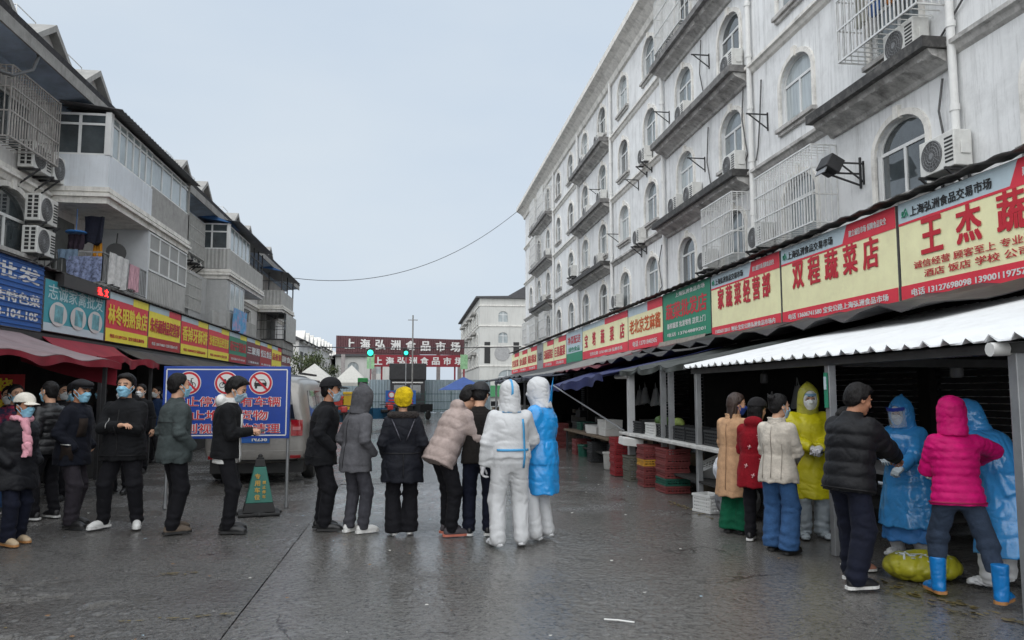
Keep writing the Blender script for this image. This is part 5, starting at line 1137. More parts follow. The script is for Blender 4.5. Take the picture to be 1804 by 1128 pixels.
stack(4.6, 17.0, [('dark grey', CBLK), ('dark grey', CBLK)], 'beside the white paint bucket', seed=5, H=.22, L=.5)
for k, y in enumerate((10.55, 11.25, 11.95, 12.7, 13.4, 14.3)): link('crate', crate_mesh(.62, .42, .22, CBLK if k not in (4,) else CWHT), None, (4.42, y, .842), (0, 0, R((-3, 2, 0, 3, -2, 4)[k])), label=f'{["nearest black", "second black", "third black", "fourth black", "white", "farthest black"][k]} vegetable crate on the white edged counter', cat='crate', group='crates on the counter')
rn = random.Random(3); VEG = [mat('cabbage', srgb(150, 168, 90), rough=.6, var=.3, scale=12), mat('melon', srgb(70, 96, 50), rough=.5, var=.3, scale=10)]
for k in range(9):
    def fn(P, k=k): return ell(P, (0, 0, .08), (.10, .11, .085))+.006*vnoise(P*22+k)
    if k < 2: V, F = mesh_sdf(fn, (-.13, -.14, -.02), (.13, .14, .19), .016); cm_ = npmesh('cabbage', V, F, True, [VEG[k]]); VEG.append(cm_)
    link('cabbage', VEG[2+k % 2], None, (4.45+rn.uniform(-.06, .12), 12.55+k*.17, 1.0+rn.uniform(-.01, .03)), (rn.uniform(-.4, .4), rn.uniform(-.4, .4), rn.uniform(0, 6)), label=f'{["nearest", "second", "third", "fourth", "fifth", "sixth", "seventh", "eighth", "farthest"][k]} green cabbage from the near end of the counter crates', cat='cabbage', group='cabbages on the counter')
def bucket(label, c, r, h, m, lid=False):
    e = empty('bucket', c, label=label, cat='bucket'); b = MB(); b.lathe([(r*.84, 0), (r*.86, .01), (r*.97, h*.9), (r*1.05, h*.9), (r*1.05, h*.96), (r, h), (r*.94, h), (r*.8, .03)], 24); b.build('pail', m, e, smooth=True); b = MB(); b.tube([(r*math.cos(a)*1.06, 0, h*.9-.5*r*math.sin(a)) for a in np.linspace(0, math.pi, 10)], .006, 5); b.build('handle', DIRON, e); return e
bucket('white paint bucket standing by the red crates', (4.15, 16.0, 0), .15, .36, mat('bucket_white', (.42, .42, .40), rough=.5, var=.2, dirt=(.15, .14, .12), dscale=6)); bucket('old grey brown barrel under the counter beside white basket', (4.55, 11.45, 0), .20, .34, mat('bucket_brown', srgb(92, 84, 70), rough=.7, var=.3, dirt=(.04, .035, .03), dscale=6)); bucket('dark bucket at far stall beside the blue gowned worker', (4.3, 19.2, 0), .15, .3, CGRN)
link('basket', crate_mesh(.36, .28, .24, CWHT), None, (4.0, 10.15, 0), (0, 0, R(20)), label='upright white plastic basket on the ground by the quilt', cat='basket'); link('basket', crate_mesh(.55, .36, .20, CWHT), None, (4.5, 11.0, .40), (R(-24), R(30), R(10)), label='white plastic basket tilted under the counter', cat='basket')
o = MB(); o.box(-.18, .18, -.3, .3, 0, .14); o.build('foam_sheet', mat('foam_white', (.70, .70, .68), rough=.8, var=.06), None, bevel=.01, loc=(4.05, 14.1, .62), rot=(0, R(6), R(-6)), label='white foam lid leaning at the counter end', cat='foam sheet')
for k, (y, z, x) in enumerate(((17.3, .622, 4.5), (17.4, .805, 4.52), (18.2, .622, 4.45), (18.9, .622, 4.6))):
    e = empty('foam_box', (x, y, z), R(5*k), label=['white foam box on the far counter, lower one', 'white foam box stacked on another on the far counter', 'white foam box in the middle of the far counter', 'white foam box at the far end of counter'][k], cat='box'); b = MB(); b.box(-.2, .2, -.3, .3, 0, .14); b.build('box_body', MATS['foam_white'], e, bevel=.01); b = MB(); b.box(-.205, .205, -.305, .305, .141, .18); b.build('box_lid', MATS['foam_white'], e, bevel=.01)
bag('quilt_bundle', 'white quilt bundle on the ground left of the camel coat', 'quilt', (4.18, 9.62, .38), (.30, .32, .26), mat('quilt_bundle_white', (.60, .62, .66), rough=.8, var=.08, bump=.3, bscale=12), 3, False); bag('blanket_bundle', 'grey blanket bundle under the white quilt', 'blanket', (4.16, 9.60, 0), (.27, .34, .28), mat('blanket_grey', (.16, .165, .175), rough=.95, var=.3, scale=20, bump=.4), 5, False)
YBAG = mat('bag_yellow', srgb(168, 164, 40), rough=.35, var=.15, bump=.6, bscale=12, spec=.6); e = empty('rubbish_bag', (4.42, 6.35, 0), label='open yellow rubbish bag on the ground between puffer man and pink jacket', cat='bag')
def fnb(P):
    d = ell(P, (0, 0, .10), (.33, .27, .14)); d = smax(d, -ell(P, (0, 0, .25), (.22, .17, .10)), .03); return np.maximum(d, -P[:, 2])
V, F = mesh_sdf(fnb, (-.45, -.42, -.03), (.45, .42, .34), .014, .008, (8, 8, 9), 4, .7); link('bag_body', npmesh('bag_body', V, F, True, [YBAG]), e)
mb = MB(); rn = random.Random(8)
for k in range(60): a = rn.uniform(0, 6.28); rr = .2*math.sqrt(rn.random()); mb.cbox((rr*math.cos(a)*1.2, rr*math.sin(a), .15+rn.uniform(0, .05)), (rn.uniform(.04, .1), rn.uniform(.015, .03), .006), rn.uniform(0, 3), rn.uniform(-.5, .5), rn.uniform(-.5, .5))
mb.build('swab_wrappers', mat('wrapper_pale', (.62, .68, .70), rough=.4, var=.1), e)
# hanging bags and lamps in the dark stalls
HB = mat('bag_hanging', (.40, .42, .42), rough=.4, var=.15, bump=.5, bscale=16)
for k, (x, y, z) in enumerate(((6.2, 7.1, 1.22), (6.3, 6.6, 1.18), (6.6, 6.0, 1.22), (5.4, 17.5, 1.35), (5.3, 16.4, 1.32), (5.6, 18.6, 1.3), (5.2, 15.5, 1.40), (6.4, 12.2, 1.35))):
    b = MB(); b.sheet(lambda u, v: ((.05+.09*v)*math.cos(u*6.283)*.9, (.05+.10*v)*math.sin(u*6.283), .36-.36*v+.02*math.sin(u*20)), 16, 5); b.tube([(0, .05, .34), (0, .02, .5), (0, -.05, .34)], .008, 5); b.build('carrier_bag', HB, None, smooth=True, loc=(x, y, z), label=f'{["pale carrier bag hanging behind the face shield, left one", "pale carrier bag hanging behind the face shield, right one", "pale carrier bag hanging behind the pink hood", "white bag hanging in the far stall, second from post", "white bag hanging in the far stall, third from post", "white bag hanging deepest in the far stall", "white bag hanging beside the white corner post", "pale bag hanging in the dark middle stall"][k]}', cat='bag')
for k, (x, y) in enumerate(((5.6, 6.5), (5.8, 7.6), (6.0, 12.6))):
    e = empty('hanging_lamp', (x, y, 1.78), label=['unlit white lamp hanging under the white canopy, larger one', 'unlit dark lamp hanging under the white canopy, left one', 'unlit lamp hanging in the dark middle stall'][k], cat='lamp'); b = MB(); b.lathe([(.03, .16), (.055, .14), (.065, .08), (.065, 0), (.05, -.02)], 16); b.build('lamp_body', mat('lamp_grey', (.20, .20, .21), rough=.4, var=.1), e, smooth=True); b = MB(); b.tube([(0, 0, .15), (0, 0, .5)], .008, 5); b.build('flex', DIRON, e)
b = MB(); b.box(4.12, 4.24, 14.42, 14.54, .0, 1.98); b.build('stall_post', mat('post_white', (.50, .51, .52), rough=.5, var=.1), None, label='white square post with bracket beside the counter end', cat='post'); b = MB(); b.tube([(4.2, 14.5, 1.9), (4.2, 14.9, 1.92), (4.2, 15.6, 1.93)], .05, 10); b.build('pipe', PVC, None, smooth=True, label='white pipe running from the white post under the navy awning', cat='pipe')
for k, y in enumerate((12.2, 12.6)): b = MB(); b.box(4.16, 4.24, y-.04, y+.04, 0, 2.0); b.build('stall_post', STEEL, None, label=['nearer of two grey steel posts at the counter', 'farther of two grey steel posts at the counter'][k], cat='post')
o = MB().tube([(3.7, 20.2, 1.80), (4.15, 14.9, .86)], .018, 8).build('awning_pole', STEEL, None, label='thin slanting pole propping the navy awning', cat='pole')
# clutter mass deeper in the stalls
rn = random.Random(21); mb = MB()
for k in range(150):
    y = rn.uniform(10, 55); x = rn.uniform(5.2, 7.6); s_ = rn.uniform(.15, .4); mb.cur = rn.randrange(4); zz = rn.choice([0, 0, .35, .7]); mb.cbox((x, y, zz+s_*.4), (s_*1.2, s_*1.4, s_*.8), rn.uniform(-.3, .3))
mb.build('stall_goods', [INTD, CBLK, mat('goods_brown', (.16, .12, .08), var=.4), mat('goods_grey', (.24, .24, .23), var=.4)], label='dark heap of boxes and goods deep inside the right stalls', cat='goods', kind='stuff')
# ================================================================== left awnings
ARED = mat('awning_red', srgb(136, 22, 42), rough=.7, var=.2, scale=2, bump=.25, bscale=6); APINK = mat('awning_faded', srgb(138, 122, 124), rough=.7, var=.2, scale=2, dirt=srgb(112, 74, 78), dscale=1.5, damt=.5)
def awnL(label, y0, y1, xe, ze, m, seed, drop=.12, sag=.05, m2=None, end=False):
    r = empty('stall_awning', (xe, (y0+y1)/2, 0), label=label, cat='awning', group='awnings over the left stalls'); yc = (y0+y1)/2
    fn = lambda u, v: ((-6.72-xe)*v+.04*math.sin(u*13+seed)*(1-v), y0+(y1-y0)*u-yc, ze+(2.62-ze)*v-sag*math.sin(math.pi*v)+.03*math.sin(u*(y1-y0)*4+seed)*(1-v)); b = MB(); b.sheet(lambda u, v: fn(1-u, v), 30, 6, .012); b.build('sheet', m, r, smooth=True)
    b = MB(); b.sheet(lambda u, v: (fn(u, 0)[0]+.02+.015*math.sin(u*50)*v, fn(u, 0)[1], fn(u, 0)[2]-drop*v*(1+.3*math.sin(u*21+seed))), 50, 3, .008); b.build('valance', m2 or m, r, smooth=True)
    if end: b = MB(); b.sheet(lambda u, v: ((-6.7-xe)*u*.98, (y1-yc)-.02, fn(1, u)[2]-.02-(.36+.1*u)*v), 12, 4, .01); b.build('end_cloth', m2 or m, r, smooth=True)
    for y in (y0+.3, y1-.3): q = MB(); q.box(-.12, -.06, y-yc-.03, y-yc+.03, 0, ze-.05); q.build('post', DIRON, r)
awnL('faded red awning at the left edge with a dark red end cloth', 7.2, 14.2, -5.1, 2.12, APINK, 1, .10, .04, ARED, True); awnL('crumpled crimson awning behind the man with crossed arms', 15.0, 18.4, -5.7, 2.28, ARED, 4, .14, .14); awnL('dark tarpaulin awning behind the blue notice board', 18.6, 30, -5.4, 2.22, TARPK, 6, .12, .1); awnL('blue trimmed awning farther along the left shops', 30.2, 40, -5.6, 2.3, BLUES, 8, .1); awnL('grey awning at the far end of left shops', 40.2, 50, -5.8, 2.3, TARPG, 9, .1)
r = empty('stall_interior', (-7.9, 25, 0), label='dark open shop fronts behind the left awnings', cat='shop front')
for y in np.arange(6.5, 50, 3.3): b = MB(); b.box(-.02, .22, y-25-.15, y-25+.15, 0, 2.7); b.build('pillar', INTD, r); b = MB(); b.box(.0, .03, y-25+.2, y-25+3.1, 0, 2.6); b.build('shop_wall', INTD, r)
b = MB(); b.box(-7.5, -6.0, 15.0, 24, 0, .8); b.build('shop_counter', INTD, None, label='dark shop counter under the crimson awning', cat='counter')
r = empty('red_banner', (-6.6, 13.6, 1.15), label='red upright banner with yellow characters under the left awning', cat='banner'); b = MB(); b.box(-.28, .28, -.02, .02, 0, .75); b.build('panel', S_RED2, r); M = Matrix(((1, 0, 0, 0), (0, 0, -1, -.024), (0, 1, 0, .38), (0, 0, 0, 1))); M.translation = (0, -.024, .56); lettering('烧', r, M, .24, .26, S_LY, .03); M.translation = (0, -.024, .22); lettering('腊', r, M, .24, .26, S_LY, .03)

# clothes drying inside the upper cage on the right block
for k, (y, c, w) in enumerate(((11.2, (.02, .03, .07), .34), (11.7, srgb(170, 110, 60), .30), (12.15, srgb(60, 90, 140), .32), (12.6, srgb(150, 150, 140), .34))):
    hang('garment', ['dark navy garment drying in the upper right window cage', 'orange brown garment drying in the upper right window cage', 'blue garment drying in the upper right window cage', 'pale garment drying in the upper right window cage'][k], 'garment', 8.08, y, 9.15, w, .85, cloth(f'laundry_{k}', c), sag=.03, th=.03)
# produce and crates on the second counter
for k, (y, m) in enumerate(((19.5, CBLK), (20.2, CGRN), (20.75, CBLK))): link('crate', crate_mesh(.5, .4, .2, m), None, (4.6, y, .622), (0, 0, R(4*k-5)), label=['black crate on the far counter nearest the foam boxes', 'dark green crate on the far counter', 'black crate at the very end of far counter'][k], cat='crate', group='crates on the far counter')
stack(4.35, 17.9, [('dark grey', CBLK)]*2, 'below the far counter, nearer one', seed=8, H=.22, L=.5); stack(4.4, 19.9, [('dull red', CRED)]*3, 'below the far counter, farther one', seed=9, H=.13); stack(4.3, 22.4, [('dull red', CRED)]*5, 'far along past the second counter', seed=10, H=.14); stack(4.4, 25.2, [('dark green', CGRN)]*4, 'farthest along the right stalls', seed=12, H=.16)
# ================================================================== far end of the street
GATE = mat('gate_maroon', srgb(98, 62, 66), rough=.6, var=.2, scale=2, dirt=(.05, .04, .04), dscale=1); GATE2 = mat('gate_red', srgb(140, 40, 52), rough=.6, var=.15)
YG = 66.0
def MFr(x, z, y): return Matrix(((1, 0, 0, x), (0, 0, -1, y), (0, 1, 0, z), (0, 0, 0, 1)))
r = empty('market_gate', (-1, YG, 0), label='maroon market gate sign with white characters across the far street', cat='gate')
b = MB(); x0, x1 = -6.4, 4.4; n = 54; V = []; F = []
for k in range(n*4+1):
    t = k/(n*4); x = x0+(x1-x0)*t; d = -.04*((0, 0, 1, 1)[k % 4]); V += [(x+1, d, 5.05-.28*t), (x+1, d, 6.40-.28*t)]
for k in range(n*4): F.append((2*k, 2*k+2, 2*k+3, 2*k+1))
b.add(V, F); b.build('sign_panel', GATE, r); b = MB(); b.box(x0+1, x1+1, .02, .3, 4.85, 6.15); b.build('backing', GATE, r)
for k, c in enumerate('上海弘洲食品市场'): lettering(c, r, MFr(-5.25+1+k*1.27, 5.72-.032*k, -.07), .84, .86, S_LW, .04)
for x in (-5.8, -3.2, -.4, 2.2, 4.0): b = MB(); b.box(x+1-.16, x+1+.16, .05, .35, 0, 5.0); b.build('pillar', mat('gate_pillar', (.36, .33, .32), rough=.8, var=.2), r)
r = empty('market_gate', (.5, YG-2, 0), label='lower red market sign with white characters under the maroon gate', cat='sign'); b = MB(); b.box(-3.7, 3.55, 0, .12, 3.72, 4.70); b.build('sign_panel', GATE2, r)
for k, c in enumerate('上海弘洲食品市场'): lettering(c, r, MFr(-3.28+k*.94, 4.2, -.01), .66, .66, S_LW, .04)
for x in (-3.9, 3.75): b = MB(); b.box(x-.3, x+.3, -.02, .10, 3.55, 4.75); b.build('side_panel', mat('gate_panel_green', srgb(150, 196, 150), rough=.6, var=.3, scale=4), r); b = MB(); b.box(x-.07, x+.07, 0, .12, 0, 3.55); b.build('post', GATE2, r)
for x in (-3.0, 3.0): b = MB(); b.box(x-.07, x+.07, .14, .26, 0, 3.72); b.build('post', GATE2, r)
# hoarding, each sheet a part
HO = mat('hoarding_grey_blue', srgb(142, 158, 166), rough=.5, var=.1, scale=2, streak=.15); r = empty('hoarding', (0, 63.5, 0), label='grey blue sheet metal hoarding closing the far end of the street', cat='fence'); hm = MB(); corrug(hm, 0, .92, 0, 2.65, 0, -1, .23, .03, 'x'); hm = hm.mesh('sheet', [HO])
for k in range(14): link('sheet', hm, r, (-6.6+k*.93, 0, 0))
b = MB(); b.box(-6.6, 6.4, .03, .06, 2.55, 2.62); b.build('top_rail', HO, r)
FEN = mat('fence_green', srgb(40, 74, 70), rough=.6, var=.2); r = empty('mesh_fence', (0, 60, 0), label='low green mesh fence in front of the far hoarding', cat='fence')
for x in np.arange(-3, 5.1, 2): b = MB(); b.bar((x, 0, 0), (x, 0, 1.7), .06); b.build('post', FEN, r)
b = MB(); [b.bar((-3, 0, z), (5, 0, z), .04) for z in (.3, .9, 1.5)]; [b.bar((x, 0, .2), (x, 0, 1.6), .012) for x in np.arange(-3, 5, .25)]; b.build('mesh_panel', FEN, r)
# dark guard booth
r = empty('guard_booth', (-.35, 62, 0), label='black guard booth in front of the hoarding', cat='booth'); b = MB(); b.box(-1.35, 1.35, -.6, .6, 0, 2.6); b.build('body', mat('booth_dark', (.03, .03, .033), rough=.5, var=.2), r); b = MB(); b.box(-1.45, 1.45, -.75, .7, 2.6, 3.9)
b.build('roof', DIRON, r, bevel=.05)
for x in (-.65, .6): q = MB(); q.box(x-.42, x+.42, -.63, -.605, 1.1, 2.2); q.build('window', GLASS, r)
b = MB(); b.box(-1.2, 1.2, -.66, -.635, 2.35, 2.45); b.build('light_strip', PVC, r)
r = empty('notice_board', (-.75, 52, 0), label='small blue no parking notice far down the street', cat='sign'); b = MB(); b.box(-1.0, 1.0, -.02, .02, .75, 1.75); b.build('panel', S_BLUE, r)
for k in range(3):
    b = MB(); b.lathe([(.22, -.03), (.22, -.022)], 18, (-.6+k*.6, 0, 1.45), 'y'); b.build('disc', S_LR, r); b = MB(); b.lathe([(.16, -.034), (.16, -.031)], 18, (-.6+k*.6, 0, 1.45), 'y'); b.build('disc_face', S_LW, r)
for z in (1.1, .9): b = MB(); b.box(-.8, .8, -.028, -.022, z-.05, z+.05); b.build('text_line', S_LR, r)
for x in (-.9, .9): b = MB(); b.box(x-.03, x+.03, .025, .07, 0, 1.75); b.build('leg', STEEL, r)
# pole with lamp cross, traffic lights
o = MB().tube([(.0, 55, 0), (.0, 55, 7.1)], .05, 8).bar((-.35, 55, 6.75), (.35, 55, 6.75), .05).build('utility_pole', CONCG, None, label='thin grey pole with a cross arm rising above the gate', cat='pole')
for k, (x, z) in enumerate(((-2.9, 4.35), (-.45, 4.35))):
    e = empty('traffic_light', (x, 54, z), label=['left green signal lamp glowing under the gate', 'right green signal lamp glowing under the gate'][k], cat='light'); b = MB(); b.lathe([(.02, -.06), (.16, -.05), (.20, 0), (.20, .05)] if k == 0 else [(.02, -.05), (.12, -.04), (.14, 0), (.14, .05)], 16, (0, 0, 0), 'y'); b.build('lens', mat('lens_green', (.02, .5, .32), var=0, emit=(.03, .75, .5), estr=1.1), e); b = MB(); b.box(-.22, .22, .055, .12, -.28, .28); b.build('housing', DIRON, e); b = MB(); b.bar((0, .1, -.28), (0, .1, -z), .05); b.build('post', STEEL, e)
# second apartment block
B2 = empty('apartment_building', (8.4, 97, 0), label='second white apartment block with gable end beyond the gate', cat='building')
W2 = mat('render_white_far', (.60, .60, .57), rough=.9, var=.08, scale=.6, dirt=(.36, .355, .34), dscale=.3, damt=.5, streak=.3)
bays = [3+3.6*i for i in range(10)]; fl2 = [(5.0, 1.45), (7.7, 1.45), (10.4, 1.45)]
wb = wall_holes([(0, 0), (38, 0), (38, 13.6), (0, 13.6)], [arch2(y, 1.4, z, z+h-.5, .5) for y in bays for z, h in fl2], .3, lambda a, b_, d: (d, a, b_))
gh = [[(6.6, z), (7.9, z), (7.9, z+1.35), (6.6, z+1.35)] for z in (5.4, 8.1, 10.8)]+[arch2(3.0, 1.2, z, z+.9, .45) for z in (7.9, 10.6)]+[arch2(3.6, 2.4, 2.9, 3.6, .9)]
g2 = wall_holes([(0, 0), (12, 0), (12, 13.6), (0, 13.6)], gh, .25, lambda a, b_, d: (a, d, b_)); wb.v, nv = wb.v, len(wb.v); wb.add(g2.v, g2.f); wb.box(.32, .36, .3, 37, 0, 13.5); wb.box(.4, 11.6, .27, .30, 0, 13.5)
wb.build('wall', W2, B2)
for y in bays:
    for z, h in fl2: arch_window(B2, 0, y, z, 1.4, h, key='c')
for z in (5.4, 8.1, 10.8):
    b = MB(); b.box(6.6, 7.9, .12, .16, z, z+1.35); f = b.build('window', GLASS, B2); q = MB(); q.box(7.22, 7.28, .09, .115, z, z+1.35); [q.box(xx, xx+.06, .09, .115, z, z+1.35) for xx in (6.6, 7.84)]; [q.box(6.66, 7.22, .09, .115, zz, zz+.06) for zz in (z, z+1.29)]; q.build('frame', FRM, f)
for (c, w, z, zs, rs) in ((3.0, 1.2, 7.9, 8.8, .45), (3.0, 1.2, 10.6, 11.5, .45), (3.6, 2.4, 2.9, 3.6, .9)):
    q = MB(); q.prism(arch2(c, w, z, zs, rs), .14, .18, 'xz'); f = q.build('window', GLS['b'], B2); q = MB(); q.box(c-.04, c+.04, .10, .135, z, zs+rs-.02); q.box(c-w/2, c-.04, .10, .135, zs-.04, zs+.04); q.box(c+.04, c+w/2, .10, .135, zs-.04, zs+.04); q.build('frame', FRM, f)
for z in (4.9, 7.4, 10.0, 12.6): b = MB(); b.box(-.08, 12, -.10, -.005, z, z+.14); b.box(-.10, -.005, 0, 38, z, z+.14); b.build('string_course', TRIM, B2)
for y0 in (5, 12.4, 19.6, 26.8):
    for z in (6.6, 9.3, 12.0): b = MB(); b.box(-.65, -.1, y0, y0+4.5, z, z+.35); b.build('ledge', LEDG, B2)
b = MB(); b.prism([(-.5, 13.6), (12.4, 13.6), (12.4, 14.0), (9, 15.3), (6, 15.3), (3.6, 13.9), (-.5, 13.8)], -.4, 38.2, 'xz'); b.build('roof', mat('roof_dark', (.08, .08, .085), rough=.8, var=.2), B2)
for x in (.9, 4.6): b = MB(); b.box(x-.28+.0, x+.45, -.06, -.01, 5.3, 8.0); b.build('black_banner', S_BLK, B2)
b = MB(); b.lathe([(1.0, -.05), (1.0, -.012)], 24, (2.9, 0, 6.6), 'y'); b.build('round_emblem', mat('emblem_grey', (.36, .36, .36), var=.2, rough=.7), B2)
b = MB(); b.box(-.2, 9, -.5, -.3, 1.1, 2.5); b.build('green_fascia', mat('fascia_green', srgb(70, 140, 92), rough=.6, var=.15), B2); lettering('上海蔬菜', B2, MFr(5.2, 1.85, -.52), 4.2, .85, S_LW, .04)
# white building seen through the gate
B3 = empty('house', (-7.5, 108, 0), label='white house with arched windows seen through the gate', cat='building'); b = wall_holes([(-3, 0), (8.5, 0), (8.5, 6.6), (-3, 6.6)], [arch2(x, 1.5, z, z+.9, .7) for x in (-.6, 2.6, 5.8) for z in (1.2, 4.2)], .25, lambda a, b_, d: (a, d, b_)); b.box(-3, 8.5, .3, 10, 0, 6.6); b.build('wall', W2, B3); b = MB(); b.prism([(-3.5, 6.6), (9, 6.6), (6, 8.0), (0, 8.0)], -.5, 10.5, 'xz'); b.build('roof', MATS['roof_dark'], B3)
for x in (-.6, 2.6, 5.8):
    for z in (1.2, 4.2): q = MB(); q.prism(arch2(x, 1.5, z, z+.9, .7), .15, .2, 'xz'); q.build('window', GLS['b'], B3)
# grey row houses far on the left, stepping away
for k in range(5):
    y = 72+k*16; x = -12.5-.4*k; hgt = 6.4+(k % 2)*.5; e = empty('house', (x, y, 0), label=['nearest grey row house behind the tree on the left', 'second grey row house beyond the tree on the left', 'third grey row house far left', 'fourth grey row house far left', 'farthest grey row house on the left'][k], cat='building'); b = MB(); b.box(-8, 2.2, 0, 14, 0, hgt); b.build('wall', WALLL, e); b = MB(); b.prism([(-8.4, hgt), (2.7, hgt), (-2.8, hgt+2.4)], -.3, 14.3, 'xz'); b.build('roof', TILE, e)
    for yy in np.arange(1, 13.5, 3.1):
        for z in (1.2, 3.9): q = MB(); q.box(2.2, 2.26, yy, yy+1.5, z, z+1.5); q.build('window', GLASS, e); 
        q = MB(); q.box(2.2, 3.0, yy-.4, yy+2.0, 3.3, 3.9); q.build('balcony', CONCG, e); q = MB(); q.prism([(yy-.3, hgt-.2), (yy+1.9, hgt-.2), (yy+.8, hgt+1.0)], 1.2, 2.5, 'yz'); q.build('dormer', TRIM, e)
    for z in (1.6, 4.2):
        for xx in (-6, -3, 0): q = MB(); q.box(xx-.6, xx+.6, -.05, -.004, z, z+1.3); q.build('window', GLASS, e)
# tents
for k, (x, y, w) in enumerate(((-7.0, 57, 3.2), (-4.6, 60, 2.6))):
    e = empty('tent', (x, y, 0), label=['pale canvas tent top behind the van', 'second pale tent beside the gate pillar'][k], cat='tent'); b = MB(); hw = w/2; b.add([(-hw, -hw, 2.35), (hw, -hw, 2.35), (hw, hw, 2.35), (-hw, hw, 2.35), (0, 0, 3.7)], [(0, 1, 4), (1, 2, 4), (2, 3, 4), (3, 0, 4)]); b.box(-hw, hw, -hw, -hw+.02, 2.1, 2.348); b.build('canopy', mat('tent_canvas', (.55, .54, .50), rough=.8, var=.1), e)
    for sx in (-1, 1):
        for sy in (-1, 1): q = MB(); q.bar((sx*(hw-.05), sy*(hw-.05), 0), (sx*(hw-.05), sy*(hw-.05), 2.1), .06); q.build('leg', STEEL, e)
# tree
def tree(label, x, y, h, rad, seed, lm):
    rn = random.Random(seed); e = empty('tree', (x, y, 0), label=label, cat='tree'); b = MB(); b.tube([(0, 0, 0), (.05, 0, h*.3), (0, .05, h*.6), (.05, 0, h*.9)], [.14, .11, .08, .03], 8); tips = []
    for k in range(14): a = rn.uniform(0, 6.28); z = h*rn.uniform(.35, .8); q = Vector((math.cos(a)*rad*rn.uniform(.5, .9), math.sin(a)*rad*rn.uniform(.5, .9), z+rn.uniform(.2, .9))); b.tube([(0, 0, z*.85), q*.5+Vector((0, 0, z*.45)), q], [.05, .03, .012], 5); tips.append(q)
    b.build('trunk', mat('bark', (.06, .05, .04), rough=.9, var=.3), e); c = MB()
    for k in range(2600):
        q = rn.choice(tips)+Vector((rn.gauss(0, .34), rn.gauss(0, .34), rn.gauss(0, .28)))*rad*.7; s_ = rn.uniform(.06, .13); c.cur = rn.randrange(3); M = Euler((rn.uniform(0, 3), rn.uniform(0, 3), rn.uniform(0, 6))).to_matrix(); c.add([q+M@Vector(v)*s_ for v in ((-1, 0, 0), (0, -.5, 0), (1, 0, .1), (0, .5, 0))], [(0, 1, 2, 3)])
    link('crown', c.mesh('crown', lm, fix=False), e); return e
LEAF = [mat('leaf_a', (.06, .085, .025), rough=.6, var=.3), mat('leaf_b', (.09, .11, .03), rough=.6, var=.3), mat('leaf_c', (.04, .055, .018), rough=.6, var=.3)]
tree('small green tree between the left row and the van', -9.2, 66, 4.9, 1.5, 3, LEAF); tree('low green tree partly hidden behind the van roof', -7.6, 69, 4.0, 1.2, 5, LEAF)
# electric cargo tricycles
def trike(label, x, y, rz, boxm, seed=0):
    e = empty('cargo_tricycle', (x, y, 0), R(rz), label=label, cat='tricycle', group='cargo tricycles down the street'); b = MB(); b.box(-.5, .5, -1.0, .5, .48, .52); b.box(-.5, -.46, -1.0, .5, .52, .92); b.box(.46, .5, -1.0, .5, .52, .92); b.box(-.46, .46, -1.0, -.96, .52, .92); b.box(-.46, .46, .46, .5, .52, .92); b.build('cargo_box', boxm, e)
    for px, py in ((-.52, -.4), (.52, -.4), (0, 1.35)):
        w = MB(); w.lathe([(.16, -.05), (.24, -.06), (.28, -.03), (.28, .03), (.24, .06), (.16, .05)], 20, (0, 0, 0), 'x'); o = w.build('wheel', SOLEB_, e, smooth=True, loc=(px, py, .28)); q = MB(); q.lathe([(.05, -.04), (.165, -.03), (.165, .03), (.05, .04)], 16, (0, 0, 0), 'x'); q.build('rim', STEEL, o)
    b = MB(); b.tube([(0, .5, .5), (0, 1.0, .55), (0, 1.25, .95), (0, 1.35, .28)], .035, 8); b.tube([(0, 1.2, .9), (0, 1.1, 1.12)], .03, 8); b.tube([(-.35, .95, 1.08), (0, 1.1, 1.12), (.35, .95, 1.08)], .02, 8); b.build('frame', DIRON, e); b = MB(); b.cbox((0, .68, .82), (.34, .36, .12)); b.build('seat', SOLEB_, e, bevel=.03); b = MB(); b.cbox((0, 1.3, .98), (.24, .14, .22)); b.build('headlamp', mat('trike_lamp', srgb(180, 60, 60), rough=.4, var=.1), e, bevel=.04); return e
SOLEB_ = mat('rubber_black', (.02, .02, .02), rough=.7, var=.2); BTRK = mat('trike_blue', srgb(22, 74, 104), rough=.4, var=.15)
trike('blue cargo tricycle behind the grey hooded person', -1.35, 34.2, 200, BTRK); trike('blue cargo tricycle beside the van nose', -2.6, 30.5, 185, BTRK); trike('dark cargo tricycle behind the yellow hat', -.75, 41, 160, CBLK); trike('far dark tricycle before the mesh fence', .3, 46, 150, CBLK)
# recycling kiosk: green, yellow and red bins
for k, (x, y, c, lb) in enumerate(((-3.0, 48, srgb(44, 140, 74), 'green tall recycling bin left of the blue far notice'), (-3.75, 48, srgb(214, 176, 40), 'yellow recycling bin left of the green one'), (-4.5, 48, srgb(190, 60, 50), 'red recycling bin left of the yellow one'))):
    e = empty('recycling_bin', (x, y, 0), label=lb, cat='bin'); m_ = mat(f'bin_{k}', c, rough=.5, var=.12); b = MB(); b.box(-.36, .36, -.4, .4, 0, 1.7-.25*k); b.build('body', m_, e, bevel=.04); b = MB(); b.box(-.4, .4, -.45, .45, 1.72-.25*k, 1.9-.25*k); b.build('lid', m_, e, bevel=.04)
    if k == 0: b = MB(); b.box(-.3, .3, -.2, .2, 1.92, 2.5); b.build('top_box', m_, e, bevel=.04); b = MB(); b.box(-.28, .28, -.215, -.203, 2.05, 2.25); b.build('slot', DIRON, e)
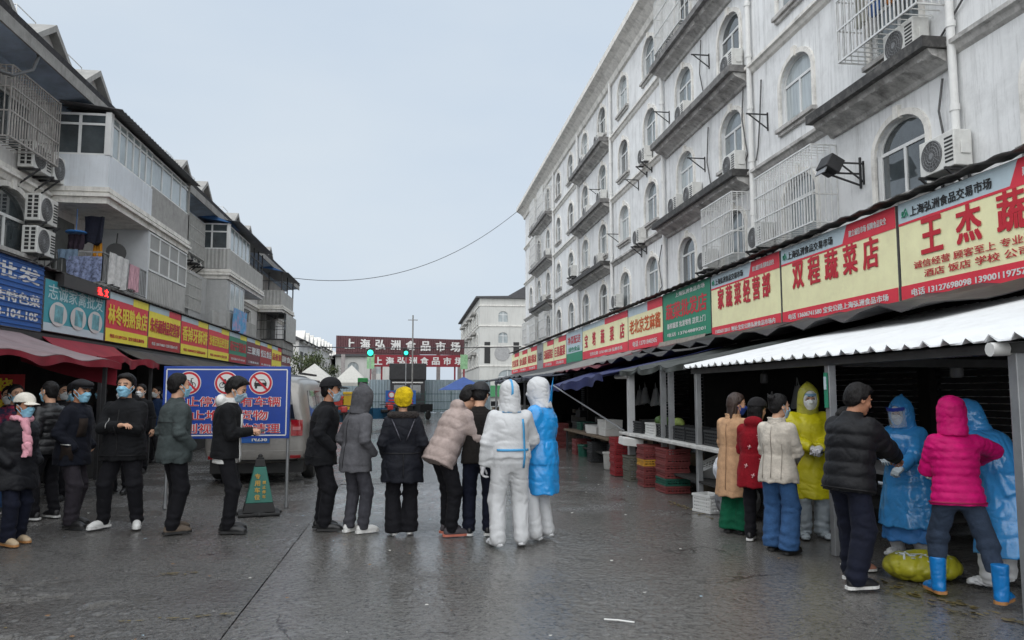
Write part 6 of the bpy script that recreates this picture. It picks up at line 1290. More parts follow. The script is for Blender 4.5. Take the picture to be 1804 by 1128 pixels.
# overhead cables
def cable(label, a, b_, sag, r=.02):
    P = [Vector(a).lerp(Vector(b_), t)-Vector((0, 0, sag*4*t*(1-t))) for t in np.linspace(0, 1, 24)]; MB().tube(P, r, 5).build('overhead_cable', mat('cable_dark', (.06, .06, .065), rough=.6, var=0), None, label=label, cat='cable')
cable('long sagging cable from the left block to the right block roof', (-7.0, 46, 8.3), (8.0, 55, 15.3), 1.9); cable('thin cable crossing the street in front of the gate', (-8.0, 50.5, 4.55), (8.2, 58, 5.1), .12, .035); cable('thin wire rising above the left roof edge', (-7.6, 10.5, 8.6), (-7.9, 18.0, 9.2), .3, .010)
# folded blue parasol behind the mauve jacket
o = MB(); o.add([(-1.4, -1.4, 1.75), (1.4, -1.4, 1.75), (1.4, 1.4, 1.75), (-1.4, 1.4, 1.75), (0, 0, 2.5)], [(0, 1, 4), (1, 2, 4), (2, 3, 4), (3, 0, 4)]); o.tube([(0, 0, 0), (0, 0, 2.4)], .03, 8); o.build('parasol', mat('parasol_blue', srgb(52, 84, 150), rough=.6, var=.25, scale=3), None, loc=(2.9, 44, 0), label='blue parasol over a stall beyond the bending man', cat='parasol')

# ================================================================== van
VAN = mat('van_champagne', srgb(150, 147, 142), rough=.32, var=.05, scale=3, metal=.35, coat=.3, dirt=srgb(92, 88, 82), dscale=2, damt=.45); VGL = mat('van_glass', (.012, .014, .015), rough=.05, var=0, spec=1.0); VBLK = mat('van_trim_black', (.02, .02, .02), rough=.5, var=.1); TAIL = mat('tail_lamp', srgb(150, 12, 20), rough=.15, var=.2, scale=20, coat=.6)
van = empty('van', (-2.72, 16.6, 0), 0, label='champagne coloured van parked behind the blue notice board', cat='van')
# body as stacked cross-sections along the length (rear y=-2.45, nose y=2.55)
st = [(-2.46, .78, .42, 1.02, 1.30), (-2.42, .86, .36, 1.04, 1.62), (-2.30, .90, .34, 1.05, 1.83), (-2.0, .91, .33, 1.05, 1.91), (-.5, .91, .33, 1.05, 1.93), (.6, .91, .33, 1.05, 1.90), (1.15, .90, .33, 1.05, 1.78), (1.7, .89, .33, 1.04, 1.30), (2.1, .87, .34, 1.0, 1.10), (2.45, .80, .38, .92, 1.0), (2.56, .66, .46, .80, .88)]
V = []; F = []; nr = 0
for y, w, zb, zm, zt in st:
    top = zt; ring_ = [(-w*.96, zb), (-w, zb+.18), (-w, zm), (-w*.985, zm+.02)]
    for t in (.5, .85): ring_.append((-w*(.985-.16*t), zm+(top-zm)*t))
    ring_ += [(-w*.74, top-.03), (-w*.45, top), (w*.45, top), (w*.74, top-.03)]
    for t in (.85, .5): ring_.append((w*(.985-.16*t), zm+(top-zm)*t))
    ring_ += [(w*.985, zm+.02), (w, zm), (w, zb+.18), (w*.96, zb)]
    nr = len(ring_); V += [(x, y, z) for x, z in ring_]
for i in range(len(st)-1):
    for k in range(nr): k2 = (k+1) % nr; F.append((i*nr+k, i*nr+k2, (i+1)*nr+k2, (i+1)*nr+k))
F += [tuple(range(nr)), tuple((len(st)-1)*nr+k for k in range(nr))[::-1]]
b = MB(); b.add(V, F); o = b.build('body', VAN, van, smooth=True); md = o.modifiers.new('sub', 'SUBSURF'); md.levels = md.render_levels = 2
from mathutils.bvhtree import BVHTree
bpy.context.view_layer.update(); _dg = bpy.context.evaluated_depsgraph_get(); _ev = o.evaluated_get(_dg); _bv = BVHTree.FromPolygons([v.co.copy() for v in _ev.data.vertices], [tuple(p.vertices) for p in _ev.data.polygons])
def onbody(org, d, off):
    h_ = _bv.ray_cast(Vector(org), Vector(d)); return (h_[0] if h_[0] is not None else Vector(org)+Vector(d)*3)-Vector(d)*off
def rearp(name, x0, x1, z0, z1, m, off=.012, th=.02, nx=10, nz=6, taper=0, parent=None):
    b = MB(); b.sheet(lambda u, v: onbody((x0+(x1-x0)*u+taper*v*(1-2*u), -5, z0+(z1-z0)*v), (0, 1, 0), off), nx, nz, th); return b.build(name, m, parent or van, smooth=True)
rearp('rear_window', -.66, .66, 1.14, 1.70, VGL, taper=.10); rearp('window_seal', -.70, .70, 1.09, 1.135, VBLK)
for y0, y1 in ((-2.05, -1.05), (-.97, .15), (.23, 1.02)):
    for sx in (-1, 1): b = MB(); b.sheet(lambda u, v: onbody((sx*4, y0+(y1-y0)*u+(.25*v if (y0 < -2 and u < .1) else 0)*.5-(.30*v*u if y0 > .2 else 0), 1.14+.50*v), (-sx, 0, 0), .010), 8, 6, .015); b.build('side_window', VGL, van, smooth=True)
for y in (-1.01, .19):
    for sx in (-1, 1): b = MB(); b.sheet(lambda u, v: onbody((sx*4, y-.012+.024*u, .42+.70*v), (-sx, 0, 0), .003), 1, 8, .006); b.build('door_gap', VBLK, van)
b = MB(); b.sheet(lambda u, v: onbody(((u-.5)*(1.5-.2*v), 5, 1.22+.46*v), (0, -1, 0), .010), 10, 6, .015); b.build('windscreen', VGL, van, smooth=True)
for sx in (-1, 1):
    q = rearp('tail_light', sx*.60, sx*.80, .84, 1.12, TAIL, .020, .03, 6, 6); rearp('reverse_lamp', sx*.63, sx*.77, .94, 1.0, mat('lamp_white_red', srgb(190, 120, 120), rough=.2, var=.1), .026, .02, 4, 2, 0, q)
    rearp('reflector', sx*.60, sx*.78, .45, .50, TAIL, .07, .02, 4, 2)
b = MB(); b.sheet(lambda u, v: onbody(((u-.5)*1.62, -5, .36+.22*v), (0, 1, 0), .05), 14, 4, .06); b.build('bumper', VAN, van, smooth=True); rearp('bumper_trim', -.72, .72, .40, .43, VBLK, .056, .02)
yp_ = onbody((0, -5, .79), (0, 1, 0), .03).y; b = MB(); b.box(-.24, .24, yp_, yp_+.02, .72, .86); pl = b.build('number_plate', S_BLUE, van); lettering('N238', pl, MFr(.07, .79, yp_-.003), .26, .085, S_LW, .03)
rearp('chrome_strip', -.34, .34, .92, .96, mat('chrome', (.7, .7, .7), rough=.15, var=0, metal=1), .02, .02)
for y in (-1.5, 1.55):
    for sx in (-1, 1):
        w = MB(); w.lathe([(.20, -.10), (.30, -.11), (.335, -.07), (.335, .07), (.30, .11), (.20, .10)], 28, (0, 0, 0), 'x'); o = w.build('wheel', SOLEB_, van, smooth=True, loc=(sx*.80, y, .335)); q = MB(); q.lathe([(.03, -.09), (.20, -.08), (.205, .08), (.03, .09)], 20, (0, 0, 0), 'x'); q.build('rim', STEEL, o)
b = MB(); b.box(-.80, .80, -2.3, 2.2, .18, .42); b.build('underbody', VBLK, van)
for sx in (-1, 1): b = MB(); b.bar((sx*.66, -1.9, 1.955), (sx*.66, .4, 1.965), .04); b.build('roof_rail', VBLK, van)
b = MB(); b.box(.93, 1.08, 1.05, 1.18, 1.12, 1.32); b.build('mirror', VBLK, van, bevel=.03)
# ================================================================== blue notice board and cone
nb = empty('notice_board', (-2.58, 11.3, 0), R(-2.5), label='large blue no parking notice board with white border in front of van', cat='sign')
b = MB(); b.box(-.87, .87, -.02, .02, .96, 1.97); b.build('panel', mat('notice_blue', srgb(24, 66, 158), rough=.4, var=.08, scale=3, dirt=srgb(20, 50, 120), dscale=2), nb, bevel=.006)
b = MB(); 
for z in (1.005, 1.925): b.box(-.825, .825, -.0245, -.021, z-.008, z+.008)
for x in (-.825, .825): b.box(x-.008, x+.008, -.0245, -.021, 1.013, 1.917)
b.build('border', S_LW, nb)
def MN(x, z): return Matrix(((1, 0, 0, x), (0, 0, -1, -.024), (0, 1, 0, z), (0, 0, 0, 1)))
WW = mat('letter_white_halo', (.75, .75, .74), var=0)
for k, (tx, z, wd) in enumerate((('禁止停放所有车辆', 1.475, 1.50), ('禁止堆放任何货物', 1.285, 1.50), ('否则视为废物清理', 1.10, 1.50))):
    if k == 1: tx, wd = '禁止堆放货物', 1.30
    lettering(tx, nb, MN(.0 if k != 1 else -.07, z), wd, .150, WW, .05, .002); M = MN(.0 if k != 1 else -.07, z); M.translation.y -= .003; lettering(tx, nb, M, wd*.985, .138, S_LR, .012, .002)
for k, x in enumerate((-.52, -.01, .46)):
    q = MB(); q.lathe([(.165, -.0245), (.165, -.021)], 32, (x, 0, 1.735), 'y'); q.build('sign_disc', S_LW, nb); q = MB(); q.lathe([(.155, -.0275), (.155, -.025)], 32, (x, 0, 1.735), 'y'); d_ = q.build('sign_ring', S_LR, nb); q = MB(); q.lathe([(.125, -.0305), (.125, -.028)], 32, (x, 0, 1.735), 'y'); q.build('sign_face', S_LW, nb)
    q = MB(); q.cbox((x, -.036, 1.735), (.27, .003, .028), 0, 0, R(45)); q.build('sign_bar', S_LR, nb)
    q = MB(); X_, Z_ = x, 1.735; yy = -.0325
    T = lambda pts, r_=.006: q.tube([(X_+a, yy, Z_+c) for a, c in pts], r_, 5)
    if k == 2:
        q.cbox((X_, yy, Z_-.02), (.17, .003, .05)); q.cbox((X_, yy, Z_+.045), (.10, .003, .012)); T([(-.075, .005), (-.05, .045)]); T([(.075, .005), (.05, .045)]); [q.cbox((X_+sx*.06, yy, Z_-.06), (.03, .003, .035)) for sx in (-1, 1)]
    else:
        for sx in (-.055, .055): T([(sx+.036*math.cos(a), -.03+.036*math.sin(a)) for a in np.linspace(0, 6.3, 18)], .005)
        T([(-.055, -.03), (-.02, .03), (.035, .03), (.055, -.03)]); T([(-.02, .03), (.0, -.03), (.035, .03)]); T([(.035, .03), (.03, .06), (.06, .065)]); T([(-.035, .04), (-.005, .04)], .008)
        if k == 1: q.cbox((X_, yy, Z_+.0), (.09, .003, .035)); q.cbox((X_-.03, yy, Z_+.045), (.05, .003, .02))
    q.build('pictogram', S_BLK, nb)
for x in (-.80, .845): b = MB(); b.tube([(x, .045, .0), (x, .045, 1.95)], .022, 10); b.tube([(x, .045, .0), (x, .045, .06)], .032, 10); b.build('leg', STEEL, nb, smooth=True)
b = MB(); b.bar((-.80, .045, .5), (.845, .045, .5), .03) if False else None
cn = empty('traffic_cone', (-2.0, 10.75, 0), R(12), label='green pyramid traffic cone with gold lettering on black base', cat='cone')
b = MB(); b.lathe([(.30, 0), (.30, .03), (.25, .05)], 4, (0, 0, 0)); b.prism([(-.26, -.26), (.26, -.26), (.26, .26), (-.26, .26)], .0, .035, 'xy'); b.build('base', SOLEB_, cn, bevel=.01)
CG = mat('cone_green', srgb(38, 112, 98), rough=.5, var=.15, dirt=(.06, .08, .07), dscale=5); GOLD = mat('letter_gold', srgb(200, 160, 70), var=.1)
def frus(z0, z1, w0, w1, m, name):
    b = MB(); b.add([(s*w, t*w, z) for z, w in ((z0, w0), (z1, w1)) for s, t in ((-1, -1), (1, -1), (1, 1), (-1, 1))], [(0, 1, 5, 4), (1, 2, 6, 5), (2, 3, 7, 6), (3, 0, 4, 7), (3, 2, 1, 0), (4, 5, 6, 7)]); return b.build(name, m, cn, bevel=.008)
frus(.04, .16, .205, .175, SOLEB_, 'foot'); frus(.162, .62, .172, .075, CG, 'body'); frus(.622, .72, .074, .052, SOLEB_, 'neck'); b = MB(); b.lathe([(.05, .72), (.05, .735), (.03, .74), (.03, .77), (.012, .785)], 12); b.build('knob', SOLEB_, cn, smooth=True)
sl = math.atan2(.097, .458)
for k, c in enumerate('专用车位'):
    z = .50-k*.088; yy = -(.172-(z-.162)*.2118)-.004; M = Matrix.Translation((-.03, yy, z))@Euler((R(90)-sl, 0, 0)).to_matrix().to_4x4(); lettering(c, cn, M, .07, .07, GOLD, .03)
for k, c in enumerate('禁止停车'):
    z = .42-k*.06; yy = -(.172-(z-.162)*.2118)-.004; M = Matrix.Translation((.055, yy, z))@Euler((R(90)-sl, 0, 0)).to_matrix().to_4x4(); lettering(c, cn, M, .045, .045, GOLD, .03)
print('setting', round(time.time()-T0, 1))
# ================================================================== the people
def scarf(s, m):
    nk = s.neck
    def fn(P):
        q = P-(nk+np.array((0, .01, .01))); x, y, z = q@s.X, q@s.Y, q@s.U
        d = np.sqrt((np.sqrt((x/1.05)**2+y**2)-.082)**2+(z+.12*np.maximum(y, 0))**2)-.030
        a = nk+s.Y*.11+s.X*.05-s.U*.02; b = s.P+s.Y*.175+s.X*.05+s.U*.24; c = s.P+s.Y*.19+s.X*.055+s.U*.10
        w = rcone(P*np.array((1, 1, 1)), a, b, .042, .046); w = smin(w, rcone(P, b, c, .044, .048), .02)
        return smin(d, np.maximum(w, c[2]-P[:, 2]), .02)
    lo, hi = s.box_of([nk+.16, nk-.16, s.P+s.Y*.26+s.U*.06], .06)
    V, F = mesh_sdf(fn, lo, hi, .009, .008, (14, 14, 8), 2, .4); return s.part('scarf', V, F, m)
def fold_collar(s, m, r=.078, hgt=.055, name='collar'):
    def fn(P):
        c = s.neck-s.U*.03; q = P-c; x, y, z = q@s.X, q@s.Y, q@s.U; rr = np.sqrt(x**2+y**2)
        d = np.abs(rr-(r+.25*np.abs(z-hgt*.6)))-.009; return np.maximum(np.maximum(d, z-hgt), -z-.02)
    V, F = mesh_sdf(fn, s.neck-.16, s.neck+.16, .009, .004, (14, 14, 14), 1, .3); return s.part(name, V, F, m)
def held(s, m, off=(0, .07, 0), size=(.072, .15, .009), q=1, name='phone', rx=0):
    M = Matrix.Translation(s.root.location)@Matrix.Rotation(s.root.rotation_euler.z, 4, 'Z'); hm = M@s.handM(q)@Matrix.Translation(off)@Euler((rx, 0, 0)).to_matrix().to_4x4()
    b = MB(); b.cbox((0, 0, 0), size); me = b.mesh(name, [m]); o = link(name, me); o.matrix_world = hm; md = o.modifiers.new('bevel', 'BEVEL'); md.width = .003; return o
BLK = cloth('cloth_black', (.007, .0075, .009)); NAVYB = cloth('cloth_navy_black', (.007, .009, .016)); BLK2 = mat('puffer_black_shiny', (.006, .0065, .008), rough=.42, var=.2, bump=.25, bscale=30)
CHAR = cloth('cloth_charcoal', (.016, .016, .019)); GRYG = cloth('cloth_grey_green', srgb(66, 74, 74)); TRB = cloth('trouser_black', (.006, .006, .0085)); TRG = cloth('trouser_grey', srgb(62, 62, 68)); TRN = cloth('trouser_navy', (.006, .008, .019))
WHT = cloth('cloth_white', (.72, .72, .70)); SHB = mat('shoe_black', (.014, .014, .015), rough=.4, var=.2); SHBR = mat('shoe_brown', srgb(96, 84, 72), rough=.7, var=.2, bump=.3); SHBE = mat('shoe_beige', srgb(178, 158, 130), rough=.75, var=.2, bump=.3); SHW = mat('shoe_white', (.68, .68, .66), rough=.5, var=.1)

# --- queue on the left, from the left edge of the picture
p = Person('elderly man in white cap and pink scarf, black padded coat, at head of queue', -4.2, 8.95, -112, 1.56, skin=SKIN2, lean=5, feet=((-.10, -.02, -6), (.10, .06, -14)), larm='pocket', rarm='pocket', head=(4, 6, 0))
p.trousers(TRN, rk=.085, ra=.08); p.jacket(cloth('coat_padded_black', (.006, .0065, .009), rough=.6), hem=-.16, ease=.062, puff=.009, qp=.15, skirt=(.58, .265, .215), collar=.05)
scarf(p, cloth('scarf_pink', srgb(222, 160, 172), bscale=60)); p.piece('cap', cloth('cap_white', (.70, .66, .58))); p.piece('back', HAIR); p.piece('mask', MASKB); p.shoes(SHBE, SOLEG)
p = Person('man in shiny black padded jacket turned left, behind the pink scarf', -4.62, 10.65, 66, 1.72, feet=((-.12, .04, 8), (.12, -.03, -10)), larm='pocket', rarm='down', head=(0, 0, 0))
p.trousers(TRB); p.jacket(BLK2, hem=-.10, ease=.04, puff=.012, qp=.085, collar=.04); p.piece('thin', HAIR); p.piece('mask', MASKB); p.shoes(SHB, SOLEW)
p = Person('man in black flat cap and navy jacket with brown panels, facing right', -4.05, 9.98, -96, 1.73, skin=SKIN2, lean=4, feet=((-.13, -.05, 10), (.12, .08, -16)), larm='pocket', rarm='pocket', head=(4, 22, 0))
p.trousers(cloth('trouser_charcoal_brown', srgb(48, 44, 50)), rk=.090, ra=.078); j = p.jacket(cloth('jacket_navy', (.006, .0075, .014)), hem=-.15, ease=.055, skirt=(.74, .245, .195), collar=.05)
BRN = cloth('panel_brown', srgb(42, 34, 30)); ZIP = mat('zip_metal', (.6, .6, .58), rough=.35, var=0, metal=.6)
p.ribbon(p.jfn, [p.P+p.X*.5+p.Y*.06+p.U*t for t in (-.12, -.06, 0, .05)], (-1, 0, 0), .13, BRN, 'pocket_panel', .012); p.ribbon(p.jfn, [p.P+p.X*.5+p.Y*y+p.U*.065 for y in (.0, .04, .08, .12)], (-1, 0, 0), .012, ZIP, 'zip', .014)
p.ribbon(p.jfn, [p.P+p.X*.12+p.Y*.5+p.U*t for t in (.18, .25, .32, .40)], (0, -1, 0), .10, BRN, 'chest_panel', .012)
p.piece('flatcap', cloth('cap_black', (.016, .016, .018))); p.piece('back', HAIR); p.piece('mask', MASKB); p.shoes(SHB, SOLEB)
p = Person('stout man in black jacket standing with crossed arms, facing the camera', -3.42, 9.85, 176, 1.79, fat=1.14, feet=((-.19, .0, 22), (.19, .02, -24)), larm='crossed', rarm='crossed', head=(0, 0, 0))
p.trousers(TRB, rk=.088, ra=.07); p.jacket(BLK, hem=-.15, ease=.045, skirt=(.80, .265, .21), collar=.05, hood='down'); p.zip(-.1, .44); p.zip(.22, .34, .11, .006, ZIP, name='pocket_zip'); p.ring(-.10, .008, None, 20, 160); p.piece('short2', HAIR); p.piece('mask', MASKB); p.shoes(SHW, SOLEW)
p = Person('man in grey green jacket and brown boots seen from behind, left of blue notice board', -2.72, 9.42, -52, 1.79, feet=((-.12, .07, 14), (.11, -.04, -8)), larm='pocket', rarm='pocket', head=(0, 4, 0))
p.trousers(TRB, rk=.085, ra=.075); p.jacket(GRYG, hem=-.14, ease=.045, skirt=(.80, .235, .185), puff=.004, qp=.13, collar=.06); p.ring(.30, .006, None, 200, 340); p.zip(-.05, .08, -.13, .008, back=True, name='pocket_seam'); p.piece('short', HAIR); p.piece('mask', MASKB); p.shoes(SHBR, SOLEB, boot=.03)
p = Person('young man in black jacket over white hoodie looking down at his phone', -2.13, 9.36, -84, 1.77, lean=2, feet=((-.11, .03, 8), (.10, .06, -12)), larm='phone', rarm='phone', head=(22, 10, 0))
p.trousers(TRB); p.jacket(BLK, hem=-.10, ease=.038, collar=.03); w = p.jacket(WHT, hem=-.155, ease=.006, sleeves=False, collar=.075, cr=.085, hood='down', name='hoodie')
p.ribbon(p.jfn, [p.P+p.X*.05+p.Y*.5+p.U*t for t in (-.13, -.05, .05, .15, .3, .42)], (0, -1, 0), .07, WHT, 'hoodie_front', .034)
p.piece('short2', HAIR); p.piece('mask', MASKG); p.shoes(SHB, SOLEB); held(p, mat('phone_black', (.012, .012, .014), rough=.2, var=0), (.0, .10, -.025), q=1, rx=.3).update_tag()
setp(bpy.data.objects['phone'], 'black mobile phone held by the young man in white hoodie', 'phone')
p = Person('man in black cap and black jacket beside the van tail, hands in pockets', -1.06, 9.40, -80, 1.74, skin=SKIN2, lean=7, feet=((-.12, .02, 10), (.12, .05, -10)), larm='pocket', rarm='pocket', head=(0, 14, 0))
p.trousers(TRB, rk=.090, ra=.075, wr=.006); p.jacket(cloth('jacket_black_blue', (.007, .0075, .0095)), hem=-.15, ease=.045, skirt=(.76, .235, .185), collar=.06, wr=.006); p.ring(.32, .006, None, 190, 350); p.ring(-.08, .006, None, 180, 360); p.piece('cap', cloth('cap_black2', (.012, .012, .014))); p.piece('back', HAIR); p.piece('mask', MASKG); p.shoes(SHB, SOLEB)
p = Person('person in grey hooded coat with hood up, hands in pockets, white shoes', -.64, 9.15, -50, 1.64, fem=1, lean=5, feet=((-.10, .0, 10), (.10, .05, -10)), larm='pocket', rarm='pocket', head=(6, 6, 0))
GRY = cloth('coat_grey', srgb(88, 88, 92), bscale=50); GRYD = cloth('hood_grey', srgb(80, 80, 84), bscale=50)
p.trousers(TRG, rk=.08, ra=.07); p.jacket(GRY, hem=-.16, ease=.035, wr=.0018, skirt=(.70, .215, .175), collar=.05); p.zip(-.15, .40, 0, .006, back=True, name='back_seam'); p.hoodup(GRYD, .03, peak=.01); p.piece('short', HAIR); p.piece('mask', MASKG); p.shoes(SHW, SOLEW)
p = Person('woman in yellow knitted hat and long black coat, back to the camera', -.10, 8.90, 4, 1.61, fem=1, feet=((-.09, .0, 10), (.09, .03, -8)), larm='pocket', rarm='pocket', fat=1.06)
p.trousers(TRB, rk=.085, ra=.095, flare=.01); cbl = cloth('coat_black_long', (.006, .007, .012), rough=.7); p.jacket(cbl, ease=.05, skirt=(.60, .245, .185), collar=.02, waist=.012); p.ring(.06, .010, None, 180, 360); p.zip(-.2, .05, 0, .008, back=True, name='back_vent')
FUR = mat('fur_dark', (.030, .024, .022), rough=.95, var=.4, scale=60, bump=1, bscale=90)
def furc(P):
    q = P-(p.neck-p.U*.02); d = np.sqrt((np.sqrt((q@p.X/1.35)**2+(q@p.Y)**2)-.092)**2+(q@p.U)**2)-.042; return d+.008*vnoise(P*60)
V, F = mesh_sdf(furc, p.neck-.24, p.neck+.2, .009); p.part('fur_collar', V, F, FUR); SEQ = mat('trim_beads', (.10, .10, .12), rough=.3, var=.6, scale=60, metal=.6)
for sg in (-1, 1): p.ribbon(p.jfn, [p.P-p.Y*.5+p.X*sg*(.13-.10*t)+p.U*(.44-.24*t) for t in (0, .25, .5, .75, 1)], (0, 1, 0), .012, SEQ, 'bead_trim', .012)
p.piece('beanie', cloth('hat_yellow', srgb(222, 190, 24), bscale=90, bump=.9, fst=.6, fs=14)); p.piece('back', HAIR); p.shoes(mat('shoe_cover_white', (.68, .68, .66), rough=.5, var=.1), None, cover=True)
p = Person('man in pale mauve down jacket with dark sleeve stripes, bending forward to the right', .40, 8.86, -64, 1.74, lean=28, py=-.05, feet=((-.10, .06, 10), (.11, .0, -14)), larm=((-.10, .47, 1.02), (-.5, -.3, -1), 'loose'), rarm=((.10, .45, 1.0), (.8, -.5, -.3), 'loose'), head=(14, 10, 0))
p.trousers(TRB, rk=.082, ra=.068, wr=.006); MAU = cloth('down_mauve', srgb(168, 152, 146), rough=.7); p.jacket(MAU, hem=-.16, ease=.055, puff=.008, qp=.12, sl=(.078, .068, .052), collar=.06, hood='down', cr=.08)
STR = cloth('stripe_dark', (.02, .018, .022))
for i in range(3):
    a, b = p.sh[1]+p.U*.02, p.el[1]; c = p.wr[1]; o_ = p.X*.6+p.Y*(.035*(i-1)*-1)
    p.ribbon(p.jfn, [a+(b-a)*t+o_ for t in (.0, .3, .6, .95)]+[b+(c-b)*t+o_ for t in (.3,)], (-1, 0, 0), .018, STR, 'sleeve_stripe', .012)
p.piece('short2', HAIR); p.shoes(mat('shoe_grey_red', srgb(70, 66, 70), rough=.7, var=.3), mat('sole_orange', srgb(190, 110, 90), rough=.6, var=.1))
p = Person('man in black cap and dark ribbed jacket, back to camera, next to white suited worker', .76, 8.80, -8, 1.69, lean=4, feet=((-.11, .02, 10), (.11, .04, -12)), larm=((-.12, .32, 1.0),), rarm=((.14, .32, 1.02),), head=(12, 12, 0))
p.trousers(TRN, rk=.082, ra=.075); p.jacket(cloth('jacket_ribbed', (.012, .010, .009), rough=.9), hem=-.11, ease=.03, puff=.0035, qp=.035, collar=.03); p.piece('cap', mat('cap_black_white', (.016, .016, .018), rough=.7, var=.9, scale=40, stretch=(1, .2, .2))); p.piece('back', HAIR); p.shoes(SHB, SOLEW)
b = MB(); b.sheet(lambda u, v: ((u-.5)*.10, -.112-.012*(1-(2*u-1)**2), .045+.028*v), 6, 1, .002); cb = b.build('cap_strap', mat('strap_white', (.7, .7, .7), var=0), p.root); cb.matrix_local = p.HM
# --- protective suits
PPE = mat('ppe_white', (.62, .63, .64), rough=.55, var=.05, scale=8, bump=.45, bscale=16, spec=.4); TAPE = mat('tape_blue', srgb(70, 160, 214), rough=.4, var=.08); GLV = mat('glove_white', (.62, .62, .64), rough=.5, var=.1)
BLUEP = mat('gown_blue_plastic', srgb(40, 150, 222), rough=.18, var=.14, scale=5, bump=.65, bscale=11, spec=.6, coat=.25); BLUEG = mat('gown_blue_cloth', srgb(62, 128, 196), rough=.6, var=.08, bump=.3, bscale=14)
[folds(q_, 5, .55, (1, 1, .5), .035, .35) for q_ in (PPE,)]; [folds(q_, 6, .7, (1, 1, .45), .035, .35) for q_ in (BLUEP, BLUEG)]
YEL = mat('gown_yellow_plastic', srgb(205, 196, 22), rough=.45, var=.12, scale=6, bump=.5, bscale=12, spec=.5)
folds(YEL, 6, .5, (1, 1, .45), .035, .35)
def suit(p, m=PPE, wr=.0055, h=.013, cover=True, legs=True, ease=.042):
    p.fat *= 1.14; p.trousers(m, rk=.092, ra=.084, cut=.03, keep=True, rip=.35); p.fat /= 1.14
    o = p.jacket(m, hem=.03, ease=ease, sl=(.076, .068, .05), collar=.06, cr=.085, wr=wr, name='suit', wsc=(8, 8, 5), onepiece=True)
    return o
p = Person('worker in white protective suit with blue taped seams, back to the camera', 1.03, 8.12, 6, 1.69, feet=((-.13, .0, 16), (.13, .03, -14)), larm=((-.30, .04, .80), (-.5, -.7, 0), 'glove'), rarm=((.20, .26, .95), (.8, -.5, -.2), 'glove'), head=(0, 0, 0))
suit(p); fb = p.jfn; p.hoodup(PPE, .024, face=False, wr=.007); p.glove(GLV, 'loose', (-1,)); p.glove(GLV, 'loose', (1,)); p.shoes(PPE, None, big=1.18, cover=True, name='boot_cover')
bk = (0, 1, 0); p.ribbon(fb, [p.P-p.Y*.6+p.X*(.10+.02*math.sin(t*4))+p.U*(.47-t) for t in np.linspace(0, .66, 14)], bk, .022, TAPE, 'seam_tape', .012)
p.ribbon(fb, [p.P+np.array((x, -.6, .10)) for x in np.linspace(-.20, .20, 14)], bk, .024, TAPE, 'waist_tape', .012); p.ribbon(fb, [p.neck+np.array((x, -.5, -.03)) for x in np.linspace(-.10, .10, 8)], bk, .02, TAPE, 'neck_tape', .012)
Mi = np.array(p.HM)
b = MB(); b.sheet(lambda u, v: ((u-.5)*.022, -.012-.126*math.cos(R(-38+128*v)), .034+.118*math.sin(R(-38+128*v))), 1, 14, .002); o = b.build('hood_tape', TAPE, p.root); o.matrix_local = p.HM
p = Person('worker in white suit and bright blue plastic gown, standing right of the white suit', 1.42, 8.50, 60, 1.73, feet=((-.13, .02, 12), (.13, -.02, -14)), larm=((-.16, .32, 1.02), (-.8, -.5, -.3), 'glove'), rarm=((.12, .30, 1.04), (.8, -.5, -.3), 'glove'), head=(4, 0, 0))
suit(p, ease=.028); p.hoodup(PPE, .026, wr=.007); p.piece('mask', MASKW); p.glove(GLV); p.shoes(PPE, None, big=1.18, cover=True, name='boot_cover')
g = p.jacket(BLUEP, ease=.066, sl=(.082, .078, .062), skirt=(.50, .225, .195), waist=.012, collar=.03, cr=.10, wr=.008, name='gown', wsc=(7, 7, 5)); 
b = MB(); b.sheet(lambda u, v: ((u-.5)*.10*(1-v)+.03*v, -.13-.05*v, -.16+.30*v), 4, 6, .004); o = b.build('gown_tie', BLUEP, p.root); o.matrix_local = p.HM
b = MB(); b.sheet(lambda u, v: ((u-.5)*.15, .108-.045*(2*u-1)**2, -.012+.045*v), 10, 2, .003); o = b.build('goggles', mat('goggles_clear', (.5, .52, .55), rough=.1, var=0, spec=.8), p.root); o.matrix_local = p.HM
# --- group at the stall on the right
CAM = cloth('coat_camel', srgb(188, 150, 116), bscale=60, rough=.95, fst=.05); p = Person('woman in long camel coat and green trousers with long brown hair', 3.70, 8.60, -58, 1.57, fem=1, feet=((-.09, .0, 8), (.09, .03, -8)), larm=((-.08, .26, 1.02),), rarm=((.10, .26, 1.04),), head=(10, 42, 0))
p.trousers(cloth('trouser_green', srgb(8, 84, 58)), rk=.10, ra=.115, flare=.015); p.jacket(CAM, ease=.035, wr=.0012, skirt=(.42, .235, .19), collar=.02, waist=.004); p.zip(-.45, .40, 0, .006, mat('seam_camel', srgb(130, 100, 74), var=0), True, 'back_seam'); fold_collar(p, CAM); p.piece('long', HAIRB); p.piece('mask', mat('mask_dark_blue', srgb(40, 70, 150), rough=.8, var=.4, scale=30)); p.shoes(SHB, SOLEB)
p = Person('woman in dark red coat and black cap between camel coat and beige blazer', 3.74, 8.10, -40, 1.51, fem=1, feet=((-.09, .0, 8), (.10, .05, -8)), larm='front', rarm='front', head=(8, 26, 0))
p.trousers(TRB); RED = cloth('coat_red', srgb(128, 10, 26), bscale=50, fst=.06); p.jacket(RED, ease=.045, wr=.0016, skirt=(.58, .225, .19), collar=.05, hood='down'); p.piece('longer', HAIR); p.piece('cap', cloth('cap_black3', (.014, .013, .014))); p.shoes(SHB, SOLEW)
EMB = mat('embroidery_pale', srgb(200, 150, 150), rough=.8, var=.2)
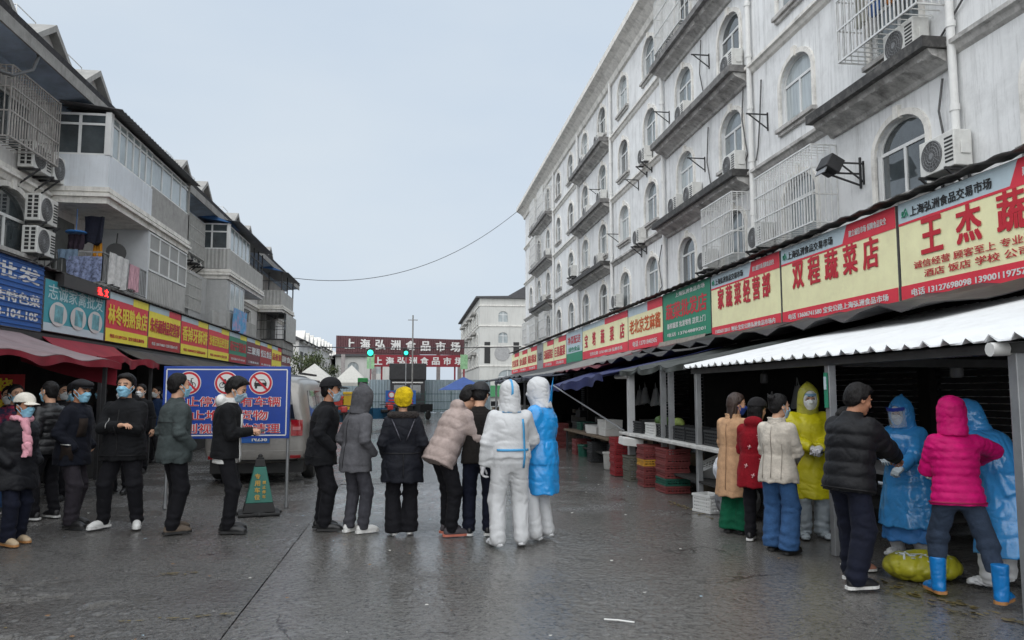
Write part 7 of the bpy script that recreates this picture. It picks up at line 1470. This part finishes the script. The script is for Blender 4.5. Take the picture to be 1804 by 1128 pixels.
for xx, zz in ((.06, .30), (-.04, .18), (.08, .05), (.0, -.12), (.10, .16), (-.08, -.02)):
    p.ribbon(p.jfn, [p.P-p.Y*.6+p.X*(xx+dx)+p.U*(zz+dz) for dx, dz in ((0, 0), (.012, .02), (.018, .045))], (0, 1, 0), .012, EMB, 'embroidery', .012); p.ribbon(p.jfn, [p.P-p.Y*.6+p.X*(xx+dx)+p.U*(zz+dz) for dx, dz in ((-.01, .03), (.03, .022))], (0, 1, 0), .010, EMB, 'embroidery', .012)
BEI = cloth('blazer_beige', srgb(196, 188, 176), bscale=60, fst=.05); JEA = cloth('jeans_blue', srgb(52, 86, 128), bscale=50); p = Person('woman in beige blazer and blue jeans with hair tied up, face mask, at the stall', 3.70, 7.52, -52, 1.56, fem=1, feet=((-.10, .04, 6), (.11, -.04, -10)), larm='front', rarm=((.08, .28, 1.0),), head=(6, 32, 0))
p.trousers(JEA, rk=.098, ra=.10, flare=.01, wr=.007); p.jacket(BEI, ease=.03, wr=.0014, skirt=(.70, .205, .16), collar=.02, waist=.012); SEB = mat('seam_beige', srgb(140, 132, 122), var=0); p.zip(-.16, .42, 0, .006, SEB, True, 'back_seam'); p.zip(-.1, .25, .10, .005, SEB, True, 'back_seam'); p.zip(-.1, .25, -.10, .005, SEB, True, 'back_seam'); fold_collar(p, BEI); p.piece('bun', HAIR); p.piece('mask', MASKG); p.shoes(SHB, SOLEB)
SILV = mat('suit_trouser_pale', srgb(168, 178, 184), rough=.5, var=.1, bump=.5, bscale=14)
p = Person('worker in yellow plastic gown with white hood and visor, holding a phone', 4.42, 8.22, 168, 1.64, feet=((-.11, .0, 8), (.10, .05, -10)), larm=((-.03, .30, 1.05), (-.6, -.5, -.5), 'glove'), rarm=((.06, .30, 1.05), (.9, -.4, -.3), 'glove'), head=(6, 0, 0))
p.trousers(SILV, rk=.092, ra=.088, wr=.007); p.hoodup(PPE, .018, opening=(.055, .062), wr=.006); p.hoodup(mat('hood_yellow_clear', srgb(190, 186, 60), rough=.35, var=.2, alpha=.75), .032, opening=(.092, .125), peak=.012, name='outer_hood')
p.jacket(YEL, ease=.06, sl=(.084, .08, .056), skirt=(.44, .27, .22), collar=.03, cr=.10, wr=.008, name='gown', wsc=(7, 7, 5)); p.glove(GLV, 'grip'); p.piece('mask', MASKW); p.shoes(SILV, None, big=1.15, cover=True, name='boot_cover')
b = MB(); b.sheet(lambda u, v: ((u-.5)*.16, .105-.05*(2*u-1)**2, .035+.03*v), 10, 2, .003); o = b.build('visor_band', mat('band_blue', srgb(120, 160, 190), rough=.3, var=.1), p.root); o.matrix_local = p.HM
o = held(p, MATS['phone_black'], (0, .09, -.03), q=1, rx=.5); setp(o, 'black mobile phone held by the worker in yellow gown', 'phone')
PUF = cloth('puffer_black', (.008, .0085, .0105), rough=.6, bump=.3); p = Person('man in black puffer jacket and navy trousers reaching towards the worker in blue', 3.66, 6.16, -70, 1.66, lean=8, feet=((-.13, .14, 4), (.14, -.14, -16)), larm=((-.02, .52, 1.10), (-.6, -.3, -.8), 'grip'), rarm=((.10, .50, 1.08), (.7, -.4, -.6), 'grip'), head=(12, 22, 0), skin=SKIN2)
p.trousers(TRN, rk=.10, ra=.085, wr=.006); p.jacket(PUF, hem=-.13, ease=.06, puff=.014, qp=.115, sl=(.085, .076, .056), collar=.07, cr=.085); p.ring(-.10, .012, None, 0, 360, name='hem_band'); p.piece('short2', HAIR); p.shoes(SHB, SOLEW)
p = Person('person in black with bare ankles half hidden behind the man in black puffer', 3.97, 6.72, -80, 1.44, feet=((-.10, .06, 10), (.10, .0, -10)), larm='front', rarm='front')
p.trousers(TRB, cut=.12); p.jacket(BLK, hem=-.12, ease=.03); p.piece('short', HAIR); p.shoes(mat('slipper_skin', srgb(170, 120, 100), rough=.6, var=.1), SOLEW)
p = Person('worker in blue plastic gown with face shield taking a swab from the man', 4.86, 7.15, 118, 1.50, fem=1, feet=((-.11, .0, 8), (.11, .02, -8)), larm=((-.14, .38, 1.02), (-.8, -.4, -.4), 'glove'), rarm=((.03, .42, 1.13), (.9, -.2, -.4), 'glove'), head=(10, 6, 0))
p.trousers(PPE, rk=.090, ra=.075, wr=.007); BLUP2 = mat('gown_sky_plastic', srgb(62, 148, 214), rough=.18, coat=.5, var=.15, scale=5, bump=.6, bscale=11, spec=.6); 
folds(BLUP2, 6, .7, (1, 1, .45), .035, .35); p.jacket(BLUP2, ease=.065, sl=(.088, .082, .06), skirt=(.30, .285, .235), collar=.04, cr=.10, wr=.008, name='gown', wsc=(7, 7, 5)); p.hoodup(BLUP2, .04, peak=.012, opening=(.085, .115), wr=.008, drop=.05); p.hoodup(PPE, .012, opening=(.058, .07), wr=.004, name='inner_hood'); p.jacket(BLUEG, ease=.045, skirt=(.16, .255, .205), collar=.02, wr=.005, sleeves=False, name='under_gown'); p.piece('mask', MASKW); p.glove(mat('glove_pale', (.6, .68, .72), rough=.4, var=.1), 'grip'); p.shoes(PPE, None, big=1.18, cover=True, name='boot_cover')
b = MB(); b.sheet(lambda u, v: ((u-.5)*.20, .15-.075*(2*u-1)**2, -.13+.19*v), 12, 4, .002); o = b.build('face_shield', mat('shield_clear', (.8, .85, .9), rough=.05, var=0, alpha=.22, spec=.8), p.root); o.matrix_local = p.HM
b = MB(); b.sheet(lambda u, v: ((u-.5)*.205, .156-.078*(2*u-1)**2, .045+.035*v), 12, 1, .006); o = b.build('shield_band', mat('band_navy', srgb(24, 52, 150), rough=.4, var=.1), p.root); o.matrix_local = p.HM
PNK = cloth('down_pink', srgb(196, 8, 104), rough=.6, bump=.3); p = Person('woman in bright pink hooded down jacket and blue rubber boots, back to the camera', 4.24, 5.62, -22, 1.53, fem=1, lean=4, feet=((-.14, .14, 14), (.22, -.20, -34)), hip=.0, larm=((-.06, .36, 1.06),), rarm=((.30, .42, 1.17), (.9, -.2, .1), 'grip'), head=(2, 10, 0))
p.trousers(cloth('jeans_dark', srgb(50, 62, 80), bscale=50), rk=.085, ra=.065, cut=.25, wr=.006); p.jacket(PNK, hem=-.11, ease=.035, puff=.009, qp=.062, sl=(.072, .066, .05), collar=.03, waist=.0); SEP = mat('seam_pink', srgb(140, 6, 64), var=0); p.ring(-.075, .012, SEP, 0, 360, name='hem_band'); p.ribbon(p.jfn, [p.P+p.X*.55+p.Y*.03+p.U*t for t in (.0, .06, .12)], -p.X, .014, SEAM, 'pocket_zip', .01); p.hoodup(PNK, .034, puff=.006, wr=.004); p.piece('short', HAIR)
p.shoes(mat('boot_blue', srgb(16, 122, 196), rough=.3, var=.12, spec=.6), SOLEG, big=1.12, boot=.22, name='rubber_boot')
p = Person('worker in blue plastic gown bending behind the woman in pink, at the right edge', 4.86, 5.98, 30, 1.56, lean=26, py=-.10, feet=((-.16, .0, 14), (.15, .02, -18)), larm=((-.16, .46, 1.02), None, 'glove'), rarm=((.10, .46, 1.0), None, 'glove'), head=(10, -10, 0), fat=1.1)
p.trousers(PPE, rk=.115, ra=.10, wr=.008); p.jacket(BLUP2, ease=.075, sl=(.088, .082, .06), skirt=(.28, .30, .27), collar=.04, cr=.10, wr=.008, name='gown', wsc=(7, 7, 5)); p.hoodup(BLUP2, .04, wr=.008, drop=.05); p.piece('mask', MASKW); p.glove(GLV, 'grip'); p.shoes(PPE, None, big=1.2, cover=True, name='boot_cover')
# --- people further back under the left awnings
p = Person('woman in navy jacket with red flowers and blue mask at the left edge', -5.36, 11.3, -150, 1.68, fem=1, larm='front', rarm='front', head=(0, -20, 0)); p.trousers(cloth('jeans_mid', srgb(40, 66, 100)), h=.016); p.jacket(mat('jacket_flowers', (.010, .012, .04), rough=.8, var=0, dirt=(.5, .02, .06), dscale=11, damt=1), hem=-.12, ease=.035, h=.015); p.piece('bun', HAIR); p.piece('mask', MASKB); p.shoes(SHB, SOLEW)
def back_person(label, x, y, face, H, jm, hairm=HAIR, mask=MASKB, tr=TRB, cap=None, arms=('down', 'pocket'), kind='short'):
    p = Person(label, x, y, face, H, larm=arms[0], rarm=arms[1]); p.trousers(tr, h=.016); p.jacket(jm, hem=-.12, ease=.04, h=.015)
    if cap: p.piece(cap, BLK); p.piece('back', HAIR)
    else: p.piece(kind, hairm)
    if mask: p.piece('mask', mask)
    p.shoes(SHB, SOLEB); return p
back_person('dark haired man cut by the left edge behind the old man', -5.72, 11.9, -160, 1.66, BLK, mask=MASKW)
back_person('man in dark knitted cap and blue mask behind the man in flat cap', -5.08, 12.5, -165, 1.70, CHAR, cap='beanie')
back_person('man with white mask half hidden behind the shiny padded jacket', -5.62, 13.3, -120, 1.72, CHAR, mask=MASKW)
back_person('man with white mask in black coat far behind the crossed arms man', -5.44, 16.5, 170, 1.74, BLK, mask=MASKW)
back_person('man in navy and blue jacket with white mask walking under the far left awning', -5.88, 18.9, 150, 1.72, cloth('jacket_blue_navy', srgb(30, 48, 78)), mask=MASKW, tr=CHAR)
back_person('man in black with white mask glimpsed between flat cap and crossed arms', -4.62, 13.2, 172, 1.70, BLK, mask=MASKW)
back_person('dark coated person deep under the left awning near the red banner', -6.0, 14.6, 150, 1.68, CHAR, mask=MASKB)
back_person('person in orange vest far back by the edge of the blue notice board', -6.2, 20.6, 165, 1.70, cloth('vest_orange', srgb(190, 70, 30)), mask=MASKW)
back_person('dark coated person far under the left awnings behind the crossed arms man', -6.6, 17.6, 140, 1.70, NAVYB, mask=MASKB)
print('people', round(time.time()-T0, 1))
